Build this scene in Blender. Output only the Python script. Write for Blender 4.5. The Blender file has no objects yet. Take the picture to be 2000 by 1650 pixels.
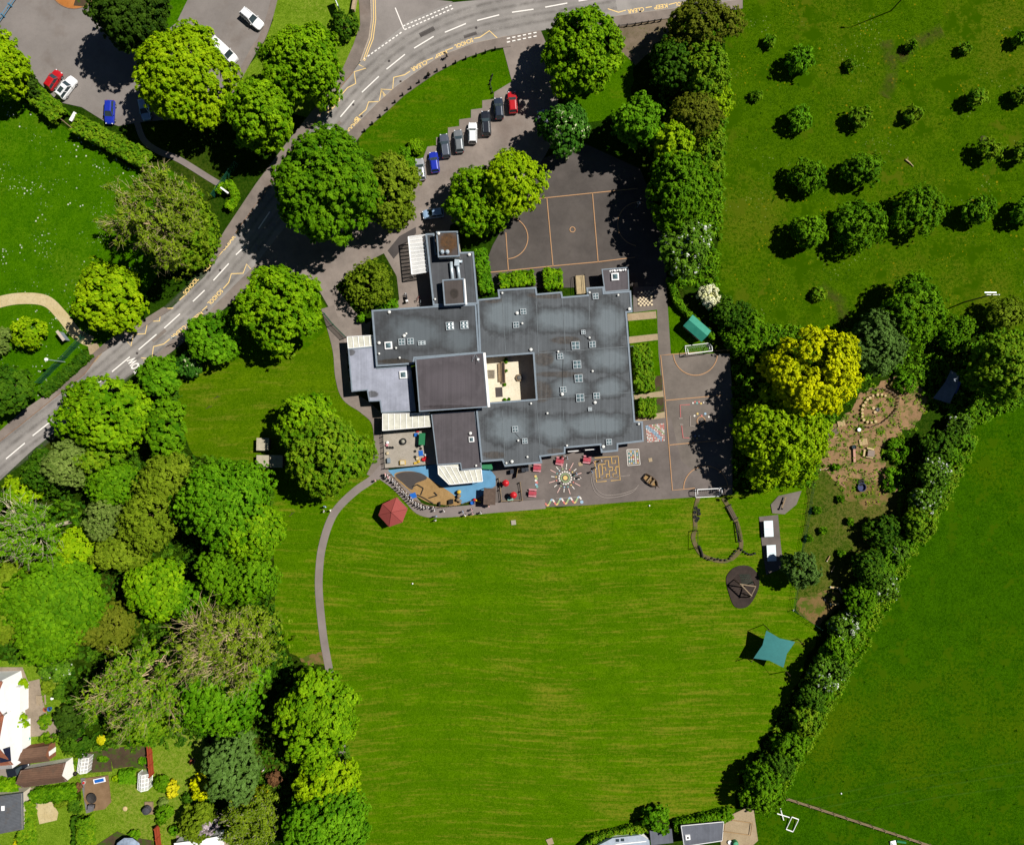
import bpy, bmesh, math, random
import numpy as np
from mathutils import Vector, Matrix
R = math.radians
random.seed(7)
S = bpy.context.scene
COL = S.collection
# ---------------------------------------------------------------- camera, sky, sun, exposure
CAM_H = 130.0                      # a drone hovering 130 m up, looking straight down
cd = bpy.data.cameras.new("camera"); cam = bpy.data.objects.new("camera", cd); COL.objects.link(cam)
cam.location = (0, 0, CAM_H); cam.rotation_euler = (0, 0, 0)
cd.sensor_fit = 'HORIZONTAL'; cd.sensor_width = 36; cd.lens = 36 * CAM_H / 200.0
cd.clip_start = 1; cd.clip_end = 3000
S.camera = cam
SUN_EL, SUN_AZ = 50.0, 22.0        # azimuth measured from +x (right of the photo) towards +y (its top)
w = bpy.data.worlds.new("World"); S.world = w; w.use_nodes = True
nt = w.node_tree; bg = nt.nodes["Background"]
sky = nt.nodes.new("ShaderNodeTexSky"); sky.sky_type = 'NISHITA'; sky.sun_disc = False
sky.sun_elevation = R(SUN_EL); sky.sun_rotation = R(90 - SUN_AZ)
sky.air_density = 0.35; sky.dust_density = 0.0
nt.links.new(sky.outputs[0], bg.inputs[0]); bg.inputs[1].default_value = 0.05
sd = bpy.data.lights.new("sun", 'SUN'); sd.energy = 5.0; sd.angle = R(0.5); sd.color = (1.0, 0.96, 0.9)
sun = bpy.data.objects.new("sun", sd); COL.objects.link(sun)
to_sun = Vector((math.cos(R(SUN_EL)) * math.cos(R(SUN_AZ)), math.cos(R(SUN_EL)) * math.sin(R(SUN_AZ)), math.sin(R(SUN_EL))))
sun.rotation_euler = to_sun.to_track_quat('Z', 'Y').to_euler(); sun.location = to_sun * 200
S.view_settings.view_transform = 'Standard'; S.view_settings.look = 'None'
S.view_settings.exposure = 0.4; S.view_settings.gamma = 1.0
S.render.engine = 'CYCLES'
S.cycles.max_bounces = 6; S.cycles.diffuse_bounces = 2; S.cycles.transmission_bounces = 3; S.cycles.transparent_max_bounces = 6

# ---------------------------------------------------------------- helpers
def W(px, py, z=0.0):
    """map point of the site plan (10 units per metre on the ground) to metres, for something z metres up"""
    k = (CAM_H - z) / CAM_H / 10.0
    return Vector(((px - 1000) * k, (825 - py) * k, z))
def lin(c):
    c /= 255.0
    return c / 12.92 if c <= 0.04045 else ((c + 0.055) / 1.055) ** 2.4
ALB = 0.565
def C(r, g, b, k=1.0):             # colour as it looks in full sun -> base colour
    return (min(.82, lin(r) * ALB * k), min(.82, lin(g) * ALB * k), min(.82, lin(b) * ALB * k), 1)

class N:                            # tiny node-graph helper
    def __init__(s, name):
        s.m = bpy.data.materials.new(name); s.m.use_nodes = True
        s.t = s.m.node_tree; s.b = s.t.nodes["Principled BSDF"]
        s.b.inputs["Specular IOR Level"].default_value = 0.25
    def n(s, typ, **kw):
        nd = s.t.nodes.new(typ)
        for k, v in kw.items(): setattr(nd, k, v)
        return nd
    def l(s, a, b): s.t.links.new(a, b)
    def pos(s, rot=0, scale=(1, 1, 1), loc=(0, 0, 0), local=False):
        g = s.n("ShaderNodeTexCoord").outputs["Object"] if local else s.n("ShaderNodeNewGeometry").outputs["Position"]
        mp = s.n("ShaderNodeMapping"); s.l(g, mp.inputs[0])
        mp.inputs["Rotation"].default_value = (0, 0, rot); mp.inputs["Scale"].default_value = scale; mp.inputs["Location"].default_value = loc
        return mp.outputs[0]
    def noise(s, vec, scale, detail=4, rough=.6, dist=0):
        nd = s.n("ShaderNodeTexNoise"); s.l(vec, nd.inputs["Vector"])
        nd.inputs["Scale"].default_value = scale; nd.inputs["Detail"].default_value = detail
        nd.inputs["Roughness"].default_value = rough; nd.inputs["Distortion"].default_value = dist
        return nd.outputs[0]
    def rng(s, v, a, b, c=0.0, d=1.0):
        nd = s.n("ShaderNodeMapRange"); s.l(v, nd.inputs[0])
        for i, x in zip((1, 2, 3, 4), (a, b, c, d)): nd.inputs[i].default_value = x
        return nd.outputs[0]
    def mix(s, f, a, b, typ='MIX'):
        nd = s.n("ShaderNodeMix", data_type='RGBA', blend_type=typ)
        for sock, v in ((nd.inputs[0], f), (nd.inputs[6], a), (nd.inputs[7], b)):
            if isinstance(v, (int, float)): sock.default_value = v
            elif isinstance(v, tuple): sock.default_value = v
            else: s.l(v, sock)
        return nd.outputs[2]
    def math(s, op, a, b=0.0):
        nd = s.n("ShaderNodeMath", operation=op)
        for sock, v in ((nd.inputs[0], a), (nd.inputs[1], b)):
            if isinstance(v, (int, float)): sock.default_value = v
            else: s.l(v, sock)
        return nd.outputs[0]
    def bump(s, h, strength=.5, dist=.05):
        nd = s.n("ShaderNodeBump"); nd.inputs["Strength"].default_value = strength; nd.inputs["Distance"].default_value = dist
        s.l(h, nd.inputs["Height"]); s.l(nd.outputs[0], s.b.inputs["Normal"])
    def out(s, col, rough=.9, spec=None):
        if isinstance(col, tuple): s.b.inputs["Base Color"].default_value = col
        else: s.l(col, s.b.inputs["Base Color"])
        s.b.inputs["Roughness"].default_value = rough
        if spec is not None: s.b.inputs["Specular IOR Level"].default_value = spec
        return s.m
_mc = {}
def plain(name, col, rough=.7, var=.18, scale=3.0, metal=0.0, spec=.25, bump=0.0, local=True):
    key = (name, col, rough, var, scale)
    if key in _mc: return _mc[key]
    g = N(name); p = g.pos(local=local)
    f = g.rng(g.noise(p, scale, 4, .65), .3, .7)
    d = tuple(x * (1 - var) for x in col[:3]) + (1,); e = tuple(min(.9, x * (1 + var)) for x in col[:3]) + (1,)
    g.b.inputs["Metallic"].default_value = metal
    if bump: g.bump(g.noise(p, scale * 6, 2), bump, .02)
    _mc[key] = g.out(g.mix(f, d, e), rough, spec)
    return _mc[key]

class MB:
    """collects shapes in site coordinates, then links them as ONE mesh object"""
    def __init__(s): s.v = []; s.f = []
    def add(s, vs, fs):
        o = len(s.v); s.v += [tuple(v) for v in vs]; s.f += [tuple(i + o for i in f) for f in fs]; return s
    def box(s, c, size, rz=0.0, top=1.0, M=None):
        x, y, z = (a / 2 for a in size); vs = []
        for k, (sx, sy, sz) in enumerate(((-1,-1,-1),(1,-1,-1),(1,1,-1),(-1,1,-1),(-1,-1,1),(1,-1,1),(1,1,1),(-1,1,1))):
            t = top if sz > 0 else 1
            v = Vector((sx * x * t, sy * y * t, sz * z))
            if M is not None: v = M @ v
            ca, sa = math.cos(rz), math.sin(rz)
            vs.append((c[0] + v.x * ca - v.y * sa, c[1] + v.x * sa + v.y * ca, c[2] + v.z))
        return s.add(vs, [(3,2,1,0),(4,5,6,7),(0,1,5,4),(1,2,6,5),(2,3,7,6),(3,0,4,7)])
    def prism(s, pts, z0, z1, bottom=True):
        p = ccw([(q[0], q[1]) for q in pts]); n = len(p)
        vs = [(x, y, z0) for x, y in p] + [(x, y, z1) for x, y in p]
        fs = [tuple(range(n, 2 * n))] + [(i, (i + 1) % n, n + (i + 1) % n, n + i) for i in range(n)]
        if bottom: fs.append(tuple(range(n - 1, -1, -1)))
        return s.add(vs, fs)
    def walls(s, pts, z0, z1):
        p = ccw([(q[0], q[1]) for q in pts]); n = len(p)
        vs = [(x, y, z0) for x, y in p] + [(x, y, z1) for x, y in p]
        return s.add(vs, [(i, (i + 1) % n, n + (i + 1) % n, n + i) for i in range(n)])
    def poly(s, pts):
        return s.add(pts, [tuple(range(len(pts)))])
    def cyl(s, c, r, h, n=12, r2=None):
        r2 = r if r2 is None else r2
        a = [2 * math.pi * i / n for i in range(n)]
        vs = [(c[0] + r * math.cos(t), c[1] + r * math.sin(t), c[2]) for t in a] + [(c[0] + r2 * math.cos(t), c[1] + r2 * math.sin(t), c[2] + h) for t in a]
        return s.add(vs, [tuple(range(n - 1, -1, -1)), tuple(range(n, 2 * n))] + [(i, (i + 1) % n, n + (i + 1) % n, n + i) for i in range(n)])
    def lathe(s, c, prof, n=12):
        vs = []; m = len(prof)
        for r, z in prof:
            vs += [(c[0] + r * math.cos(2 * math.pi * i / n), c[1] + r * math.sin(2 * math.pi * i / n), c[2] + z) for i in range(n)]
        fs = [(k * n + i, k * n + (i + 1) % n, (k + 1) * n + (i + 1) % n, (k + 1) * n + i) for k in range(m - 1) for i in range(n)]
        fs += [tuple(range(n - 1, -1, -1)), tuple((m - 1) * n + i for i in range(n))]
        return s.add(vs, fs)
    def tube(s, pts, rad, n=6):
        pts = [Vector(p) for p in pts]; m = len(pts)
        rad = [rad] * m if isinstance(rad, (int, float)) else rad
        vs = []; up = None
        for i, p in enumerate(pts):
            d = (pts[min(i + 1, m - 1)] - pts[max(i - 1, 0)]).normalized()
            if up is None: up = Vector((0, 0, 1)) if abs(d.z) < .9 else Vector((1, 0, 0))
            a = d.cross(up)
            if a.length < 1e-4: a = d.orthogonal()
            a.normalize(); b = a.cross(d); up = b
            vs += [p + (a * math.cos(2 * math.pi * k / n) + b * math.sin(2 * math.pi * k / n)) * rad[i] for k in range(n)]
        fs = [(i * n + k, i * n + (k + 1) % n, (i + 1) * n + (k + 1) % n, (i + 1) * n + k) for i in range(m - 1) for k in range(n)]
        fs += [tuple(range(n - 1, -1, -1)), tuple((m - 1) * n + k for k in range(n))]
        return s.add(vs, fs)
    def build(s, name, mat, parent=None, smooth=False):
        me = bpy.data.meshes.new(name); vs = s.v
        if parent is not None:
            root = parent
            while root.parent: root = root.parent
            Mi = Matrix.LocRotScale(root.location, root.rotation_euler, None).inverted()
            vs = [Mi @ Vector(v) for v in vs]
        me.from_pydata([tuple(v) for v in vs], [], s.f); me.update()
        if smooth: me.polygons.foreach_set("use_smooth", [True] * len(me.polygons))
        return link(name, me, mat, parent)
def link(name, me, mat, parent=None):
    o = bpy.data.objects.new(name, me); COL.objects.link(o)
    if mat is not None and not me.materials: me.materials.append(mat)
    if parent is not None: o.parent = parent
    return o
def ccw(p):
    a = sum(p[i][0] * p[(i + 1) % len(p)][1] - p[(i + 1) % len(p)][0] * p[i][1] for i in range(len(p)))
    return list(p) if a > 0 else list(p)[::-1]
def tag(o, label, cat, group=None, kind=None):
    o["label"] = label; o["category"] = cat
    if group: o["group"] = group
    if kind: o["kind"] = kind
    return o
def thing(name, label, cat, loc=(0, 0, 0), rz=0.0, group=None):
    o = bpy.data.objects.new(name, None); COL.objects.link(o); o.empty_display_size = .3
    o.location = loc; o.rotation_euler = (0, 0, rz)
    return tag(o, label, cat, group)
def catmull(p, k=6, closed=False):
    n = len(p); out = []
    for i in range(n if closed else n - 1):
        q = [p[(i + j) % n] if closed else p[min(max(i + j, 0), n - 1)] for j in (-1, 0, 1, 2)]
        for t in (j / k for j in range(k)):
            out.append(tuple(.5 * (2 * q[1][d] + (q[2][d] - q[0][d]) * t + (2 * q[0][d] - 5 * q[1][d] + 4 * q[2][d] - q[3][d]) * t * t
                       + (3 * q[1][d] - q[0][d] - 3 * q[2][d] + q[3][d]) * t ** 3) for d in (0, 1)))
    if not closed: out.append(tuple(p[-1]))
    return out
def ragged(p, amp=4, step=12, seed=1):
    rnd = random.Random(seed); out = []
    for i in range(len(p)):
        a, b = p[i], p[(i + 1) % len(p)]; d = math.hypot(b[0] - a[0], b[1] - a[1]); m = max(1, int(d / step))
        for j in range(m):
            t = j / m; out.append((a[0] + (b[0] - a[0]) * t + rnd.uniform(-amp, amp), a[1] + (b[1] - a[1]) * t + rnd.uniform(-amp, amp)))
    return out
_lay = [0]
def layer():
    _lay[0] += 1; return .0025 * _lay[0]
def sheet(name, pts, mat, z=None, h=0.0):
    """ground surface from plan points; h > 0 makes it a raised slab with a kerb edge"""
    z = layer() if z is None else z
    p = ccw([tuple(W(*q)[:2]) for q in pts]); m = MB()
    if h: m.prism(p, 0, h + z, bottom=False)
    else: m.poly([(x, y, z) for x, y in p])
    o = m.build(name, mat); o["kind"] = "structure"; return o
def ribbon_pts(pts, w0, w1=None):
    """plan polyline -> closed outline of a band (widths in plan units)"""
    n = len(pts); L = []; Rr = []
    for i in range(n):
        a, b = pts[max(i - 1, 0)], pts[min(i + 1, n - 1)]
        dx, dy = b[0] - a[0], b[1] - a[1]; d = math.hypot(dx, dy) or 1
        ww = (w0 + ((w1 if w1 is not None else w0) - w0) * i / max(1, n - 1)) / 2
        L.append((pts[i][0] - dy / d * ww, pts[i][1] + dx / d * ww)); Rr.append((pts[i][0] + dy / d * ww, pts[i][1] - dx / d * ww))
    return L, Rr
def bands(name, lines, wid, mat, z, kind="structure"):
    """painted lines: every polyline becomes a thin band; all in one marking object"""
    m = MB()
    for pl in lines:
        L, Rr = ribbon_pts(pl, wid); n = len(pl)
        vs = [tuple(W(*q)[:2]) + (z,) for q in L] + [tuple(W(*q)[:2]) + (z,) for q in Rr]
        m.add(vs, [(i, i + 1, n + i + 1, n + i) for i in range(n - 1)])
    o = m.build(name, mat); o["kind"] = kind; return o
def arc(cx, cy, r, a0, a1, n=24):
    return [(cx + r * math.cos(R(a0 + (a1 - a0) * i / n)), cy - r * math.sin(R(a0 + (a1 - a0) * i / n))) for i in range(n + 1)]
def writing(txt, p0, p1, height, mat, z, name, parent=None, ratio=None, bold=.02):
    """painted letters whose baseline runs from plan point p0 to p1"""
    cu = bpy.data.curves.new("text", 'FONT'); cu.body = txt; cu.size = 1; cu.offset = bold; cu.align_x = 'LEFT'
    to = bpy.data.objects.new("text", cu); COL.objects.link(to)
    bpy.context.view_layer.update()
    me = bpy.data.meshes.new_from_object(to.evaluated_get(bpy.context.evaluated_depsgraph_get()))
    bpy.data.objects.remove(to); bpy.data.curves.remove(cu)
    co = np.zeros(len(me.vertices) * 3); me.vertices.foreach_get("co", co); co = co.reshape(-1, 3)
    co[:, 0] -= co[:, 0].min(); a, b = W(*p0), W(*p1); d = (b - a); L = d.length; d.normalize()
    up = Vector((-d.y, d.x, 0)); x = co[:, 0] / co[:, 0].max() * L; y = co[:, 1] / co[:, 1].max() * height / 10
    co = np.stack([a.x + d.x * x + up.x * y, a.y + d.y * x + up.y * y, np.full_like(x, z)], 1)
    me.vertices.foreach_set("co", co.ravel()); me.materials.clear(); me.update()
    o = link(name, me, mat, parent)
    if parent is None: o["kind"] = "structure"
    return o
# ---------------------------------------------------------------- ground materials
def grass(name, mid, dark, dry, dry_amt=.5, stripe=None, dots=(), tuft=.5, seed=0):
    g = N(name); p = g.pos(loc=(seed * 31.7, seed * 17.3, 0))
    big = g.noise(p, .035, 4, .65); med = g.noise(p, .3, 5, .7); fine = g.noise(p, 1.7, 3, .8); tiny = g.noise(p, 5, 2, .8)
    c = g.mix(g.rng(g.math('ADD', g.math('MULTIPLY', med, .6), g.math('MULTIPLY', fine, .4)), .38, .6), C(*dark), C(*mid))
    dm = g.math('ADD', g.math('MULTIPLY', big, .6), g.math('MULTIPLY', fine, .4))
    if stripe:
        ang, wid, amt = stripe
        sp = g.pos(rot=R(ang), scale=(.1, 1 / wid, 1))
        wv = g.n("ShaderNodeCombineXYZ"); g.l(g.math('MULTIPLY', g.noise(g.pos(), .018, 1, .4), 9.0 / wid), wv.inputs[1])   # the mower's rows bend a little
        ad = g.n("ShaderNodeVectorMath", operation='ADD'); g.l(sp, ad.inputs[0]); g.l(wv.outputs[0], ad.inputs[1]); sp = ad.outputs[0]
        s1 = g.noise(sp, 1.0, 5, .72, .2)
        dm = g.math('ADD', g.math('MULTIPLY', dm, 1 - amt), g.math('MULTIPLY', s1, amt))
        sp2 = g.pos(rot=R(ang), scale=(.015, 1 / (wid * 3.4), 1), loc=(5, 9, 0))
        c = g.mix(g.rng(g.noise(sp2, 1, 2, .5), .42, .6, 0, .55), c, C(*dark))
    c = g.mix(g.rng(dm, .57 - dry_amt * .12, .69 - dry_amt * .12, 0, .8), c, C(*dry))
    c = g.mix(g.rng(tiny, .5, .3, 0, .9 * tuft), c, C(*[x * .66 for x in dark]))
    c = g.mix(g.rng(tiny, .52, .72, 0, .7), c, C(min(255, mid[0] * 1.3), min(255, mid[1] * 1.2), mid[2] + 26))
    c = g.mix(g.rng(fine, .5, .34, 0, .6 * tuft), c, C(*[x * .74 for x in dark]))
    def A_(t): return tuple(min(255, x * 1.0) for x in t)
    for col, sc, th, msc, mth in dots:
        if th < 0:                 # irregular weedy patches
            f_ = g.math('MULTIPLY', g.rng(g.noise(g.pos(loc=(sc * 40, seed, 0)), sc, 3, .7), -th, -th + .05), g.rng(g.noise(p, msc, 3, .6), mth, mth + .1)); c = g.mix(f_, c, C(*col)); continue
        v = g.n("ShaderNodeTexVoronoi"); g.l(p, v.inputs["Vector"]); v.inputs["Scale"].default_value = sc
        on = g.math('MULTIPLY', g.rng(v.outputs["Distance"], th, th * .6), g.rng(g.noise(p, msc, 4, .7), mth, mth + .06))
        c = g.mix(on, c, C(*col))
    g.bump(g.math('ADD', fine, tiny), .5, .08)
    return g.out(c, 1.0, 0)
def asphalt(name, base, spots=.25, patch=.2, warm=(110, 92, 75), dirt=.0, seed=0, band=None):
    g = N(name); p = g.pos(loc=(seed * 13.1, seed * 7.7, 0))
    c = g.mix(g.rng(g.noise(p, .16, 5, .65), .34, .66), C(*[x * (1 - patch) for x in base]), C(*[x * (1 + patch * .55) for x in base]))
    c = g.mix(g.rng(g.noise(p, 1.3, 5, .75), .52, .74, 0, spots), c, C(*[x * .7 for x in base]))
    c = g.mix(g.rng(g.noise(p, 9, 2, .7), .5, .8, 0, .3), c, C(*[min(255, x * 1.2) for x in base]))
    if dirt: c = g.mix(g.rng(g.noise(p, .1, 4, .7), .5, .66, 0, dirt), c, C(*warm))
    if band:                       # pale wheel tracks worn along the road
        pass
    g.bump(g.noise(p, 14, 2), .25, .01)
    return g.out(c, .9, .2)
def soil(name, a, b, green=None, seed=0, gth=.52):
    g = N(name); p = g.pos(loc=(seed * 5.3, seed * 3.1, 0))
    c = g.mix(g.rng(g.noise(p, .35, 5, .7), .36, .64), C(*a), C(*b))
    c = g.mix(g.rng(g.noise(p, 3, 4, .75), .5, .8, 0, .6), c, C(*[x * .62 for x in a]))
    if green: c = g.mix(g.rng(g.noise(p, .5, 6, .75), gth, gth + .1), c, C(*green))
    g.bump(g.noise(p, 5, 3), .5, .05)
    return g.out(c, .95, .1)

M = {}
M['ground'] = grass("ground_grass", (52, 84, 8), (30, 60, 4), (80, 92, 26), .4)
M['field'] = grass("mown_grass", (98, 140, 2), (72, 116, 0), (158, 150, 46), .62, stripe=(-6, .75, .52))
M['lawn'] = grass("school_lawn", (102, 136, 4), (72, 112, 0), (146, 144, 44), .5, stripe=(-8, 1.0, .5), seed=2)
M['park'] = grass("park_lawn", (82, 132, 2), (54, 106, 0), (112, 142, 24), .38, seed=3,
                  dots=(((238, 240, 220), 1.1, .2, .11, .51), ((228, 235, 190), 2.0, .2, .16, .55)))
M['front'] = grass("front_lawn", (86, 130, 0), (60, 106, 0), (134, 138, 30), .42, stripe=(-38, 1.6, .45), seed=4)
M['meadow'] = grass("meadow_grass", (84, 120, 2), (56, 96, 0), (116, 122, 26), .55, seed=5, tuft=.9,
                    dots=(((150, 140, 20), .75, .2, .08, .53), ((26, 60, 2), .8, -.63, .1, .42), ((92, 110, 16), .22, -.55, .05, .5), ((60, 96, 0), .15, -.54, .06, .4), ((150, 165, 90), 1.6, .2, .09, .56), ((160, 150, 20), 1.4, .2, .12, .55)))
M['pasture'] = grass("pasture_grass", (66, 112, 0), (44, 88, 0), (96, 116, 4), .42, seed=6, tuft=.8,
                     dots=(((28, 62, 0), .7, -.645, .07, .4), ((24, 56, 0), .4, -.65, .05, .45), ((70, 104, 4), .3, -.56, .05, .4)))
M['garden'] = grass("garden_lawn", (132, 164, 40), (104, 142, 20), (168, 166, 80), .5, seed=7)
M['rough'] = grass("rough_grass", (92, 112, 24), (58, 90, 12), (128, 116, 62), .7, seed=8, tuft=.9)
M['under'] = grass("undergrowth", (58, 86, 10), (32, 56, 2), (84, 82, 30), .4, seed=9, tuft=1)
M['road'] = asphalt("road_asphalt", (176, 170, 164), .12, .1, seed=1)
M['sideroad'] = asphalt("side_road_asphalt", (166, 158, 152), .15, .08, seed=2)
M['pave'] = asphalt("pavement_asphalt", (156, 143, 133), .3, .15, dirt=.3, warm=(118, 92, 74), seed=3)
M['carpark'] = asphalt("car_park_asphalt", (156, 148, 142), .15, .06, dirt=.35, warm=(112, 92, 76), seed=4)
M['drive'] = asphalt("drive_asphalt", (164, 151, 141), .3, .12, dirt=.3, warm=(120, 98, 86), seed=5)
M['court'] = asphalt("court_asphalt", (104, 97, 92), .3, .14, dirt=.2, warm=(98, 90, 82), seed=6)
M['court2'] = asphalt("east_court_asphalt", (138, 128, 119), .3, .12, seed=7)
M['play'] = asphalt("playground_asphalt", (132, 122, 116), .3, .14, seed=8)
M['path'] = asphalt("path_asphalt", (158, 146, 140), .22, .08, seed=9)
M['darkpatch'] = asphalt("dark_asphalt_patch", (92, 86, 84), .25, .1, seed=10)
M['sandpath'] = soil("sandy_path", (226, 204, 150), (240, 220, 172), seed=1)
M['dirt'] = soil("forest_dirt", (158, 126, 92), (186, 148, 108), green=(98, 112, 40), seed=2, gth=.5)
M['dirt2'] = soil('worn_dirt', (136, 112, 66), (150, 122, 76), green=(90, 110, 28), seed=12, gth=.48)
M['verge'] = soil("bare_verge", (150, 132, 112), (126, 112, 88), green=(104, 110, 52), seed=3, gth=.56)
M['bark'] = soil("bark_mulch", (84, 72, 66), (64, 56, 52), seed=4)
M['worn'] = soil("worn_track", (136, 118, 88), (108, 104, 62), green=(90, 116, 24), seed=5, gth=.52)
M['sand'] = soil("play_sand", (196, 160, 108), (178, 142, 92), seed=6)
M['bed'] = soil("garden_soil", (104, 86, 66), (82, 70, 52), green=(76, 104, 28), seed=7, gth=.5)
M['slab'] = soil("paving_slabs", (206, 184, 150), (188, 166, 132), seed=8)
M['court_pave'] = soil("courtyard_paving", (272, 260, 232), (258, 246, 216), seed=9)
M['yard'] = soil("yard_paving", (204, 194, 180), (186, 176, 160), seed=10)
M['patio'] = soil("patio_paving", (186, 168, 146), (166, 150, 130), seed=11)
M['orange'] = soil("orange_sand", (222, 150, 84), (206, 132, 66), seed=12)
M['blue'] = plain("blue_soft_surface", C(112, 172, 212), .8, .12, .6, local=False)
def paint(name, c, wear=.35):
    g = N(name); p = g.pos()
    f = g.rng(g.noise(p, 5, 4, .75), .5, .78, 0, wear)
    return g.out(g.mix(f, C(*c, 1.35), C(130, 118, 108)), .8, .2)
M['white'] = paint("white_road_paint", (252, 246, 238), .2); M['yellow'] = paint("yellow_road_paint", (252, 216, 140), .25)
M['ochre'] = paint("ochre_court_paint", (190, 148, 108), .6); M['faint'] = paint("faint_white_paint", (158, 148, 140), .8)
M['pink'] = paint("pink_paint", (196, 116, 112), .7); M['mazeline'] = paint("maze_paint", (216, 176, 104), .3)

# ---------------------------------------------------------------- ground, roads, paths
g0 = MB().poly([(-450, -450, 0), (450, -450, 0), (450, 450, 0), (-450, 450, 0)]).build("ground", M['ground']); g0["kind"] = "structure"
sheet("park_lawn", [(-250, 170), (20, 175), (60, 205), (150, 262), (260, 330), (330, 330), (400, 380), (330, 500), (245, 640), (200, 690), (95, 770), (40, 860), (-250, 1000)], M['park'])
sheet("undergrowth", ragged([(20, 940), (100, 860), (270, 740), (350, 725), (365, 880), (470, 905), (540, 960), (545, 1180), (640, 1310), (690, 1330), (740, 1640), (720, 1750), (450, 1750), (400, 1450), (160, 1480), (100, 1300), (-120, 1300), (-120, 1000)], 5, 20), M['under'])
sheet("pasture", ragged([(2250, 760), (2250, 1950), (1830, 1950), (1830, 1655), (1540, 1555), (1500, 1560), (1560, 1400), (1660, 1200), (1780, 1020), (1880, 850), (1960, 790)], 3, 20), M['pasture'])
sheet("meadow", ragged([(1420, -150), (2250, -150), (2250, 655), (1900, 650), (1740, 660), (1480, 640), (1395, 560), (1385, 420), (1410, 200)], 4, 20), M['meadow'])
sheet("playing_field", ragged([(528, 948), (640, 945), (720, 930), (760, 935), (830, 1000), (1060, 992), (1250, 975), (1420, 968), (1590, 940), (1550, 1190), (1600, 1228), (1560, 1330), (1440, 1530), (1430, 1600), (1250, 1600), (1140, 1645), (1080, 1760), (640, 1760), (640, 1300), (562, 1275), (535, 1180)], 4, 12), M['field'])
sheet("school_lawn", ragged([(345, 745), (450, 690), (560, 670), (640, 610), (660, 660), (665, 760), (730, 820), (740, 900), (720, 935), (640, 950), (555, 965), (480, 910), (380, 890), (350, 830)], 3, 14), M['lawn'])
sheet("lawn_floor", ragged([(360, 720), (480, 560), (500, 520), (580, 530), (640, 600), (640, 640), (600, 680), (470, 700)], 3, 14), M['front'])
sheet("rough_grass", ragged([(1586, 890), (1640, 900), (1740, 900), (1780, 980), (1720, 1090), (1600, 1225), (1552, 1190)], 4, 14), M['rough'])
sheet("front_lawn", ragged([(702, 262), (740, 225), (800, 165), (880, 118), (990, 95), (1010, 100), (1012, 200), (960, 190), (942, 215), (920, 235), (897, 252), (875, 268), (852, 290), (835, 300), (830, 330), (760, 320), (700, 290)], 1, 15), M['front'])
sheet("east_lawn", [(1150, 120), (1240, 100), (1256, 160), (1245, 190), (1190, 235), (1140, 240), (1090, 215)], M['front'])
sheet("bare_verge", ragged([(1190, 45), (1300, 35), (1330, 80), (1300, 140), (1262, 160), (1235, 120), (1200, 90)], 3, 12), M['verge'])
sheet("tree_floor", ragged([(1240, 130), (1310, 60), (1390, 60), (1410, 300), (1395, 560), (1320, 560), (1300, 520), (1280, 400), (1240, 280), (1230, 200)], 4, 14), M['under'])
sheet("hedge_floor", ragged([(1295, 520), (1330, 560), (1400, 650), (1450, 700), (1480, 640), (1740, 660), (1900, 640), (2050, 650), (2050, 760), (1900, 830), (1800, 780), (1700, 740), (1618, 835), (1560, 925), (1430, 955), (1420, 700), (1310, 690)], 4, 16), M['under'])
sheet("shed_lawn", [(1303, 600), (1330, 590), (1390, 655), (1395, 690), (1312, 693), (1302, 640)], M['front'])
sheet("forest_dirt", ragged([(1600, 885), (1625, 830), (1660, 800), (1680, 770), (1720, 745), (1770, 735), (1815, 775), (1800, 820), (1740, 855), (1720, 885), (1735, 925), (1760, 955), (1700, 975), (1640, 950), (1615, 925)], 5, 9, 4), M['dirt'])
sheet("bottom_lawn", [(1440, 1600), (1540, 1560), (1840, 1660), (1840, 1800), (1440, 1800)], M['pasture'])
sheet("gardens", [(-200, 1290), (50, 1290), (120, 1330), (160, 1460), (300, 1450), (330, 1430), (400, 1440), (400, 1600), (420, 1800), (-200, 1800)], M['garden'])
sheet("worn_ground", ragged([(1556, 1170), (1590, 1160), (1615, 1150), (1640, 1160), (1640, 1185), (1612, 1205), (1596, 1222), (1560, 1196)], 4, 8, 6), M["dirt2"]); sheet("worn_ground", ragged([(1650, 935), (1700, 940), (1745, 945), (1735, 985), (1690, 990), (1650, 970)], 6, 9, 8), M["dirt2"]); sheet("worn_ground", ragged([(585, 1285), (632, 1272), (640, 1292), (600, 1300)], 3, 7, 9), M["dirt2"])
# roads (edges measured along both kerbs)
SE = [(-260, 1100), (-120, 1015), (0, 938), (67, 876), (150, 810), (300, 699), (350, 652), (410, 607), (457, 559), (495, 522), (560, 440), (640, 318), (700, 240), (740, 200), (770, 173), (805, 148), (850, 117), (875, 105), (925, 86), (990, 72), (1050, 62), (1200, 33), (1300, 20), (1450, 0), (1600, -22), (1800, -50)]
NW = [(1800, -125), (1500, -80), (1250, -45), (1100, -22), (985, -4), (880, 6), (800, 40), (735, 95), (703, 122), (690, 141), (650, 190), (622, 229), (570, 302), (520, 372), (460, 455), (400, 540), (330, 607), (245, 662), (225, 672), (192, 695), (165, 731), (100, 782), (50, 822), (0, 862), (-120, 948), (-260, 1040)]
zr = layer()
sheet("road", SE + NW, M['road'], zr)
sheet("side_road", [(720, -120), (723, 0), (725, 37), (720, 75), (703, 122), (735, 95), (800, 40), (885, 4), (845, 0), (842, -120)], M['sideroad'], zr + .004)
sheet("footway", [(622, 229), (650, 190), (690, 141), (703, 120), (720, 75), (725, 37), (722, 0), (722, -100), (690, -100), (702, 10), (704, 50), (690, 90), (672, 130), (640, 180), (600, 230), (560, 280), (500, 360), (440, 450), (400, 515), (420, 510), (460, 455), (520, 372), (570, 302)], M['pave'], h=.1)
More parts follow.
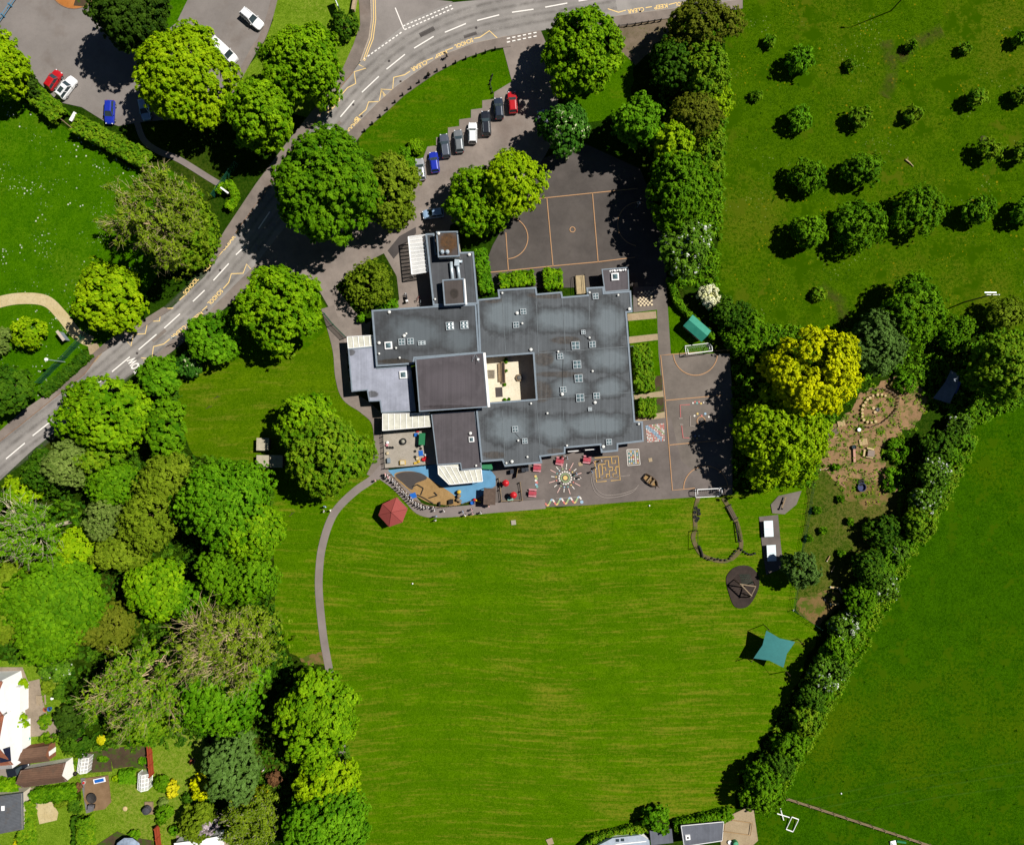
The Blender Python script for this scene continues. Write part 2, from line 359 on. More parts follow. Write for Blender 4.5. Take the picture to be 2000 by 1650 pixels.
sheet("footway", [(245, 662), (225, 672), (192, 695), (165, 731), (100, 782), (50, 822), (0, 862), (-120, 948), (-120, 925), (0, 842), (45, 802), (95, 768), (150, 730), (178, 694), (215, 662), (240, 650), (320, 600), (335, 605)], M['pave'], h=.1)
FW = [(700, 240), (740, 200), (770, 173), (805, 148), (850, 117), (875, 105), (925, 86), (990, 72)]
sheet("footway", FW + [(998, 92), (960, 97), (900, 118), (850, 145), (790, 187), (760, 215), (710, 258), (690, 285), (665, 275)], M['pave'], h=.1)
sheet("footway", [(1140, 45), (1200, 33), (1300, 20), (1450, 0), (1450, 18), (1300, 38), (1210, 53), (1140, 66)], M['pave'], h=.1)
sheet("footway", [(495, 522), (457, 559), (410, 607), (350, 652), (300, 699), (285, 712), (300, 716), (365, 664), (425, 615), (475, 572), (512, 540)], M['pave'], h=.1)
kp = plain("kerb_stone", C(206, 190, 170), .85, .15, 2, local=False); kr = plain("worn_kerb", C(176, 130, 92), .85, .2, 2, local=False)
def kerb(pts, mat=kp, wid=1.4):
    L, Rr = ribbon_pts(pts, wid); m = MB(); a = [W(*q) for q in L]; b = [W(*q) for q in Rr]; n = len(a)
    vs = [(p.x, p.y, z) for z in (0, .135) for p in a + b]
    m.add(vs, [(2 * n + i, 2 * n + i + 1, 3 * n + i + 1, 3 * n + i) for i in range(n - 1)] + [(i, i + 1, 2 * n + i + 1, 2 * n + i) for i in range(n - 1)] + [(n + i + 1, n + i, 3 * n + i, 3 * n + i + 1) for i in range(n - 1)])
    m.f = [f[::-1] for f in m.f[:n - 1]] + m.f[n - 1:]
    o = m.build("kerb", mat); o["kind"] = "structure"
kerb(FW); kerb([(722, -60), (724, 0), (726, 37), (721, 75), (704, 121)], kp, 2.2); kerb([(690, 141), (650, 190), (622, 229), (570, 302), (460, 455)], kr); kerb([(192, 695), (165, 731), (100, 782), (50, 822), (0, 862), (-120, 948)], kr)
kerb([(1140, 45), (1200, 33), (1300, 20), (1450, 0)])
# car park north-west with its planted island, footpaths
zc = layer()
sheet("car_park", [(-200, -120), (570, -120), (534, 0), (533, 35), (522, 65), (500, 100), (470, 135), (445, 170), (420, 210), (380, 230), (320, 235), (270, 240), (232, 247), (205, 238), (160, 210), (115, 200), (75, 160), (30, 110), (0, 60), (-120, 60)], M['carpark'], zc)
sheet("grass_island", [(190, -60), (385, -60), (367, 0), (345, 45), (325, 62), (250, 75), (200, 50)], M['park'], zc + .006)
sheet("flower_bed", arc(145, -30, 47, 170, 370, 30), M['orange'], zc + .006)
sheet("flower_bed", [(150, -10), (144, 12), (165, 14), (183, 4), (186, -20)], M['bed'], zc + .01)
kerb(arc(145, -30, 48, 175, 365, 30), kr)
sheet("footpath", ribbon_pts(catmull([(545, -40), (528, 30), (512, 75), (497, 97), (462, 160), (440, 200)], 5), 13)[0] + ribbon_pts(catmull([(545, -40), (528, 30), (512, 75), (497, 97), (462, 160), (440, 200)], 5), 13)[1][::-1], M['pave'], zc + .006)
P2 = catmull([(268, 240), (282, 275), (312, 297), (350, 312), (420, 355), (455, 372)], 6)
_a, _b = ribbon_pts(P2, 12); sheet("footpath", _a + _b[::-1], M['path'])
sheet("verge", [(536, -100), (690, -100), (702, 10), (704, 50), (690, 90), (672, 130), (640, 180), (600, 230), (480, 200), (470, 150), (510, 100), (534, 40)], M['garden'])
P3 = catmull([(-200, 640), (-60, 612), (0, 590), (45, 583), (90, 588), (120, 615), (150, 652), (180, 668)], 6)
_a, _b = ribbon_pts(P3, 22); sheet("footpath", _a + _b[::-1], M['sandpath'])
sheet("footpath", [(172, 676), (190, 668), (200, 690), (186, 708), (176, 694)], M['slab'])
# school drive, car bays and tarmac
sheet("driveway", [(495, 522), (560, 440), (640, 420), (760, 430), (800, 395), (812, 350), (822, 325), (830, 300), (835, 287), (852, 285), (852, 269), (875, 266), (875, 250), (897, 247), (897, 234), (920, 231), (920, 215), (942, 212), (942, 197), (965, 194), (965, 181), (1000, 160), (983, 96), (983, 73), (1056, 60), (1090, 140), (1090, 260), (1050, 330), (960, 400), (880, 440), (850, 600), (726, 612), (720, 680), (678, 690), (658, 655), (645, 605), (625, 570), (580, 540)], M['drive'])
sheet("drive_bed", [(655, 560), (700, 520), (750, 495), (775, 540), (780, 585), (765, 605), (715, 632), (690, 605)], M['under'])
sheet("asphalt_patch", [(757, 490), (780, 462), (812, 444), (813, 456), (790, 480), (769, 506)], M['darkpatch'])
sheet("playground", [(962, 480), (985, 440), (1040, 350), (1060, 310), (1140, 280), (1250, 330), (1290, 430), (1302, 540), (1307, 690), (1240, 690), (1235, 560), (930, 565)], M['court'])
sheet("east_playground", [(1237, 560), (1296, 560), (1304, 600), (1310, 692), (1425, 690), (1432, 800), (1430, 966), (1300, 974), (1299, 810), (1237, 830)], M['court2'])
sheet("south_playground", [(930, 890), (1180, 820), (1310, 815), (1330, 900), (1420, 966), (1250, 978), (1150, 986), (1065, 990), (920, 1000)], M['play'])
PW = catmull([(640, 600), (655, 650), (664, 690), (668, 735), (680, 772), (712, 795), (738, 822), (744, 870), (740, 905), (728, 932)], 6)
_a, _b = ribbon_pts(PW, 26); sheet("footpath", _a + _b[::-1], M['pave'])
PS = catmull([(742, 920), (775, 945), (800, 972), (825, 996), (870, 1000), (960, 992), (1065, 984)], 6)
_a, _b = ribbon_pts(PS, 26, 18); sheet("footpath", _a + _b[::-1], M['path'])
PF = catmull([(748, 912), (728, 935), (695, 958), (660, 992), (642, 1025), (629, 1070), (624, 1110), (623, 1150), (627, 1200), (633, 1250), (641, 1295), (652, 1350), (664, 1420), (669, 1480), (674, 1560)], 6)
_a, _b = ribbon_pts(PF, 15); sheet("footpath", _a + _b[::-1], M['path'])
# garden strips east of the school, slab paths across them
sheet("garden_strip", [(1226, 612), (1283, 605), (1286, 690), (1298, 812), (1242, 822)], M['front'])
for q in ([(1225, 613), (1281, 608), (1282, 622), (1226, 627)], [(1228, 658), (1284, 652), (1285, 664), (1229, 671)], [(1238, 772), (1295, 763), (1296, 775), (1240, 780)], [(1241, 815), (1298, 804), (1299, 816), (1242, 823)]):
    sheet("slab_path", q, M['slab'])
sheet("garden_bed", [(1278, 735), (1292, 733), (1294, 762), (1280, 764)], M['bed']); sheet("garden_bed", [(1282, 778), (1296, 776), (1297, 803), (1283, 805)], M['bed'])
# early-years yard, soft blue surface, sand pit
sheet("yard", [(745, 842), (850, 838), (852, 906), (752, 914)], M['yard'])
sheet("blue_surface", [(758, 918), (835, 909), (860, 905), (945, 900), (968, 930), (968, 948), (930, 975), (900, 985), (850, 960), (800, 940), (768, 930)], M['blue'])
sheet("sand_pit", catmull([(770, 928), (792, 920), (822, 924), (850, 942), (885, 965), (900, 985), (858, 985), (830, 978), (800, 958)], 5, True), M['sand'])
sheet("grey_patch", catmull([(772, 928), (792, 921), (820, 923), (834, 934), (812, 944), (804, 956), (786, 942)], 5, True), M['darkpatch'])
# trim-trail track, bark pad, tennis strip
TR = catmull([(1364, 970), (1357, 1000), (1358, 1030), (1354, 1052), (1368, 1080), (1388, 1091), (1415, 1095), (1432, 1088), (1447, 1068), (1443, 1035), (1432, 1005), (1412, 972)], 6)
_a, _b = ribbon_pts(TR, 8); sheet("worn_track", _a + _b[::-1], M['worn'])
sheet("bark_pad", catmull([(1418, 1130), (1428, 1112), (1445, 1104), (1465, 1106), (1480, 1122), (1482, 1145), (1470, 1172), (1455, 1186), (1435, 1184), (1424, 1160)], 5, True), M['bark'])
sheet("tennis_strip", [(1482, 1009), (1519, 1005), (1524, 1060), (1530, 1108), (1496, 1122), (1489, 1075)], M['play'])
sheet("tarmac_patch", [(1505, 985), (1520, 968), (1565, 958), (1555, 985), (1532, 1004), (1508, 1002)], M['court2'])
# bottom gardens
for nm, q, mt in (("patio", [(-40, 1302), (45, 1302), (56, 1330), (78, 1325), (82, 1360), (95, 1400), (140, 1412), (140, 1430), (60, 1438), (45, 1410), (46, 1330), (-40, 1315)], 'patio'),
                  ("patio", [(70, 1568), (100, 1562), (115, 1585), (112, 1600), (78, 1608)], 'sandpath'), ("garden_path", [(50, 1540), (70, 1535), (75, 1575), (60, 1580)], 'patio'),
                  ("driveway", [(-60, 1500), (62, 1492), (62, 1520), (-60, 1522)], 'drive'),
                  ("vegetable_bed", [(212, 1460), (258, 1456), (262, 1495), (222, 1500)], 'bed'), ("vegetable_bed", [(160, 1470), (215, 1462), (220, 1505), (165, 1508)], 'bed'),
                  ("vegetable_bed", [(258, 1456), (296, 1450), (298, 1500), (262, 1500)], 'bed'),
                  ("flower_bed", [(66, 1538), (158, 1530), (160, 1560), (80, 1566)], 'under'), ("flower_bed", [(190, 1648), (230, 1622), (255, 1632), (300, 1640), (310, 1700), (190, 1700)], 'bed'),
                  ("patio", [(345, 1630), (450, 1630), (450, 1700), (345, 1700)], 'patio'), ("patio", [(1405, 1600), (1470, 1570), (1480, 1640), (1410, 1700)], 'slab')):
    sheet(nm, q, M[mt])
# ---------------------------------------------------------------- painted markings
zp = layer() + .004
zm = zr + .008
def shift(pts, dx, dy): return [(x + dx, y + dy) for x, y in pts]
bands("centre_line", [[a, b] for a, b in (((665, 229), (692, 197)), ((707, 181), (740, 150)), ((755, 136), (791, 107)), ((809, 95), (847, 72)), ((869, 64), (910, 47)), ((932, 41), (975, 30)), ((1000, 25), (1042, 19)), ((1065, 15), (1108, 7)), ((1130, 3), (1170, -4)),
      ((625, 277), (650, 247)), ((585, 332), (610, 298)), ((545, 388), (569, 354)), ((505, 447), (527, 414)), ((461, 498), (479, 481)), ((417, 548), (447, 515)), ((377, 589), (400, 567)), ((321, 641), (352, 613)), ((271, 683), (306, 653)), ((219, 726), (254, 697)), ((170, 768), (203, 739)), ((115, 812), (150, 784)), ((64, 851), (98, 824)), ((12, 896), (49, 865)))], 2.2, M['white'], zm)
def dashes(a, b, n, fill=.6): return [[(a[0] + (b[0] - a[0]) * i / n, a[1] + (b[1] - a[1]) * i / n), (a[0] + (b[0] - a[0]) * (i + fill) / n, a[1] + (b[1] - a[1]) * (i + fill) / n)] for i in range(n)]
bands("give_way_line", dashes((787, 52), (885, 10), 13) + dashes((790, 59), (888, 16), 13) + dashes((711, 116), (787, 62), 11), 2.2, M['white'], zm)
bands("give_way_line", dashes((990, 77), (1052, 64), 6) + dashes((990, 84), (1052, 71), 6), 2.4, M['white'], zp)
bands("lane_line", [[(772, 16), (789, 58)]], 2, M['white'], zm)
bands("double_yellow_line", [[(726, -60), (729, 0), (730, 37), (725, 75), (709, 119)], [(730, -60), (733, 0), (734, 38), (729, 77), (712, 120)]], 1.5, M['yellow'], zm)
bands("zigzag_line", [[(990, 84), (994, 73), (972, 76), (956, 61), (937, 74), (926, 76)], [(801, 140), (790, 147), (769, 152), (767, 176), (744, 175), (755, 190)], [(751, 190), (745, 176), (741, 199), (720, 200), (715, 215), (701, 227)],
      [(701, 127), (715, 134), (692, 141), (695, 164), (679, 172), (667, 186)], [(339, 602), (315, 603), (312, 627), (289, 628), (284, 652), (261, 653), (256, 676), (247, 664)],
      [(491, 527), (482, 516), (475, 534), (452, 535), (447, 552), (436, 564)], [(332, 662), (320, 672), (300, 677), (297, 701), (276, 699), (285, 708)], [(1187, 18), (1208, 25), (1222, 21)],
      [(885, 94), (872, 99)], [(846, 114), (833, 119)], [(644, 217), (636, 225)], [(361, 577), (351, 586)], [(425, 502), (435, 491)], [(461, 456), (467, 450)], [(405, 598), (395, 607)], [(374, 627), (363, 636)], [(1261, 16), (1273, 14)], [(1306, 10), (1318, 7)]], 1.7, M['yellow'], zm)
def stains(name, lines, wid, col, z, amt=.5, seed=0):
    """worn tracks: soft-edged darker or paler bands lying on the tarmac"""
    g = N(name); at = g.n("ShaderNodeAttribute", attribute_name="soft"); tr = g.n("ShaderNodeBsdfTransparent"); ms = g.n("ShaderNodeMixShader")
    f = g.math('MULTIPLY', g.math('MULTIPLY', at.outputs["Fac"], amt), g.rng(g.noise(g.pos(loc=(seed, 0, 0)), .5, 4, .7), .3, .65))
    g.out(C(*col), .9, .1); g.l(f, ms.inputs[0]); g.l(tr.outputs[0], ms.inputs[1]); g.l(g.b.outputs[0], ms.inputs[2]); g.l(ms.outputs[0], g.t.nodes["Material Output"].inputs[0])
    m = MB(); soft = []
    for pl in lines:
        L_, R_ = ribbon_pts(pl, wid); n = len(pl); vs = [tuple(W(*q)[:2]) + (z,) for r in (L_, pl, R_) for q in r]
        m.add(vs, [(i + k * n, i + k * n + 1, i + (k + 1) * n + 1, i + (k + 1) * n) for i in range(n - 1) for k in (0, 1)]); soft += [0.] * n + [1.] * n + [0.] * n
    o = m.build(name, g.m); a = o.data.attributes.new("soft", 'FLOAT', 'POINT'); a.data.foreach_set("value", soft); o["kind"] = "structure"
stains('worn_ground', [[(1730, 80), (1742, 130), (1738, 165), (1726, 190)], [(1840, 60), (1780, 90), (1755, 120)], [(1600, 560), (1640, 590), (1650, 640)]], 34, (104, 88, 46), zp, .5, 5)
stains('mown_track', [[(1570, 1562), (1760, 1522), (2040, 1478)], [(1585, 1580), (1790, 1540), (2040, 1502)], [(1640, 1590), (1850, 1552), (2040, 1528)]], 5, (84, 132, 20), zp, .6, 3)
CLN = catmull([(-60, 945), (64, 851), (170, 768), (254, 697), (352, 613), (447, 515), (527, 414), (600, 312), (692, 197), (760, 130), (830, 82), (910, 47), (1000, 25), (1108, 7), (1200, -10)], 5)
def off(pl, d): return ribbon_pts(pl, abs(d) * 2)[0 if d < 0 else 1]
stains("tyre_track", [off(CLN, d) for d in (-27, -12, 12, 27)], 11, (140, 134, 128), zr + .005, .5)
stains("worn_crown", [off(CLN, d) for d in (-20, 20, -2)], 9, (196, 190, 182), zr + .0055, .4, 7)
def road_words(runs):
    for t, a, b, h in runs: writing(t, a, b, h, M['yellow'], zm, "road_lettering")
road_words((("SCHOOL", (922, 75), (887, 89), 8), ("KEEP", (871, 98), (848, 110), 8), ("CLEAR", (832, 118), (802, 134), 8), ("SCHOOL", (699, 229), (676, 257), 8),
            ("CLEAR", (645, 219), (668, 193), 8), ("SCHOOL", (363, 577), (389, 546), 8), ("KEEP", (400, 534), (420, 511), 8), ("CLEAR", (437, 491), (461, 463), 8),
            ("SCHOOL", (431, 564), (405, 592), 8), ("KEEP", (393, 608), (373, 624), 8), ("CLEAR", (360, 635), (334, 657), 8),
            ("SCHOOL", (1352, 2), (1318, 6), 8), ("KEEP", (1303, 8), (1277, 12), 8), ("CLEAR", (1257, 15), (1225, 20), 8)))
writing("SLOW", (279, 724), (262, 696), 17, M['white'], zm, "road_lettering", bold=.03)
writing("S", (697, 228), (691, 235), 8, M['yellow'], zm + .004, "road_lettering")
bands("bay_line", [[(465, -8), (497, 16)], [(478, -4), (502, -12)], [(486, 4), (520, -6)], [(492, 12), (518, 4)], [(500, 24), (518, 20)]], 1.4, M['yellow'], zm)
bands("court_line", [[(985, 396), (1068, 387), (1155, 378), (1245, 369)], [(1068, 387), (1080, 520)], [(1157, 378), (1168, 512)], [(988, 455), (993, 529)], [(950, 533), (993, 529), (1080, 520), (1168, 512), (1240, 503)],
      arc(990, 465, 41, -88, 80, 30), arc(1249, 438, 43, 80, 260, 30), arc(1118, 449, 5, 0, 360, 20)], 1.7, M['ochre'], zp)
bands("court_line", [[(1313, 692), (1290, 694), (1299, 782), (1306, 869), (1313, 957), (1357, 953)], [(1299, 782), (1410, 772)], [(1306, 869), (1400, 860)], [(1313, 692), (1430, 683)], arc(1358, 690, 43, 183, 360, 30), arc(1378, 953, 43, 0, 182, 30), [(1404, 951), (1430, 949)], arc(1369, 822, 8, 0, 360, 20)], 1.7, M['ochre'], zp)
bands("game_line", [[(1347, 790), (1328, 791), (1329, 815)], [(1331, 831), (1334, 855), (1346, 855)]], 1.6, M['pink'], zp)
bands("game_line", [[(1375, 786), (1395, 785)], [(1348, 812), (1348, 832), (1358, 833)], [(1362, 822), (1368, 836)], [(1325, 817), (1333, 817)], [(1327, 829), (1334, 829)]], 1.8, M['faint'], zp)
# hopscotch-like discs and grids
PAL = [paint("paint_" + n, c, .3) for n, c in (("white", (232, 226, 216)), ("red", (214, 128, 118)), ("yellow", (226, 196, 120)), ("teal", (120, 172, 166)), ("blue", (160, 190, 212)), ("green", (160, 184, 132)))]
def discs(name, items, z=zp):
    for k in range(len(PAL)):
        m = MB()
        for x, y, r, kk in items:
            if kk % len(PAL) == k: c = W(x, y); m.poly([(c.x + r / 10 * math.cos(t * math.pi / 5), c.y + r / 10 * math.sin(t * math.pi / 5), z) for t in range(10)])
        if m.v: o = m.build(name, PAL[k]); o["kind"] = "structure"
def quad_uv(Q, u, v):
    a = [(Q[0][i] * (1 - u) + Q[1][i] * u) * (1 - v) + (Q[3][i] * (1 - u) + Q[2][i] * u) * v for i in (0, 1)]
    return a
def cells(name, Q, nx, ny, pick, mats, z, inset=.06):
    for k, mt in enumerate(mats):
        m = MB()
        for i in range(nx):
            for j in range(ny):
                if pick(i, j) == k:
                    m.poly([W(*quad_uv(Q, (i + a) / nx, (j + b) / ny)).to_tuple()[:2] + (z,) for a, b in ((inset, 1 - inset), (1 - inset, 1 - inset), (1 - inset, inset), (inset, inset))])
        if m.v: o = m.build(name, mt); o["kind"] = "structure"
creamp = paint("cream_paint", (232, 214, 176), .2); darkp = paint("brown_paint", (96, 84, 78), .2)
Q = [(1244, 570), (1272, 567), (1275, 597), (1246, 599)]
sheet("chess_board", Q, creamp, zp); cells("chess_square", Q, 8, 8, lambda i, j: 0 if (i + j) % 2 else -1, [darkp], zp + .004, .0)
rq = random.Random(3)
Q = [(1260, 831), (1297, 826), (1298, 861), (1264, 864)]
pk = {(i, j): rq.choice([0, 1, 1, 1, 2, 2]) for i in range(12) for j in range(11)}
cells("snakes_board", Q, 12, 11, lambda i, j: (3 if abs(i - j) < 1.2 and i < 10 else 4 if abs(i - j - 5) < 1 else pk[i, j]), [PAL[1], paint("salmon_paint", (212, 160, 148), .3), PAL[0], PAL[4], PAL[5]], zp, .12)
Q = [(1224, 878), (1247, 877), (1250, 907), (1226, 909)]
cells("number_square", [quad_uv(Q, .07, .07), quad_uv(Q, .93, .07), quad_uv(Q, .93, .93), quad_uv(Q, .07, .93)], 5, 7, lambda i, j: (i * 2 + j * 3 + i * j) % 6, PAL, zp, .16)
bands("number_frame", [Q + [Q[0]]], 1.6, PAL[0], zp)
Q = [(1161, 894), (1207, 891), (1211, 937), (1165, 941)]
ML = [[(0, 0), (7, 0), (7, 7), (4.2, 7)], [(3, 7), (0, 7), (0, 1)], [(0, 1), (2, 1), (2, .5)], [(1, 2), (3, 2), (3, 1), (4, 1), (4, 3)], [(5, 0), (5, 2), (6, 2), (6, 1)], [(1, 2), (1, 5), (2, 5), (2, 3), (3, 3), (3, 4)], [(4, 3), (5, 3), (5, 4), (4, 4), (4, 5), (3, 5)], [(6, 3), (7, 3)], [(6, 3), (6, 5), (5, 5), (5, 6), (6.3, 6)], [(0, 6), (1.5, 6)], [(2, 6), (4, 6), (4, 5)], [(1, 5), (1, 6)], [(3, 6), (3, 5)], [(2, 2), (2, 3)], [(5.5, 4), (6, 4)]]
bands("maze_line", [[tuple(quad_uv(Q, u / 7, v / 7)) for u, v in l] for l in ML], 1.5, M['mazeline'], zp)
rays = []; dd = []
for k in range(16):
    a = 2 * math.pi * k / 16 + .1; r1 = 21; r2 = 33 if k % 2 else 28
    rays.append([(1104 + r1 * math.cos(a), 933 + r1 * math.sin(a)), (1104 + r2 * math.cos(a), 933 + r2 * math.sin(a))])
    dd += [(1104 + 18 * math.cos(a), 933 + 18 * math.sin(a), 1.5, k), (1104 + 12 * math.cos(a + .2), 933 + 12 * math.sin(a + .2), 1.8, 0), (1104 + 8 * math.cos(a), 933 + 8 * math.sin(a), 1.4, 5)]
bands("sunburst_ray", rays[::2], 1.6, PAL[0], zp); bands("sunburst_ray", rays[1::2], 1.6, paint("pale_pink_paint", (218, 180, 170), .3), zp)
discs("sunburst_dot", dd + [(1104, 933, 4.5, 2)])
sn = [(1065 + t * 70 / 60, 982 - t * .12 + 5.5 * math.sin(t * 2 * math.pi / 15)) for t in range(61)]
for k in range(5): bands("snake_marking", [sn[i:i + 4] for i in range(k * 3, 60, 15)], 3.2, PAL[(1, 2, 5, 4, 0)[k]], zp + .001 * k)
discs("snake_marking", [(1136, 980, 3.4, 4)]); discs("number_caterpillar", [(1046 + .3 * k + (k % 2) * 1.5, 930 + 4 * k, 2.6, (2, 5, 0, 1, 4, 3)[k]) for k in range(6)])
discs("game_dot", [(1353, 787, 1.8, 0), (1357, 785, 1.8, 1), (1361, 787, 2.2, 3), (1365, 785, 1.8, 1), (1369, 788, 2, 2), (1374, 786, 1.5, 0), (1356, 812, 2, 0), (1362, 808, 2.2, 2), (1370, 812, 2, 1), (1377, 808, 2.4, 4), (1384, 814, 2, 0), (1357, 851, 1.6, 4), (1365, 851, 1.6, 0), (1353, 857, 1.6, 2), (1361, 856, 1.6, 2)])
TK = catmull([(1157, 925), (1155, 940), (1162, 960), (1178, 971), (1205, 970), (1232, 962), (1244, 952)], 6)
bands("track_line", [TK, [(x + 3, y - 5) for x, y in TK], [(1085, 973), (1132, 970)], [(1230, 928), (1160, 935)]], 1.0, M['faint'], zp)
for q in ([(640, 262), (662, 236), (668, 241), (646, 268)], [(818, 66), (846, 52), (850, 60), (822, 74)], [(296, 664), (322, 642), (326, 647), (300, 669)], [(120, 790), (142, 772), (147, 778), (125, 797)], [(905, 70), (930, 62), (932, 68), (907, 76)]): sheet("road_patch", q, M['darkpatch'] if q[0][0] % 4 else M['pave'], zr + .0035)
for x, y in ((706, 228), (782, 160), (868, 104), (300, 694), (404, 606), (655, 192), (48, 818), (722, 60), (1250, 24)): sheet("drain_cover", [(x - 2, y - 1.5), (x + 2, y - 2.5), (x + 2.6, y + .8), (x - 1.4, y + 1.8)], M['bark'], zm + .002)
for x, y in ((430, 528), (268, 690), (760, 120), (690, 205), (930, 55)): sheet("manhole_cover", [(x + 2.6 * math.cos(k * math.pi / 5), y + 2.6 * math.sin(k * math.pi / 5)) for k in range(10)], M['darkpatch'], zm + .002)
sheet("manhole_cover", [(1129, 903), (1137, 902), (1138, 909), (1130, 910)], M['slab'], zp); sheet("manhole_cover", [(1266, 895), (1273, 894), (1274, 901), (1267, 902)], M['slab'], zp)
sheet("manhole_cover", [(998, 1016), (1007, 1015), (1008, 1024), (999, 1025)], M['yard'], zp); sheet("manhole_cover", [(1066, 1638), (1078, 1634), (1082, 1646), (1071, 1649)], M['slab'], zp)
sheet("manhole_cover", [(1238, 553), (1245, 552), (1246, 560), (1239, 561)], M['slab'], zp)
# ---------------------------------------------------------------- foliage
def leaf_mat(name, a, b, trans=.34, tipc=None, seed=0):
    """a..b: range of leaf colours of one plant, spread by the per-leaf attribute 'tint'"""
    g = N(name)
    at = g.n("ShaderNodeAttribute", attribute_name="tint")
    c = g.mix(at.outputs["Fac"], a, b)
    if tipc: c = g.mix(g.rng(at.outputs["Fac"], .86, .9), c, tipc)
    pn = g.noise(g.pos(), .35, 3, .6)
    c = g.mix(g.rng(pn, .4, .65, 0, .45), c, tuple(x * .72 for x in a[:3]) + (1,))
    g.out(c, .7, .08)
    tr = g.n("ShaderNodeBsdfTranslucent"); g.l(c, tr.inputs[0])
    ms = g.n("ShaderNodeMixShader"); ms.inputs[0].default_value = trans
    g.l(g.b.outputs[0], ms.inputs[1]); g.l(tr.outputs[0], ms.inputs[2]); g.l(ms.outputs[0], g.t.nodes["Material Output"].inputs[0])
    return g.m
def LC(r, g, b): return C(r, g, max(0, b - 4), 2.15)
LM = {k: leaf_mat("leaves_" + k, *v) for k, v in {
    'bright': (LC(68, 116, 2), LC(138, 174, 18)), 'lime': (LC(100, 140, 2), LC(158, 182, 16)), 'yellow': (LC(140, 156, 2), LC(220, 216, 8)),
    'mid': (LC(56, 102, 2), LC(110, 152, 16)), 'green': (LC(56, 106, 4), LC(112, 160, 22)), 'deep': (LC(38, 78, 8), LC(84, 120, 20)),
    'dark': (LC(34, 62, 10), LC(70, 98, 22)), 'olive': (LC(80, 104, 12), LC(128, 148, 34)), 'brown': (LC(78, 92, 14), LC(112, 118, 32)),
    'grey': (LC(74, 104, 40), LC(104, 136, 68)), 'hedge': (LC(70, 116, 10), LC(128, 152, 26)), 'sage': (LC(84, 108, 40), LC(128, 146, 74)),
    'copper': (LC(84, 60, 40), LC(130, 92, 64)), 'gold': (LC(170, 170, 8), LC(214, 204, 40))}.items()}
WHITE_TIP = LC(236, 238, 214)
LM['hawthorn'] = leaf_mat("leaves_hawthorn", LC(54, 92, 14), LC(104, 140, 34), .25, WHITE_TIP)
LM['chestnut'] = leaf_mat("leaves_chestnut", LC(34, 78, 16), LC(80, 128, 36), .25, LC(214, 222, 176))
LM['blossom'] = leaf_mat("leaves_blossom", LC(206, 206, 150), LC(240, 236, 206), .25)
LM['lilac'] = leaf_mat("leaves_lilac", LC(120, 110, 110), LC(206, 190, 204), .2)
def bark(name, a): return plain(name, a, .9, .3, 4, bump=.4)
BK = {'brown': bark("bark_brown", C(96, 78, 58)), 'tan': bark("bark_tan", C(210, 188, 140, 1.2)), 'pale': bark("bark_pale", C(214, 202, 170, 1.25))}

def leaves(name, cen, nor, tint, spread, leaf, nl, mat, parent, rng, flat=.5, long=1.5, big=None):
    """cen, nor: clump centres and outward directions; every clump gets nl leaves"""
    n = len(cen); c = np.repeat(cen, nl, 0); no = np.repeat(nor, nl, 0); t = np.repeat(tint, nl)
    off = rng.normal(size=c.shape); off /= np.linalg.norm(off, axis=1, keepdims=True) + 1e-9
    off *= (rng.random(len(c)) ** .5)[:, None]
    neg = (off * no).sum(1) < -.25; off[neg] *= -1
    p = c + off * spread * np.array([1, 1, .8])
    nn = no * (flat + .25) + off * .75 + rng.normal(size=c.shape) * .34 + np.array([.2, .08, .32])
    nn /= np.linalg.norm(nn, axis=1, keepdims=True) + 1e-9
    h = rng.normal(size=c.shape); u = np.cross(nn, h); u /= np.linalg.norm(u, axis=1, keepdims=True) + 1e-9; v = np.cross(nn, u)
    s = leaf * (.65 + .7 * rng.random(len(c)))[:, None]
    if big is not None: s = s * np.repeat(big, nl)[:, None]
    bend = nn * s * .22
    q = np.stack([p - u * s * long * .5 - bend, p - v * s * .42, p + u * s * long * .5 - bend, p + v * s * .42], 1)
    m = len(c); me = bpy.data.meshes.new(name)
    me.vertices.add(4 * m); me.vertices.foreach_set("co", q.astype(np.float32).ravel())
    me.loops.add(4 * m); me.loops.foreach_set("vertex_index", np.arange(4 * m, dtype=np.int32))
    me.polygons.add(m); me.polygons.foreach_set("loop_start", np.arange(0, 4 * m, 4, dtype=np.int32))
    a = me.attributes.new("tint", 'FLOAT', 'POINT')
    tt = np.clip(t + rng.normal(size=m) * .12, 0, 1); a.data.foreach_set("value", np.repeat(tt, 4).astype(np.float32))
    me.update(calc_edges=True)
    return link(name, me, mat, parent)

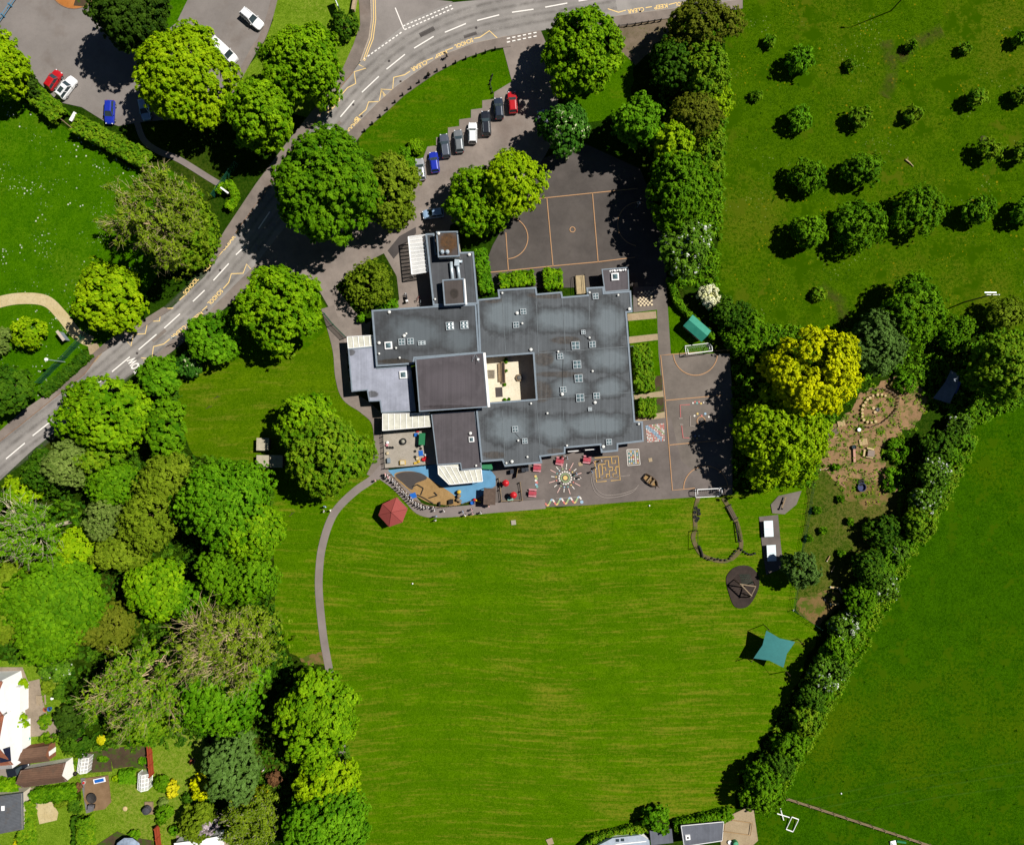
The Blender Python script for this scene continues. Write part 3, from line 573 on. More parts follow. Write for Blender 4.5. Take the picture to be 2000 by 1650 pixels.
def unit(rng, n, zmin=-.3):
    d = rng.normal(size=(int(n * 2.6) + 40, 3)); d /= np.linalg.norm(d, axis=1, keepdims=True)
    return d[d[:, 2] > zmin][:n]
BG_ = [0]
def crown_clumps(rng, rx, ry, rz, nb, cl, sub=.34, fill=.9, fine=False):
    """boughs spread over a dome, clumps over every bough: gives the cauliflower look with dark creases"""
    ax = np.array([rx, ry, rz]); i_ = np.arange(nb) + .5; z_ = 1 - i_ / nb * 1.5; a_ = i_ * 2.39996 + rng.random() * 6; q_ = np.sqrt(np.clip(1 - z_ * z_, 0, 1))
    nbd = np.stack([q_ * np.cos(a_), q_ * np.sin(a_), z_], 1) + rng.normal(size=(nb, 3)) * .16; nbd /= np.linalg.norm(nbd, axis=1, keepdims=True)
    br = (1 - sub * .8) * (.82 + .24 * rng.random(len(nbd)))
    lob = .9 + .16 * np.sin(nbd[:, 0] * 5 + rng.random() * 6) * np.cos(nbd[:, 1] * 4 + rng.random() * 6)
    bc = nbd * ax * (br * lob)[:, None]
    P = []; Nn = []; T = []; rm = (rx * ry * rz) ** (1 / 3)
    for i, b in enumerate(bc):
        r = rm * sub * (.5 + .95 * rng.random()); n = int(2 * math.pi * r * r / cl ** 2 * fill) + 2
        d = rng.normal(size=(n * 3, 3)); d /= np.linalg.norm(d, axis=1, keepdims=True)
        d = d[(d @ nbd[i] > -.2) & (d[:, 2] > -.45)][:n]
        P.append(b + d * r * (.66 + .6 * rng.random((len(d), 1)) ** 1.6) * np.array([1, 1, .8])); Nn.append(d * .7 + nbd[i] * .35 + np.array([0, 0, .25])); T.append(np.full(len(d), rng.random() * .35) + rng.random(len(d)) * .6)
    # sparse leaves deep inside so the ground does not show through
    n = int(rx * ry * 1.0) + 6; d = unit(rng, n, -.7); P.append(d * ax * (.3 + .4 * rng.random(len(d)))[:, None]); BG_[0] = n; Nn.append(d); T.append(np.zeros(len(d)))
    P = np.concatenate(P); Nn = np.concatenate(Nn); Nn /= np.linalg.norm(Nn, axis=1, keepdims=True) + 1e-9
    return P, Nn, np.concatenate(T), bc
def limbs(parent, h, base_r, targets, mat, rng, name="trunk"):
    m = MB(); o = parent.location; fork = h * .42
    lean = Vector((rng.normal() * .3, rng.normal() * .3, 0))
    m.tube([o, o + lean * .4 + Vector((0, 0, fork * .5)), o + lean + Vector((0, 0, fork)), o + lean * 1.2 + Vector((0, 0, h * .8))], [base_r * 1.25, base_r, base_r * .75, base_r * .2], 8)
    f = o + lean + Vector((0, 0, fork))
    for t in targets:
        e = o + Vector(t); mid = f.lerp(e, .5) + Vector((0, 0, -.06 * h))
        m.tube([f, mid, e], [base_r * .5, base_r * .3, base_r * .08], 5)
    return m.build(name, mat, parent, True)
seedc = [100]
def tree(name, label, px, py, rx, ry, h, mat, group=None, cat="tree", clump=.74, leaf=.37, nl=14, nb=None, sub=.34, fill=.95, bark_m='brown', cut=.12, flat=.5, long=1.5, spread=None, rnd=0, squash=1.0):
    """px,py,rx,ry: the crown's middle and half widths on the plan (10 per metre), h: height in metres"""
    seedc[0] += 1; rng = np.random.default_rng(seedc[0] * 7 + rnd)
    zmid = h * .6; c = W(px, py, zmid); k = (CAM_H - zmid) / CAM_H / 10
    rx, ry = rx * k * 1.03, ry * k * 1.03; rz = h * (1 - cut) * .52 * squash
    t = thing(name, label, cat, (c.x, c.y, 0), 0, group); zc = h - rz
    nb = nb or int(max(7, min(46, 2.2 * (rx * ry) ** .62 + 6)))
    P, Nn, T, bc = crown_clumps(rng, rx * .95, ry * .95, rz, nb, clump, sub, fill)
    bigs = np.ones(len(P)); bigs[len(P) - min(BG_[0], len(P)):] = 2.6
    P[:, 2] += zc; keep = P[:, 2] > .15; P, Nn, T, bigs = P[keep], Nn[keep], T[keep], bigs[keep]
    leaves("crown", P, Nn, T, spread or clump * .6, leaf, nl, LM[mat] if isinstance(mat, str) else mat, t, rng, flat, long, bigs)
    tg = [tuple(b + np.array([0, 0, zc])) for b in bc[rng.permutation(len(bc))[:9]]]
    limbs(t, h, max(.07, h * .022), tg, BK[bark_m], rng)
    return t
def bare_tree(name, label, px, py, rx, ry, h, mat, hub=(0, 0), bark_m='tan', density=.55, leaf=.32, group=None, nl=7, lean=.5):
    """an ash just coming into leaf: a fan of pale branches with thin foliage between them"""
    seedc[0] += 1; rng = np.random.default_rng(seedc[0] * 11); rnd = random.Random(seedc[0])
    zmid = h * .62; c = W(px, py, zmid); k = (CAM_H - zmid) / CAM_H / 10; rx, ry = rx * k, ry * k
    t = thing(name, label, "tree", (c.x + hub[0] * .5, c.y + hub[1] * .5, 0), 0, group); o = t.location
    m = MB(); tips = []; f = Vector((c.x + hub[0], c.y + hub[1], h * .42))
    m.tube([o, o.lerp(f, .5) + Vector((.1, 0, h * .02)), f], [h * .028, h * .022, h * .017], 8)
    def grow(p, d, L, r, depth):
        q = p + d * L; midp = p.lerp(q, .5) + Vector((rnd.uniform(-1, 1), rnd.uniform(-1, 1), rnd.uniform(-.4, .9))) * L * .1
        m.tube([p, midp, q], [r, r * .8, r * .52], 5 if depth < 2 else 3)
        if depth >= 5: return
        if depth == 4: tips.append(q)
        if depth >= 2: tips.append(midp); tips.append(q)
        for k in range(3 if depth < 2 else 4 if depth < 3 else 3 if depth < 4 else 2):
            nd = (d + Vector((rnd.gauss(0, .5), rnd.gauss(0, .5), rnd.gauss(.05, .3)))).normalized()
            grow(p.lerp(q, rnd.uniform(.55, 1)), nd, L * rnd.uniform(.55, .8), max(.02, r * .57), depth + 1)
    n0 = 17
    for i in range(n0):
        a = 2 * math.pi * i / n0 + rnd.uniform(-.3, .3); tgt = Vector((c.x + math.cos(a) * rx * rnd.uniform(.28, .44), c.y + math.sin(a) * ry * rnd.uniform(.28, .44), h * rnd.uniform(.66, .88)))
        d = tgt - f; grow(f, d.normalized(), d.length * .78, h * .0105, 1)
    m.build("trunk", BK[bark_m], t)
    P = np.array([tuple(q - o) for q in tips]); P = P[rng.random(len(P)) < density]
    d = unit(rng, int(rx * ry * density * 4.2), -.1); P2 = d * np.array([rx, ry, h * .2]) * (.4 + .6 * rng.random(len(d)))[:, None] * (.85 + .2 * np.sin(d[:, :1] * 7 + 1) * np.cos(d[:, 1:2] * 6)) + np.array([c.x - o.x, c.y - o.y, h * .34])
    P = np.concatenate([P, P2]); Nn = P - np.array([0, 0, h * .3]); Nn /= np.linalg.norm(Nn, axis=1, keepdims=True)
    leaves("crown", P, Nn, rng.random(len(P)) * .9, .6, leaf, nl, LM[mat], t, rng, .3, 1.9)
    return t
def hedge(name, label, pts, wid, h, mat, group=None, cat="hedge", clump=.42, leaf=.3, nl=10, wob=.2, fill=2.2):
    """hedge along a plan polyline: side and top faces of a soft box, all leaves"""
    seedc[0] += 1; rng = np.random.default_rng(seedc[0] * 5)
    P = []; Nn = []
    for a, b in zip(pts[:-1], pts[1:]):
        a, b = np.array(W(*a)), np.array(W(*b)); L = np.linalg.norm(b - a); d = (b - a) / L; s = np.array([-d[1], d[0], 0]); hw = wid / 20
        n = int(L * (2 * hw + 2 * h) / clump ** 2 * fill) + 3
        t = rng.random(n) * L; u = rng.random(n) * (2 * hw + 2 * h)
        top = (u > h) & (u < h + 2 * hw); side = np.where(u <= h, -1, 1)
        x = np.where(top, u - h - hw, side * hw); z = np.where(top, h, np.where(u <= h, u, u - h - 2 * hw))
        r = .82 + .3 * np.sin(t * 1.7 + rng.random() * 6) * wob + rng.normal(size=n) * .1
        P.append(a + d * t[:, None] + s * (x * r)[:, None] + np.array([0, 0, 1]) * (z * np.clip(r, .6, 1.05))[:, None])
        Nn.append(np.where(top[:, None], np.array([0, 0, 1.]), s * side[:, None] + np.array([0, 0, .35])))
    P = np.concatenate(P); Nn = np.concatenate(Nn); Nn /= np.linalg.norm(Nn, axis=1, keepdims=True)
    o0 = W(*pts[0]); t = thing(name, label, cat, (o0.x, o0.y, 0), 0, group); P = P - np.array([o0.x, o0.y, 0])
    leaves("foliage", P, Nn, rng.random(len(P)) * .75, clump * .75, leaf, nl, LM[mat], t, rng, .8)
    return t
def bush(name, label, px, py, rx, ry, h, mat, group=None, cat="shrub", clump=.42, leaf=.26, nl=9, sub=.4, fill=1.1, nb=None, **kw):
    return tree(name, label, px, py, rx, ry, h, mat, group, cat, clump, leaf, nl, nb or 9, sub, fill, cut=.05, **kw)

def cover(label, pts, n, h, mat, leaf=.3, nl=8, clump=.6):
    """low ground cover nobody could count: one leafy mass over a plan polygon"""
    seedc[0] += 1; rng = np.random.default_rng(seedc[0]); q = np.array(pts, float); lo, hi = q.min(0), q.max(0); out = []
    while len(out) < n:
        s = lo + rng.random((n, 2)) * (hi - lo); ins = np.zeros(n, bool); j = len(q) - 1
        for i in range(len(q)):
            c = ((q[i, 1] > s[:, 1]) != (q[j, 1] > s[:, 1])) & (s[:, 0] < (q[j, 0] - q[i, 0]) * (s[:, 1] - q[i, 1]) / (q[j, 1] - q[i, 1] + 1e-9) + q[i, 0]); ins ^= c; j = i
        out += list(s[ins])
    s = np.array(out[:n]); P = np.stack([(s[:, 0] - 1000) / 10, (825 - s[:, 1]) / 10, h * (.3 + .9 * rng.random(n) * (.6 + .4 * np.sin(s[:, 0] * .13) * np.cos(s[:, 1] * .11)))], 1)
    Nn = np.tile([0, 0, 1.], (n, 1)) + rng.normal(size=(n, 3)) * .3
    o = leaves("ground_cover", P, Nn, rng.random(n), clump, leaf, nl, LM[mat], None, rng); o["kind"] = "stuff"; o["label"] = label; o["category"] = "ground cover"
cover("low leafy undergrowth of the wood west of the playing field", [(20, 940), (120, 860), (270, 750), (350, 740), (365, 880), (470, 905), (535, 960), (540, 1180), (570, 1290), (680, 1420), (700, 1640), (520, 1640), (400, 1450), (160, 1470), (100, 1300), (-20, 1290), (-20, 1000)], 5200, .7, 'deep', .4)
cover("low leafy undergrowth of the tree belt beside the court", [(1310, 60), (1400, 20), (1425, 200), (1400, 560), (1320, 560), (1300, 500), (1260, 260), (1300, 140)], 1500, .6, 'mid', .36)
cover("leafy ground cover under the trees and hedges round the clearing", [(1395, 580), (1480, 630), (1740, 655), (1900, 640), (2040, 650), (2040, 770), (1890, 840), (1820, 790), (1770, 730), (1690, 740), (1620, 830), (1590, 950), (1430, 950), (1430, 700)], 2600, .5, 'mid', .34)
cover("weeds scattered over the clearing's bare ground", [(1600, 900), (1625, 840), (1700, 745), (1775, 735), (1820, 780), (1790, 840), (1745, 880), (1770, 950), (1700, 985), (1640, 960)], 330, .15, 'hedge', .24, 7, .5)
cover("tall pale grass and nettles along the pasture side of the hedgerow", [(1900, 880), (1850, 990), (1790, 1080), (1730, 1200), (1670, 1300), (1620, 1390), (1560, 1500), (1530, 1550), (1510, 1540), (1590, 1390), (1660, 1250), (1750, 1090), (1830, 960), (1880, 860)], 620, .5, 'hedge', .26)
cover("rough grass and weeds along the hedgerow foot", [(1870, 850), (1760, 930), (1750, 1000), (1700, 1080), (1640, 1200), (1560, 1340), (1440, 1540), (1500, 1560), (1580, 1430), (1660, 1260), (1750, 1120), (1830, 1000), (1910, 850)], 2200, .45, 'hedge', .3)
# ---- trees around the north-west car park
T = tree
T("broadleaf_tree", "dark feathery tree on the grass island of the north-west car park", 258, 24, 76, 66, 15, 'dark', leaf=.3, nl=16, clump=.7, long=2)
T("lime_tree", "large yellow-green tree overhanging the car park and a hidden white van", 358, 142, 104, 94, 15, 'lime', leaf=.34, nl=15, clump=.7, long=1.9, sub=.26, nb=46)
T("broadleaf_tree", "bright green round tree beside the school sign and its lawn", 588, 124, 80, 82, 14, 'bright', sub=.26, nb=40)
T("broadleaf_tree", "yellowish bright green tree between the car park and the road bend", 510, 220, 74, 72, 14, 'bright', sub=.28)
T("broadleaf_tree", "lime green tree cut off by the left edge above the clipped hedge", -8, 122, 54, 62, 12, 'lime')
bush("shrub", "dark green round shrub at the start of the clipped hedge by the red car", 55, 164, 25, 24, 4.5, 'dark')
bush("shrub", "dark shrub beside the footway below the school sign", 675, 50, 28, 30, 3, 'deep')
T("maple_tree", "largest mid-green feathery tree, overhanging the road and the school drive", 640, 358, 112, 124, 19, 'mid', leaf=.36, nl=15, clump=.75, long=2, sub=.22, nb=60)
T("broadleaf_tree", "olive brown tree between the largest tree and the row of parked cars", 762, 366, 54, 82, 12, 'olive', leaf=.32, clump=.65, sub=.28)
bush("shrub", "bright green shrub at the nose of the silver car ending the parked row", 790, 326, 20, 40, 4.5, 'green')
bush("shrub", "pale olive shrub at the edge of the school drive under the largest tree", 788, 415, 26, 30, 5, 'olive')
bare_tree("ash_tree", "pale branched half bare ash tree overhanging the road and its yellow lettering", 325, 432, 108, 116, 16, 'olive', hub=(-1.5, 0), density=.5)
T("broadleaf_tree", "yellow-green round tree at the end of the sandy path by the road", 212, 580, 73, 70, 10, 'lime', sub=.26, nb=34)
bush("shrub", "yellow olive round bush on the lawn inside the bend of the sandy path", 52, 646, 42, 40, 4.5, 'lime', leaf=.24)
T("broadleaf_tree", "bright green broad tree on the school lawn beside the drive entrance", 545, 596, 95, 84, 13, 'bright', sub=.24, nb=44)
T("broadleaf_tree", "small rounded green tree at the roadside beside the SCHOOL KEEP CLEAR lettering", 410, 658, 52, 52, 8, 'green', leaf=.34, clump=.65)
bush("shrub", "variegated pale shrub between two roadside trees on the school lawn", 370, 711, 31, 30, 4, 'chestnut', leaf=.3)
T("broadleaf_tree", "small green tree covering the end of the SLOW lettering", 312, 738, 42, 41, 7, 'green', leaf=.34, clump=.65)
T("broadleaf_tree", "large bright green tree at the road edge south-west of the SLOW lettering", 200, 806, 98, 80, 13, 'bright', sub=.27)
T("broadleaf_tree", "mid-green tree between the large roadside tree and the school lawn", 322, 842, 44, 66, 10, 'mid', leaf=.36)
T("broadleaf_tree", "dark green tree at the left edge across the road from the wood", 8, 762, 54, 52, 8, 'deep', clump=.75)
bush("shrub", "thin whitish shrub at the left edge below the yellow olive bush", -6, 668, 22, 42, 4, 'sage')
# ---- the wood on the left
WG = "trees of the wood west of the playing field"
for a in (("dull green tree by the road at the wood's northern corner", 92, 918, 48, 46, 9, 'deep', .3), ("pale grey-green willow-like tree in the northern wood", 138, 905, 44, 48, 11, 'sage', .34),
          ("yellow-green small-crowned tree beside the grey-green one in the northern wood", 192, 886, 46, 36, 10, 'hedge', .36), ("shaded mid-green tree with pale dead twigs in the northern wood", 220, 945, 58, 50, 9, 'mid', .34),
          ("olive yellow tree next to the school lawn's western corner", 318, 935, 52, 58, 12, 'olive', .38), ("small lime green tree near the left edge of the wood below the road", 42, 962, 32, 30, 8, 'lime', .36),
          ("hazy olive grey tree standing in the middle of the wood", 205, 1022, 38, 44, 12, 'sage', .26), ("olive green tree beside the dark gap in the wood", 292, 1018, 56, 62, 13, 'olive', .36),
          ("dull olive tree south of the hazy grey one", 232, 1078, 52, 40, 11, 'olive', .34),
          ("dark green half of the tall pair at the edge of the mown field", 440, 985, 92, 90, 16, 'green', .4), ("bright yellow-green lower half of the tall pair at the field edge", 492, 1040, 70, 58, 15, 'bright', .4),
          ("small yellow-green tree above the big bright one on the left", 150, 1072, 40, 40, 11, 'lime', .38),
          ("big bright green tree on the left filling the wood's south-west", 108, 1180, 96, 106, 15, 'mid', .42), ("rusty yellow tree cut off by the left edge of the wood", 4, 1180, 46, 86, 14, 'olive', .42),
          ("bright green medium tree right of the big bright one", 302, 1152, 62, 58, 12, 'bright', .44), ("dark bluish green small tree beside the bright medium tree", 368, 1178, 36, 38, 9, 'green', .34),
          ("olive brown tree between the big bright tree and the half bare ones", 205, 1228, 60, 50, 10, 'brown', .34), ("dark mid-green tree at the field edge below the tall pair", 462, 1118, 82, 52, 12, 'mid', .38),
          ("dense dark green tree above the long garden lawn", 430, 1356, 76, 86, 14, 'green', .46)):
    T("woodland_tree", *a[:7], group=WG, leaf=a[7] * .8, nl=13, clump=.68 if a[7] > .35 else .56)
bare_tree("ash_tree", "half bare pale branched ash near the wood's left edge", 62, 1034, 98, 62, 15, 'mid', hub=(1.5, 0), bark_m='pale', density=.4, group=WG)
bare_tree("ash_tree", "half bare ash with twisting pale limbs at the edge of the mown field", 468, 1252, 124, 96, 16, 'olive', hub=(2, 1.5), density=.42, group=WG)
bare_tree("ash_tree", "half bare tan limbed ash standing above the garden greenhouses", 288, 1326, 104, 100, 16, 'hedge', hub=(2, 2), density=.5, group=WG)
T("woodland_tree", "yellow-green low tree under the bare branches above the greenhouses", 272, 1398, 82, 54, 8, 'hedge', group=WG, leaf=.3, clump=.6)
T("woodland_tree", "olive green low tree under the western bare branches beside the roadside lawn", 360, 455, 66, 72, 7, 'hedge', leaf=.3, clump=.6)
T("broadleaf_tree", "bright green round tree overhanging the southern end of the field path", 622, 1400, 88, 104, 14, 'bright', sub=.24, nb=46)
T("broadleaf_tree", "golden yellow tree between two green ones by the field path", 640, 1532, 66, 44, 10, 'lime', clump=.75)
T("broadleaf_tree", "deep green tree cut off by the bottom edge beside the field", 640, 1612, 90, 76, 14, 'green')
T("conifer_tree", "grey-green feathery conifer beside the long garden lawn", 452, 1496, 48, 78, 11, 'grey', leaf=.28, nl=16, clump=.6, long=2.2)
bush("shrub", "bright yellow round bush in front of the feathery conifer", 392, 1542, 23, 24, 4, 'yellow')
T("small_tree", "olive grey small tree at the lower end of the long garden", 385, 1602, 44, 42, 6, 'olive', leaf=.28, clump=.55)
bush("lilac_shrub", "pale lilac flowering shrub beside the white roof at the bottom edge", 405, 1612, 20, 18, 6.6, 'lilac')
bare_tree("small_tree", "thin grey half bare tree between the conifer and the bottom green tree", 498, 1590, 52, 62, 9, 'olive', bark_m='pale', density=.8, leaf=.26)
T("small_tree", "dark green small tree shading the garden east of the white house", 134, 1408, 28, 34, 6, 'dark', leaf=.28, clump=.55)
bush("shrub", "dark green round bush beside the brown roofed outbuildings", 150, 1448, 30, 34, 4, 'deep')
bush("shrub", "white leaved shrub behind the garden patio of the white house", 102, 1310, 34, 16, 4, 'hawthorn')
bush("copper_shrub", "reddish brown shrub in the garden corner near the field path", 534, 1520, 14, 16, 3, 'copper')
bush("shrub", "golden bush at the garden end left of the yellow tree", 508, 1552, 16, 16, 3, 'gold')
# ---- trees on the school lawn and by the cars
T("broadleaf_tree", "bright green upper crown of the pair on the school's west lawn", 600, 826, 64, 60, 11, 'bright', leaf=.36)
T("broadleaf_tree", "olive green larger crown of the pair on the school's west lawn", 636, 888, 86, 84, 13, 'hedge', leaf=.34, clump=.7)
bush("clipped_shrub", "flat clipped round shrub at the end of the parked cars", 812, 286, 17, 17, 1.7, 'bright', leaf=.2, clump=.26, fill=1.8, nb=26, sub=.26)
T("broadleaf_tree", "vivid green tree behind the pale blue car by the school kitchen", 938, 386, 66, 74, 9, 'bright')
T("broadleaf_tree", "yellow-green tree next to the vivid green one above the court", 1000, 354, 60, 66, 12, 'lime', leaf=.34)
T("broadleaf_tree", "very large round green tree at the school entrance by the main road", 1142, 98, 89, 95, 11.8, 'bright', sub=.2, nb=64, clump=.7, leaf=.38)
T("chestnut_tree", "dark green horse chestnut speckled with pale flowers above the court", 1106, 250, 50, 52, 10, 'chestnut', leaf=.4, clump=.7)
T("small_tree", "thin olive tree in the bed between the drive and the school's west hall", 722, 556, 56, 54, 6, 'olive', leaf=.26, nl=8, fill=.6, clump=.55)
bush("shrub", "bright green shrub against the north-west corner of the school's west hall", 750, 592, 28, 16, 2.2, 'green'); bush("shrub", "small green bush at the end of the drive bed by the school wall", 706, 620, 9, 12, 2, 'green')
bush("shrub", "low leafy tuft growing alone in the school's west lawn", 566, 692, 14, 8, .8, 'hedge')
# ---- tree belt between court and meadow
BG = "trees of the belt between the court and the meadow"
for a in (("olive brown mixed tree at the northern end of the belt by the road", 1368, 52, 72, 56, 11, 'brown', .32), ("dark green tree with yellow tips in the northern belt", 1376, 128, 50, 70, 10, 'hedge', .36),
          ("deep green tree edging the shaded verge in the northern belt", 1318, 122, 40, 54, 9, 'deep', .34),
          ("green round tree in the belt above the court's corner", 1254, 240, 48, 58, 12, 'green', .42), ("yellow-green tree leaning over the court from the belt", 1312, 282, 36, 42, 11, 'lime', .4),
          ("brownish twiggy tree in the middle of the belt", 1356, 226, 50, 46, 10, 'brown', .28), ("broad mid-green tree in the belt east of the court", 1330, 372, 72, 78, 13, 'mid', .36),
          ("pale green tree along the meadow side of the belt", 1386, 300, 30, 60, 7, 'hedge', .3), ("green tree flecked with white flowers at the southern belt", 1342, 482, 52, 66, 11, 'hawthorn', .36),
          ("small yellow-green tree on the meadow side opposite the court", 1404, 200, 24, 40, 6, 'lime', .3)):
    T("belt_tree", *a[:7], group=BG, leaf=a[7], clump=.72)
T("hawthorn_tree", "white blossoming small tree above the green roofed shed", 1384, 577, 25, 26, 5, 'blossom', leaf=.3, clump=.5)
for a in (("dark green shrubs east of the green roofed shed", 1430, 612, 46, 40, 5, 'deep'), ("mid-green shrub along the meadow edge behind the golden tree", 1470, 640, 36, 34, 5, 'mid'), ("low dark shrub between the shed and the golden tree", 1436, 660, 36, 32, 4, 'mid')):
    bush("shrub", *a)
T("golden_tree", "golden yellow large tree beside the forest school clearing", 1592, 724, 102, 96, 15, 'yellow', sub=.25, nb=44)
T("lime_tree", "yellow-green large tree below the golden one at the court's edge", 1530, 862, 96, 108, 12, 'lime', sub=.24, nb=50, leaf=.34)
T("willow_tree", "grey-green soft willow right of the golden tree", 1716, 676, 52, 66, 9, 'grey', leaf=.24, nl=18, clump=.5, long=2.2)
T("broadleaf_tree", "dark mid-green spreading tree at the corner of the meadow by the telegraph pole", 1786, 612, 66, 72, 9, 'mid', leaf=.34)
T("broadleaf_tree", "green tree casting a long shadow over the tarpaulin shelter", 1966, 720, 60, 70, 12, 'hedge', leaf=.38)
T("small_tree", "small olive tree in the hedge right of the telegraph pole", 1966, 612, 40, 34, 6, 'olive', leaf=.3)
bush("shrub", "leafy low bush under the telegraph pole", 1866, 650, 42, 40, 4, 'mid'); bush("shrub", "bright green bush at the meadow corner beside the clearing", 1770, 745, 22, 26, 2.4, 'green')
T("willow_tree", "grey-green willow beside the table tennis tables", 1566, 1112, 33, 40, 7, 'grey', leaf=.24, nl=18, clump=.5, long=2.2)
# ---- hawthorn hedgerow between the school and the pasture
HG = "hawthorns of the hedgerow along the pasture"
hedge("hedge", "continuous tangled hedge growing between the hedgerow hawthorns along the pasture", [(1880, 850), (1826, 912), (1806, 980), (1752, 1062), (1700, 1130), (1656, 1215), (1622, 1290), (1590, 1360), (1560, 1430), (1500, 1530)], 34, 2.6, 'mid', clump=.6, leaf=.36, wob=.5)
for i, a in enumerate((("topmost hedgerow hawthorn, white tipped, by the tarpaulin shelter", 1878, 836, 38, 36, 6, 'hawthorn'), ("dark green hedgerow bush east of the clearing", 1838, 872, 36, 34, 6, 'deep'), ("hedgerow hawthorn with white blossom beside the clearing's path", 1826, 928, 44, 36, 6, 'hawthorn'),
      ("hedgerow hawthorn heavily white with blossom facing the pasture", 1806, 976, 40, 32, 6, 'hawthorn'), ("olive hedgerow bush below the heavily blossoming hawthorn", 1800, 1028, 44, 38, 6.5, 'hedge'), ("dark low hedgerow bush above the lone blossom cluster", 1732, 1040, 44, 44, 6, 'deep'),
      ("hedgerow hawthorn with one round white blossom cluster", 1752, 1082, 26, 24, 4, 'hawthorn'), ("dark hedgerow bush facing the log seats", 1694, 1112, 38, 42, 6, 'deep'), ("hedgerow hawthorn with yellow-green sunny side", 1724, 1140, 28, 36, 5, 'hawthorn'),
      ("dark hedgerow bush beside the log seats", 1682, 1176, 36, 34, 5.5, 'mid'), ("hedgerow bush at the fence corner flecked white", 1652, 1224, 38, 38, 5.5, 'hawthorn'), ("hedgerow bush right of the shade sail", 1632, 1272, 36, 34, 6, 'mid'),
      ("hedgerow hawthorn with white sprays below the shade sail", 1620, 1316, 38, 34, 6, 'hawthorn'), ("dark hedgerow bush in the lower third of the row", 1588, 1364, 36, 36, 6, 'deep'), ("hedgerow bush with a yellow-green pasture side", 1576, 1412, 38, 34, 6, 'hedge'),
      ("mid-green hedgerow bush near the lower end of the row", 1540, 1456, 36, 36, 6, 'mid'), ("hedgerow bush above the wide end tree", 1518, 1498, 38, 34, 6, 'deep'), ("wide green tree ending the hedgerow by the garden decking", 1488, 1546, 50, 46, 7, 'mid'))):
    T("hawthorn", a[0], a[1] + (i * 37 % 9 - 4), a[2], a[3] * (.66 + (i * 53 % 7) * .065), a[4] * (.8 + (i * 31 % 5) * .08), a[5] * (.7 + (i * 17 % 5) * .07), a[6], group=HG, leaf=.3, clump=.55, cut=.05, sub=.42, nb=11)
for i, (a, b) in enumerate((((1770, 860), (1736, 900)), ((1760, 920), (1730, 960)))):
    bush("bramble", ("bramble patch beside the clearing nearest the log circle", "bramble patch beside the clearing nearest the blue paddling pool")[i], (a[0] + b[0]) / 2, (a[1] + b[1]) / 2, 24, 30, 1.6, 'green', clump=.35)
# ---- orchard trees in the meadow
OG = "young orchard trees standing in rows in the meadow"
OR = [(1562, 116, 30, 4), (1505, 78, 14, 1.6), (1662, 126, 12, 1.4), (1562, 230, 26, 3.4), (1680, 226, 24, 3.2), (1787, 222, 17, 2.6), (1910, 188, 22, 3.2), (1932, 290, 24, 3.6), (1582, 342, 34, 4.5), (1690, 332, 34, 4.2), (1580, 452, 38, 4.8), (1682, 432, 46, 5.6), (1794, 410, 50, 5.6), (1916, 412, 30, 4), (1996, 74, 17, 2.6), (2000, 184, 20, 3), (2004, 295, 24, 3.4), (2010, 412, 26, 3.6), (1782, 88, 12, 2), (1886, 92, 12, 1.8), (1600, 575, 16, 1.2), (1478, 188, 12, 1.2)]
OL = ["top left orchard tree, leafy, casting a spiky shadow", "low sapling above the top left orchard tree", "tiny sapling right of the top left orchard tree", "first tree of the second orchard row, thin crowned", "second tree of the second orchard row, sparse twigs", "third tree of the second orchard row, star shaped and small",
      "fourth tree of the second orchard row, pale leaves", "orchard tree with brown dug soil beside it", "first tree of the third orchard row, bushy", "second tree of the third orchard row, bushy", "first tree of the fourth orchard row, round and dense", "second tree of the fourth orchard row, greyish and wide",
      "widest orchard tree, third in the fourth row", "fourth tree of the fourth orchard row, round", "sapling at the right edge in the first orchard row", "sapling at the right edge in the second orchard row", "orchard tree cut by the right edge in the third row", "orchard tree cut by the right edge in the fourth row",
      "dead looking sapling with forked shadow in the first orchard row", "bent sapling right of the forked one in the first row", "low dark clump of weeds below the fourth orchard row", "low weed clump beside the belt's yellow-green tree"]
i_o = 0
for (x, y, r, h), lb in zip(OR, OL):
    r *= 1.0 if y < 310 else 1.1; h *= 1.05 if y < 310 else 1.2
    T("orchard_tree", lb, x, y, r, r * .95, h, 'mid' if r > 30 else 'green' if r > 24 else 'hedge', group=OG, leaf=.32, nl=7, clump=.5, sub=.44, nb=13, fill=.3 if y < 310 else .55, cut=.1, long=2.4, rnd=i_o)
    i_o += 1
# ---- hedges
hedge("hedge", "clipped yellow-green hedge left of the small gate along the car park", [(78, 190), (128, 236)], 34, 2.4, 'hedge')
hedge("hedge", "long clipped hedge right of the small gate running to the ash tree", [(158, 248), (215, 278), (300, 322)], 34, 2.4, 'hedge')
hedge("hedge", "trimmed hedge hoop in the dark corner by the road footway", [(428, 376), (452, 362), (464, 384), (450, 410)], 12, 1.6, 'bright')
hedge("hedge", "leafy strip of shrubs along the kitchen wing's east wall", [(938, 492), (946, 540), (952, 574)], 24, 2, 'green')
hedge("hedge", "wide clipped hedge block left of the slab step at the court", [(978, 552), (1042, 544)], 28, 1.8, 'bright')
hedge("hedge", "square clipped hedge block with a rounded top right of the slab step", [(1062, 548), (1096, 546)], 38, 1.9, 'bright')
hedge("hedge", "roadside hedge strip under the green mesh fence on the left", [(90, 768), (140, 725), (178, 690)], 18, 1.4, 'deep')
hedge("hedge", "curved hedge running behind the green roofed shed", [(1306, 545), (1320, 590), (1345, 618), (1392, 660)], 10, 1.4, 'mid')
hedge("shrub_border", "tall shrub border against the school's east wall between two slab paths", [(1246, 676), (1254, 706), (1258, 764)], 36, 2, 'hedge')
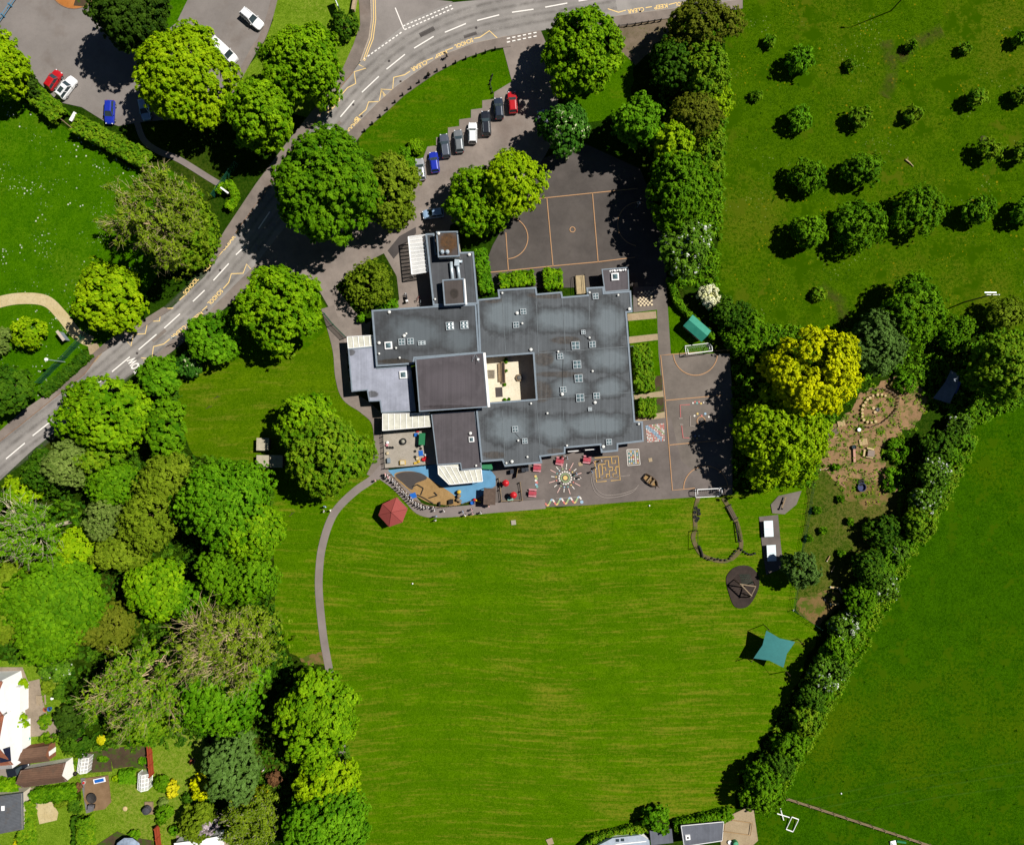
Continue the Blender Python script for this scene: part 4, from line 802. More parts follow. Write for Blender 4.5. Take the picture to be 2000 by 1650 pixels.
hedge("shrub_border", "short bush filling the last bed along the school's east wall", [(1246, 796), (1278, 796)], 34, 1.6, 'hedge')
hedge("hedge", "yellow-green clipped hedge between the grey roof and the small lawn", [(58, 1556), (62, 1720)], 26, 2, 'hedge')
hedge("hedge", "tall clipped hedge between the small lawn and the decked garden", [(174, 1588), (176, 1720)], 22, 2.4, 'hedge')
hedge("hedge", "bright green hedge in front of the white house driveway", [(-40, 1535), (44, 1532)], 34, 1.6, 'bright')
hedge("hedge", "leafy hedge between the gravel bed and the brown roofed garage", [(70, 1548), (156, 1540)], 26, 1.6, 'mid')
hedge("hedge", "square bean hedge beside the smaller greenhouse", [(240, 1512), (270, 1510)], 24, 1.5, 'green')
hedge("hedge", "thin dark hedge beside the decked garden's path", [(152, 1590), (158, 1700)], 10, 1.4, 'deep')
hedge("hedge", "bushy hedge along the bottom gardens facing the mown field", [(1100, 1690), (1160, 1632), (1240, 1612), (1262, 1606)], 14, 1.8, 'hedge')
hedge("hedge", "rough hedge behind the grey roofed garden building", [(1315, 1606), (1370, 1594), (1425, 1582)], 18, 2, 'mid')
T("small_tree", "dense green small tree between the two grey roofs at the bottom edge", 1284, 1602, 32, 26, 4, 'green', leaf=.3, clump=.5)
for a in (("shrub", "yellow-green shrub on the patio of the white house", 40, 1338, 16, 14, 1.5, 'lime'), ("shrub", "round olive shrub beside the garden bench", 92, 1340, 15, 16, 2, 'olive'), ("shrub", "yellow-green round bush below the patio table", 88, 1408, 16, 14, 1.6, 'hedge'),
          ("shrub", "climbing plant on the white house's east wall", 44, 1410, 8, 20, 2.6, 'lime'), ("shrub", "low bushes along the yard path behind the outbuildings", 100, 1440, 28, 10, 1.4, 'hedge'), ("shrub", "bright yellow flowering bush beside the vegetable bed", 196, 1444, 8, 9, 1.2, 'gold'),
          ("shrub", "golden flowering shrub along the red fence", 336, 1540, 12, 22, 2, 'gold'), ("shrub", "green bush between the red fence and the golden shrub", 316, 1530, 14, 22, 2.2, 'mid'), ("shrub", "green bush at the lower red fence", 318, 1590, 20, 22, 2.4, 'mid'),
          ("shrub", "small dark green bush at the lower red fence end", 340, 1622, 12, 12, 1.5, 'green'), ("shrub", "tiny yellow bush at the bottom beside the grey roof", 36, 1645, 12, 12, 1.2, 'gold'), ("shrub", "brown green bush beside the sandy patio", 118, 1568, 12, 12, 1.2, 'olive'),
          ("shrub", "triangular dark shrub at the corner of the small lawn", 145, 1574, 14, 16, 1.4, 'deep'), ("shrub", "round tuft planted in the bed below the decked garden", 262, 1630, 14, 9, 1.2, 'mid')):
    bush(*a)
for a in (("shrub", "dark green shrub squeezed between patio and lawn under the ash", 118, 1352, 14, 16, 1.8, 'deep'), ("shrub", "flowering pinkish shrub in the bed behind the garage", 152, 1538, 9, 8, 1.1, 'copper'), ("shrub", "leafy row of vegetables in the right hand bed", 278, 1486, 12, 8, .7, 'green'), ("shrub", "leafy row of vegetables in the left hand bed", 200, 1482, 16, 6, .5, 'mid'),
          ("shrub", "grey green shrub beside the egg seat at the red fence", 318, 1568, 10, 9, 1.4, 'sage'), ("shrub", "small bright shrub on the lawn left of the bean hedge", 226, 1520, 6, 7, .9, 'lime'), ("shrub", "yellow green shrub at the foot of the garage's white gable", 152, 1486, 8, 10, 1.2, 'hedge'), ("shrub", "dark shrub at the end of the long garden lawn", 372, 1560, 14, 16, 2, 'deep')):
    bush(*a)
for i, (x, y) in enumerate(((1642, 975), (1596, 996), (1662, 1018), (1608, 1036), (1582, 1052), (1644, 1080), (1632, 912))):
    bush("sapling", ("leafy young sapling near the paddling pool", "young sapling close to the mesh fence, upper", "young sapling in the middle of the rough grass", "young sapling with a long shadow in the rough grass", "young sapling by the mesh fence near the tennis tables", "young sapling next to a plank in the rough grass", "young sapling beside the dirt clearing")[i], x, y, 9, 8, 1.2, 'mid', group="saplings planted in the rough grass", nb=5, clump=.35)
# ---------------------------------------------------------------- the school
def inset(p, d):
    p = ccw([(q[0], q[1]) for q in p]); n = len(p); out = []
    for i in range(n):
        a, b, c = (Vector(p[(i + k) % n]) for k in (-1, 0, 1))
        e1, e2 = (b - a).normalized(), (c - b).normalized(); n1, n2 = Vector((-e1.y, e1.x)), Vector((-e2.y, e2.x))
        m = (n1 + n2); m = m / max(.35, m.length_squared) * 2
        out.append(tuple(b + m * d))
    return out
def roof_felt(name, base, lights, light, edge, browns=(), brown=(86, 76, 62), streak=.3, seed=0, z=3.6):
    g = N(name); p = g.pos(); nz = g.noise(p, .28, 5, .7); warp = g.rng(nz, .25, .75, -.34, .34)
    def field(items):
        f = None
        for x, y, rx, ry in items:
            c = W(x, y, z); v = g.n("ShaderNodeVectorMath", operation='SUBTRACT'); g.l(p, v.inputs[0]); v.inputs[1].default_value = (c.x, c.y, 0)
            s = g.n("ShaderNodeVectorMath", operation='MULTIPLY'); g.l(v.outputs[0], s.inputs[0]); s.inputs[1].default_value = (10 / rx, 10 / ry, 0)
            L = g.n("ShaderNodeVectorMath", operation='LENGTH'); g.l(s.outputs[0], L.inputs[0])
            f = L.outputs["Value"] if f is None else g.math('MINIMUM', f, L.outputs["Value"])
        return g.math('ADD', f, warp)
    st = g.noise(g.pos(rot=R(-2), scale=(2.4, .03, 1), loc=(seed, 0, 0)), 1, 4, .75)
    c = g.mix(g.rng(nz, .3, .7), C(*[x * .88 for x in base]), C(*[x * 1.1 for x in base]))
    if lights:
        f = field(lights)
        c = g.mix(g.rng(f, 1.24, 1.03, 0, .8), c, C(*edge)); c = g.mix(g.rng(f, 1.03, .45, 0, .8), c, C(*light))
    if browns:
        f = field(browns); c = g.mix(g.rng(f, 1.05, .75, 0, .85), c, g.mix(g.rng(g.noise(p, 1.6, 5, .8), .4, .65), C(*brown), C(*[x * .55 for x in brown])))
    c = g.mix(g.rng(st, .46, .72, 0, streak), c, C(*[min(255, x * 1.28) for x in base])); c = g.mix(g.rng(st, .5, .3, 0, streak), c, C(*[x * .78 for x in base]))
    wv = g.n("ShaderNodeTexWave", wave_type='BANDS', bands_direction='X', wave_profile='SAW'); g.l(g.pos(rot=R(-2), scale=(1 / 1.05, 1, 1)), wv.inputs[0]); wv.inputs["Scale"].default_value = .314
    c = g.mix(g.rng(wv.outputs["Fac"], .955, .985, 0, .3), c, C(*[x * .6 for x in base]))
    c = g.mix(g.rng(g.noise(p, 6, 3, .8), .55, .85, 0, .35), c, C(*[x * .6 for x in base]))
    return g.out(c, .75, .3)
MS = {'trim': plain("grey_roof_trim", C(150, 164, 176), .5, .12, 2, local=False), 'white': plain("white_fascia", (.8, .795, .78, 1), .5, .06, 1.5, local=False),
      'wall': plain("brown_brick_wall", C(150, 110, 84), .9, .25, 1.2, local=False), 'cream': plain("cream_render_wall", C(222, 210, 188, 1.3), .9, .1, .8, local=False),
      'glass': plain("dark_glass", (.03, .045, .05, 1), .08, .2, 1, spec=.6), 'steel': plain("galvanised_steel", C(196, 210, 218, 1.4), .4, .12, 3, metal=.3, spec=.5), 'poly': plain("polycarbonate_sheet", C(218, 216, 200, 1.3), .35, .2, .7, spec=.5, local=False),
      'clear': None, 'timber': plain("weathered_timber", C(168, 144, 112), .85, .25, 2, bump=.3), 'dark_timber': plain("dark_timber", C(92, 74, 58), .85, .3, 2, bump=.3), 'black': plain("black_plastic", (.012, .012, .013, 1), .5, .2, 3)}
def clear_mat():
    g = N("clear_polycarbonate"); g.b.inputs["Base Color"].default_value = (.85, .85, .82, 1); g.b.inputs["Roughness"].default_value = .15
    tr = g.n("ShaderNodeBsdfTransparent"); ms = g.n("ShaderNodeMixShader")
    f = g.rng(g.noise(g.pos(), .8, 4, .7), .3, .7, .3, .5); g.l(f, ms.inputs[0]); g.l(tr.outputs[0], ms.inputs[1]); g.l(g.b.outputs[0], ms.inputs[2])
    g.l(ms.outputs[0], g.t.nodes["Material Output"].inputs[0]); return g.m
MS['clear'] = clear_mat()
felt_main = roof_felt("roof_felt_main", (100, 105, 109), [(990, 612, 58, 40), (1098, 625, 62, 26), (1190, 630, 34, 44), (1098, 702, 34, 18), (1112, 757, 40, 22), (1190, 700, 48, 26), (1192, 757, 34, 20), (995, 836, 50, 34), (1080, 838, 40, 30), (1160, 828, 70, 24)], (138, 150, 156), (58, 60, 62),
                      [(1060, 700, 24, 16), (1058, 765, 22, 20), (1105, 664, 30, 8), (1095, 731, 52, 6), (1075, 577, 40, 7), (962, 586, 22, 8), (960, 888, 26, 8), (1084, 881, 18, 6)], (96, 86, 76), .42, 1)
felt_west = roof_felt("roof_felt_west", (88, 92, 96), [(810, 650, 66, 34), (895, 662, 36, 30)], (118, 128, 134), (66, 68, 70), [(775, 706, 40, 5)], (70, 60, 44), .3, 2)
felt_grey = roof_felt("roof_felt_wing", (92, 94, 98), [], None, None, (), streak=.25, seed=3)
felt_lilac = roof_felt("roof_felt_lilac", (180, 184, 200), [], None, None, [(684, 688, 9, 7), (727, 770, 12, 7)], (96, 94, 92), .16, 4, 3)
felt_purple = roof_felt("roof_felt_purple", (98, 92, 96), [(880, 748, 52, 34)], (106, 99, 104), (88, 82, 86), [(885, 795, 60, 4)], (72, 64, 66), .28, 5)
felt_brown = roof_felt("roof_felt_brown", (92, 82, 78), [], None, None, [(876, 474, 20, 20)], (118, 78, 22), .2, 6, 5); felt_plant = roof_felt("roof_felt_plant", (90, 82, 78), [], None, None, [(888, 574, 9, 10)], (62, 54, 44), .3, 7, 5)
oS = W(960, 710)
school = thing("school_building", "large flat grey roofed school with a small cream paved courtyard", "school", (oS.x, oS.y, 0))
def block(px, z, felt, wall='wall', trim='trim', tw=.3, lip=.1, over=.35, roof_name="roof"):
    p = ccw([tuple(W(x, y, z)[:2]) for x, y in px])
    MB().walls(inset(p, over), 0, z - .3).build("wall", MS[wall], school)
    MB().prism(inset(p, .02), z - .3, z).build(roof_name, felt, school)
    q = inset(p, tw); m = MB(); n = len(p); r = inset(p, -.03)
    vs = [(x, y, z - .34) for x, y in r] + [(x, y, z + lip) for x, y in r] + [(x, y, z + lip) for x, y in q] + [(x, y, z - .01) for x, y in q]
    m.add(vs, [(k * n + i, k * n + (i + 1) % n, (k + 1) * n + (i + 1) % n, (k + 1) * n + i) for k in range(3) for i in range(n)])
    m.build("roof_trim", MS[trim], school); return p
R1 = [(831, 458), (925, 492), (934, 596), (846, 600)]
R1 = [(831, 457), (848, 456), (852, 495), (925, 492), (934, 594), (846, 597)]
R2 = [(726, 606), (846, 598), (930, 594), (936, 690), (810, 700), (808, 711), (735, 716)]
R3 = [(680, 681), (731, 677), (737, 719), (802, 714), (812, 803), (745, 806), (742, 783), (721, 784), (717, 762), (687, 765)]
R4 = [(811, 701), (944, 688), (953, 795), (819, 804)]
R5 = [(842, 808), (928, 802), (941, 914), (901, 918), (899, 905), (854, 908)]
R6 = [(932, 585), (974, 581), (972, 566), (1047, 561), (1049, 574), (1097, 570), (1099, 580), (1147, 576), (1145, 562), (1179, 560), (1180, 572), (1232, 568), (1235, 610), (1224, 611), (1240, 822), (1255, 823), (1257, 862), (1207, 868), (1207, 881), (1174, 884), (1172, 869), (1104, 875), (1104, 886), (1056, 892), (1059, 904), (986, 911), (981, 899), (940, 902), (930, 801), (954, 797), (1047, 779), (1041, 691), (947, 698), (937, 691)]
R6[-5:] = [(955, 786), (1047, 779), (1041, 691), (947, 698), (937, 691)]
R7 = [(1175, 526), (1227, 522), (1229, 567), (1181, 571)]
block(R1, 3.72, felt_grey); block(R2, 3.68, felt_west); block(R3, 3.0, felt_lilac, 'cream', tw=.2, lip=.06); block(R4, 5.6, felt_purple, 'cream', tw=.18, lip=.05)
block(R5, 3.3, felt_purple, 'wall', tw=.16, lip=.05); block(R6, 3.6, felt_main); block(R7, 2.8, felt_purple, 'wall', tw=.16, lip=.06)
block([(852, 453), (894, 452), (898, 501), (856, 503)], 5.4, felt_brown, 'cream', tw=.22, lip=.15, over=.06, roof_name="plant_room_roof"); block([(864, 547), (906, 544), (909, 594), (868, 597)], 5.2, felt_plant, 'white', tw=.22, lip=.15, over=.06, roof_name="plant_room_roof")
# white gutter boxes, roof flap, hall east coping
m = MB(); a, b = W(946, 689, 5.7), W(955, 795, 5.7); m.box(((a + b) / 2), (.45, (a - b).length, .12), math.atan2(b.y - a.y, b.x - a.x) + math.pi / 2); m.build("coping", MS['white'], school)
m = MB(); a, b = W(907, 545, 5.3), W(911, 595, 5.3); m.box(((a + b) / 2), (.3, (a - b).length, .1), math.atan2(b.y - a.y, b.x - a.x) + math.pi / 2); m.build("coping", MS['white'], school)
def local_box(part, px, py, z, sx, sy, sz, mat, ang=-3, parent=None):
    c = W(px, py, z); return MB().box((c.x, c.y, z + sz / 2), (sx / 10, sy / 10, sz), R(ang)).build(part, mat, parent or school)
local_box("roof_walkway", 916, 548, 3.73, 12, 88, .05, MS['trim'] if 0 else felt_west, 5)
skyw = plain("skylight_frame", C(214, 222, 226, 1.15), .5, .08, 4)
glass_sky = plain("skylight_glass", C(112, 136, 142), .12, .3, 2, spec=.6)
def skylight(px, py, s, z, s2=None, kind='dome'):
    c = W(px, py, z); s2 = s2 or s; hx, hy = s / 20, s2 / 20; rz = R(4); ca, sa = math.cos(rz), math.sin(rz)
    L = lambda x, y, zz: (c.x + x * ca - y * sa, c.y + x * sa + y * ca, z + zz)
    m = MB()
    if kind == 'pyramid':
        ring = [(-hx, -hy), (hx, -hy), (hx, hy), (-hx, hy)]
        m.add([L(x, y, 0) for x, y in ring] + [L(x, y, .3) for x, y in ring] + [L(x * .7, y * .7, .34) for x, y in ring], [(i, (i + 1) % 4, 4 + (i + 1) % 4, 4 + i) for i in range(4)] + [(4 + i, 4 + (i + 1) % 4, 8 + (i + 1) % 4, 8 + i) for i in range(4)])
        f = m.build("skylight", MS['white'], school)
        MB().add([L(x * .7, y * .7, .335) for x, y in ring] + [L(0, 0, .62)], [(i, (i + 1) % 4, 4) for i in range(4)]).build("pane", glass_sky, f); return
    bw = max(.085, hx * .11); 
    for x, y, sx, sy in ((-hx + bw / 2, 0, bw, 2 * hy), (hx - bw / 2, 0, bw, 2 * hy), (0, hy - bw / 2, 2 * hx - 2 * bw, bw), (0, -hy + bw / 2, 2 * hx - 2 * bw, bw), (0, 0, bw * 1.25, 2 * hy - 2 * bw)):
        m.box(L(x, y, .14), (sx, sy, .28), rz)
    for x in (-1, 1): m.box(L(x * (hx - bw * .2) / 2, 0, .135), (hx - bw * 1.7, bw * 1.25, .27), rz)
    f = m.build("skylight", skyw, school)
    m = MB(); qx, qy = hx - bw, hy - bw
    for i in (-1, 1):
        for j in (-1, 1):
            cx, cy = i * qx / 2, j * qy / 2; rx, ry = qx / 2 - bw * .3, qy / 2 - bw * .3
            m.add([L(cx - rx, cy - ry, .2), L(cx + rx, cy - ry, .2), L(cx + rx, cy + ry, .2), L(cx - rx, cy + ry, .2), L(cx, cy, .33)], [(0, 1, 4), (1, 2, 4), (2, 3, 4), (3, 0, 4)])
    m.build("pane", glass_sky, f)
for x, y, s in ((879, 637, 15), (907, 635, 15), (785, 668, 12), (802, 667, 12)): skylight(x, y, s, 3.68)
skylight(824, 670, 14, 3.68, 8)
for x, y, s in ((1022, 609, 11), (1008, 635, 11), (1139, 649, 8), (1124, 675, 15), (1157, 673, 12), (1094, 696, 11), (1127, 712, 15), (1130, 739, 15), (1100, 761, 11), (1133, 777, 15), (1165, 773, 12), (1152, 799, 7), (1163, 579, 11), (1006, 838, 11), (1025, 861, 10), (1189, 863, 11)): skylight(x, y, s, 3.6)
skylight(759, 675, 14, 3.68, None, 'pyramid'); skylight(788, 732, 14, 3.0, None, 'pyramid'); skylight(1201, 541, 14, 2.8, None, 'pyramid'); skylight(921, 858, 10, 3.3, None, 'pyramid')
vz = plain("vent_cowl", C(226, 226, 220, 1.5), .5, .08, 4)
for z, L in ((3.68, ((741, 670), (741, 691), (774, 680), (790, 656), (794, 652), (781, 699), (761, 610))), (3.72, ((917, 498), (850, 585))), (5.4, ((857, 457),)), (3.3, ((919, 846), (930, 909))),
             (3.6, ((1010, 612), (1020, 632), (1090, 687), (1098, 770), (1157, 725), (1151, 660), (1162, 786), (1069, 807), (1037, 788), (1037, 683), (1151, 572), (1207, 577), (1229, 604), (981, 573), (989, 904), (1000, 901), (1030, 892), (1107, 870), (1178, 872), (1247, 828), (1012, 860)))):
    for i, (x, y) in enumerate(L):
        c = W(x, y, z); r = .2 + .09 * ((i * 7) % 3 == 0)
        MB().lathe(c, [(r * .6, 0), (r * .6, .22), (r, .24), (r, .36), (r * .3, .44)], 10).build("roof_vent", vz, school)
m = MB()
for a, b in (((981, 583), (988, 692)), ((1047, 576), (1052, 694)), ((1047, 780), (1056, 892)), ((981, 800), (986, 898)), ((1050, 690), (1238, 676)), ((1048, 780), (1239, 766)), ((1098, 578), (1105, 690)), ((1150, 574), (1152, 640)), ((1100, 800), (1104, 874)), ((1160, 800), (1166, 868))):
    A, B = W(*a, 3.6), W(*b, 3.6); d = B - A; m.box(((A + B) / 2 + Vector((0, 0, .012))), (d.length, .09, .03), math.atan2(d.y, d.x))
m.build("roof_seam", plain("felt_lap", C(128, 136, 140), .7, .3, 1, local=False), school)
m = MB()
for a, b, c in (((1094, 702), (1098, 764), (1100, 700)), ((1140, 655), (1151, 662), (1156, 668)), ((1006, 845), (1012, 858), (1020, 861))): m.tube([W(*a, 3.66), W(*c, 3.66), W(*b, 3.66)], .035, 5)
m.build("roof_cable", MS['black'], school)
# ducts on the kitchen wing
zq = 4.05
for pts, r in (([(881, 512), (882, 528), (884, 546)], .34), ([(893, 513), (895, 528), (897, 544)], .3)):
    MB().tube([W(x, y, zq) for x, y in pts], r, 10).build("ventilation_duct", MS['steel'], school, True)
local_box("duct_box", 893, 515, 3.73, 9, 12, .9, MS['steel'], -5); MB().tube([W(888, 511, 4.2), W(903, 511, 4.2)], .28, 10).build("ventilation_duct", MS['steel'], school, True)
m = MB(); c = W(870, 491, 5.4)
for k in (0, 11): m.lathe(W(864 + k, 492, 5.4), [(.25, 0), (.25, .5), (.5, .55), (.3, .8)], 10)
for k in (0, 10): MB().lathe(W(864 + k, 493, 5.4), [(.22, 0), (.22, .4), (.42, .45), (.2, .7)], 10).build("extract_cowl", MS['steel'], school)
m = MB()
for a, b in (((922, 706), (928, 692)), ((930, 694), (936, 708)), ((926, 698), (933, 699))): m.tube([W(*a, 5.7), W(*b, 6.6)], .035, 5)
m.build("roof_aerial", MS['steel'], school)
local_box("solar_sensor_box", 934, 702, 5.61, 4, 4, .25, MS['white'])
m = MB()
rw = random.Random(5)
for k in range(9):
    c = W(1192 + k * 3.6, 530 - k * .25, 2.8); m.box((c.x, c.y, 2.85 + .1 * (k % 3)), (.3, .3, .1 + .2 * (k % 3)), rw.random())
m.build("roof_pebbles", MS['white'], school)
# canopies: white frames with sheeting, fixed to the walls
def canopy(Q, z, n, sheet_mat, bar=.09, cross=0, posts=True, extra=None):
    """Q: plan corners at roof height (q0-q1 the wall side)"""
    P = [W(x, y, z) for x, y in Q]
    c = MB().prism([tuple(q[:2]) for q in (extra and [W(x, y, z) for x, y in extra] or P)], z - .03, z).build("canopy", sheet_mat, school)
    m = MB()
    if extra:
        E = [W(x, y, z + .03) for x, y in extra]
        for a, b in zip(E, E[1:] + E[:1]): m.tube([a, b], bar, 4)
    for i in range(n + 1):
        a, b = P[0].lerp(P[1], i / n), P[3].lerp(P[2], i / n); m.tube([a + Vector((0, 0, .04)), b + Vector((0, 0, .04))], bar, 4)
    for j in range(cross + 2):
        t = j / (cross + 1); m.tube([P[0].lerp(P[3], t) + Vector((0, 0, .05)), P[1].lerp(P[2], t) + Vector((0, 0, .05))], bar * (.8 if 0 < j <= cross else 1.2), 4)
    if posts:
        for q in (P[3], P[2]): m.tube([q, Vector((q.x, q.y, 0))], .06, 6)
    m.build("canopy_frame", MS['white'], c)
canopy([(830, 459), (836, 531), (804, 536), (797, 463)], 2.9, 10, MS['clear'], .11)
canopy([(732, 656), (733, 675), (680, 681), (678, 658)][::1] if 0 else [(678, 658), (731, 655), (733, 675), (680, 681)], 2.9, 5, MS['poly'], .07)
canopy([(747, 808), (840, 807), (841, 833), (747, 841)], 2.8, 8, MS['poly'], .06)
canopy([(856, 909), (939, 916), (942, 940), (880, 946)], 2.8, 7, MS['poly'], .07, extra=[(855, 909), (899, 906), (902, 919), (940, 916), (942, 940), (877, 946), (856, 926)])
# windows and doors along the outer walls
fr = MS['white']; gl = MS['glass']
def windows(a, b, z, n, over=.35, sill=.9, hh=1.5, door=False):
    A, B = W(*a, z), W(*b, z); A.z = B.z = 0; d = (B - A); L = d.length; d.normalize(); nn = Vector((d.y, -d.x, 0)); rz = math.atan2(d.y, d.x)
    for i in range(n):
        c = A.lerp(B, (i + .5) / n) - nn * (over - .06); ww = L / n * .62
        f = MB().box((c.x, c.y, sill + hh / 2), (ww, .12, hh), rz).build("window", fr, school)
        c2 = c + nn * .07
        MB().box((c2.x - d.x * ww * .24, c2.y - d.y * ww * .24, sill + hh / 2), (ww * .42, .03, hh * .86), rz).add(*[(lambda q: (q.v, q.f))(MB().box((c2.x + d.x * ww * .24, c2.y + d.y * ww * .24, sill + hh / 2), (ww * .42, .03, hh * .86), rz))][0]).build("pane", gl, f)
windows((1240, 800), (1225, 630), 3.6, 6); windows((1104, 886), (1172, 880), 3.6, 2); windows((735, 716), (727, 620), 3.68, 3); windows((990, 911), (1056, 904), 3.6, 2); windows((1000, 563), (974, 566), 3.6, 1)
windows((687, 765), (681, 690), 3.0, 3)
sheet("courtyard", [(945, 697), (1046, 690), (1050, 782), (952, 788)], M['court_pave'])
m0 = W(983, 728); t = thing("planter_bench", "long timber planter bench standing in the school courtyard", "planter", tuple(m0))
MB().box((m0.x, m0.y, .3), (.75, 4.2, .6), R(2)).build("box", MS['timber'], t); MB().box((m0.x, m0.y, .61), (.5, 3.9, .06), R(2)).build("soil", M['bark'], t)
MB().box((m0.x - .75, m0.y, .42), (.5, 3.6, .06), R(2)).build("seat", MS['timber'], t)
for i, (x, y, r, h) in enumerate(((987, 704, 5, 1.0), (988, 724, 3, .7), (986, 751, 3, .7), (986, 781, 4, .5), (994, 780, 3, .4))):
    bush("potted_plant", ("green plant at the head of the courtyard planter bench", "small plant halfway along the courtyard planter bench", "small plant at the foot of the courtyard planter bench", "low plant at the southern edge of the courtyard", "lowest plant tuft at the southern edge of the courtyard")[i], x, y, r, r, h, 'green', nb=4, clump=.25, leaf=.16)
m0 = W(1014, 738); t = thing("round_planter", "hexagonal stone planter with a grey centre in the courtyard shade", "planter", tuple(m0))
MB().lathe(m0, [(.75, 0), (.75, .5), (.55, .5), (.55, .42)], 6).build("rim", MS['timber'], t); MB().lathe(m0, [(.5, .3), (.45, .6), (.2, .7)], 10).build("boulder", plain("grey_stone", C(120, 118, 112), .9, .3, 3), t)
m0 = W(960, 731); t = thing("slatted_bench", "grey slatted bench on the courtyard's western side", "bench", tuple(m0)); m = MB()
for k in range(7): m.box((m0.x, m0.y - .7 + k * .24, .45), (1.4, .14, .05))
m.build("seat", plain("grey_slats", C(176, 164, 144), .8, .2, 3), t); MB().box((m0.x - .5, m0.y, .2), (.1, 1.5, .4)).build("leg", MS['trim'], t); MB().box((m0.x + .5, m0.y, .2), (.1, 1.5, .4)).build("leg", MS['trim'], t)
sheet("grey_patch", [(967, 757), (981, 756), (982, 775), (968, 776)], M['darkpatch'], zp)
# ---------------------------------------------------------------- vehicles
def car_paint(name, c, metal=.2):
    g = N(name); g.b.inputs["Metallic"].default_value = metal; g.b.inputs["Coat Weight"].default_value = .6; g.b.inputs["Coat Roughness"].default_value = .05
    f = g.rng(g.noise(g.pos(local=True), 2.5, 3), .3, .7); return g.out(g.mix(f, tuple(x * .9 for x in c[:3]) + (1,), c), .35, .5)
CP = {'white': car_paint("white_car_paint", (.8, .8, .8, 1), 0), 'red': car_paint("red_car_paint", (.42, .008, .012, 1), 0), 'blue': car_paint("blue_car_paint", (.012, .03, .36, 1), .1), 'silver': car_paint("silver_car_paint", (.42, .43, .45, 1), .35),
      'slate': car_paint("slate_car_paint", (.1, .115, .15, 1), .3), 'grey': car_paint("grey_car_paint", (.2, .215, .225, 1), .35), 'black': car_paint("black_car_paint", (.012, .015, .022, 1), 0), 'navy': car_paint("navy_car_paint", (.02, .03, .05, 1), .1), 'pale': car_paint("pale_blue_car_paint", (.3, .44, .62, 1), .1)}
lampm = plain("headlamp_glass", (.7, .72, .74, 1), .1, .05, 4, spec=.6); tailm = plain("tail_lamp_red", (.35, .01, .01, 1), .2, .1, 4); rubber = plain("tyre_rubber", (.015, .015, .015, 1), .85, .2, 4); rim_m = plain("wheel_rim", (.45, .45, .47, 1), .35, .1, 4, metal=.6)
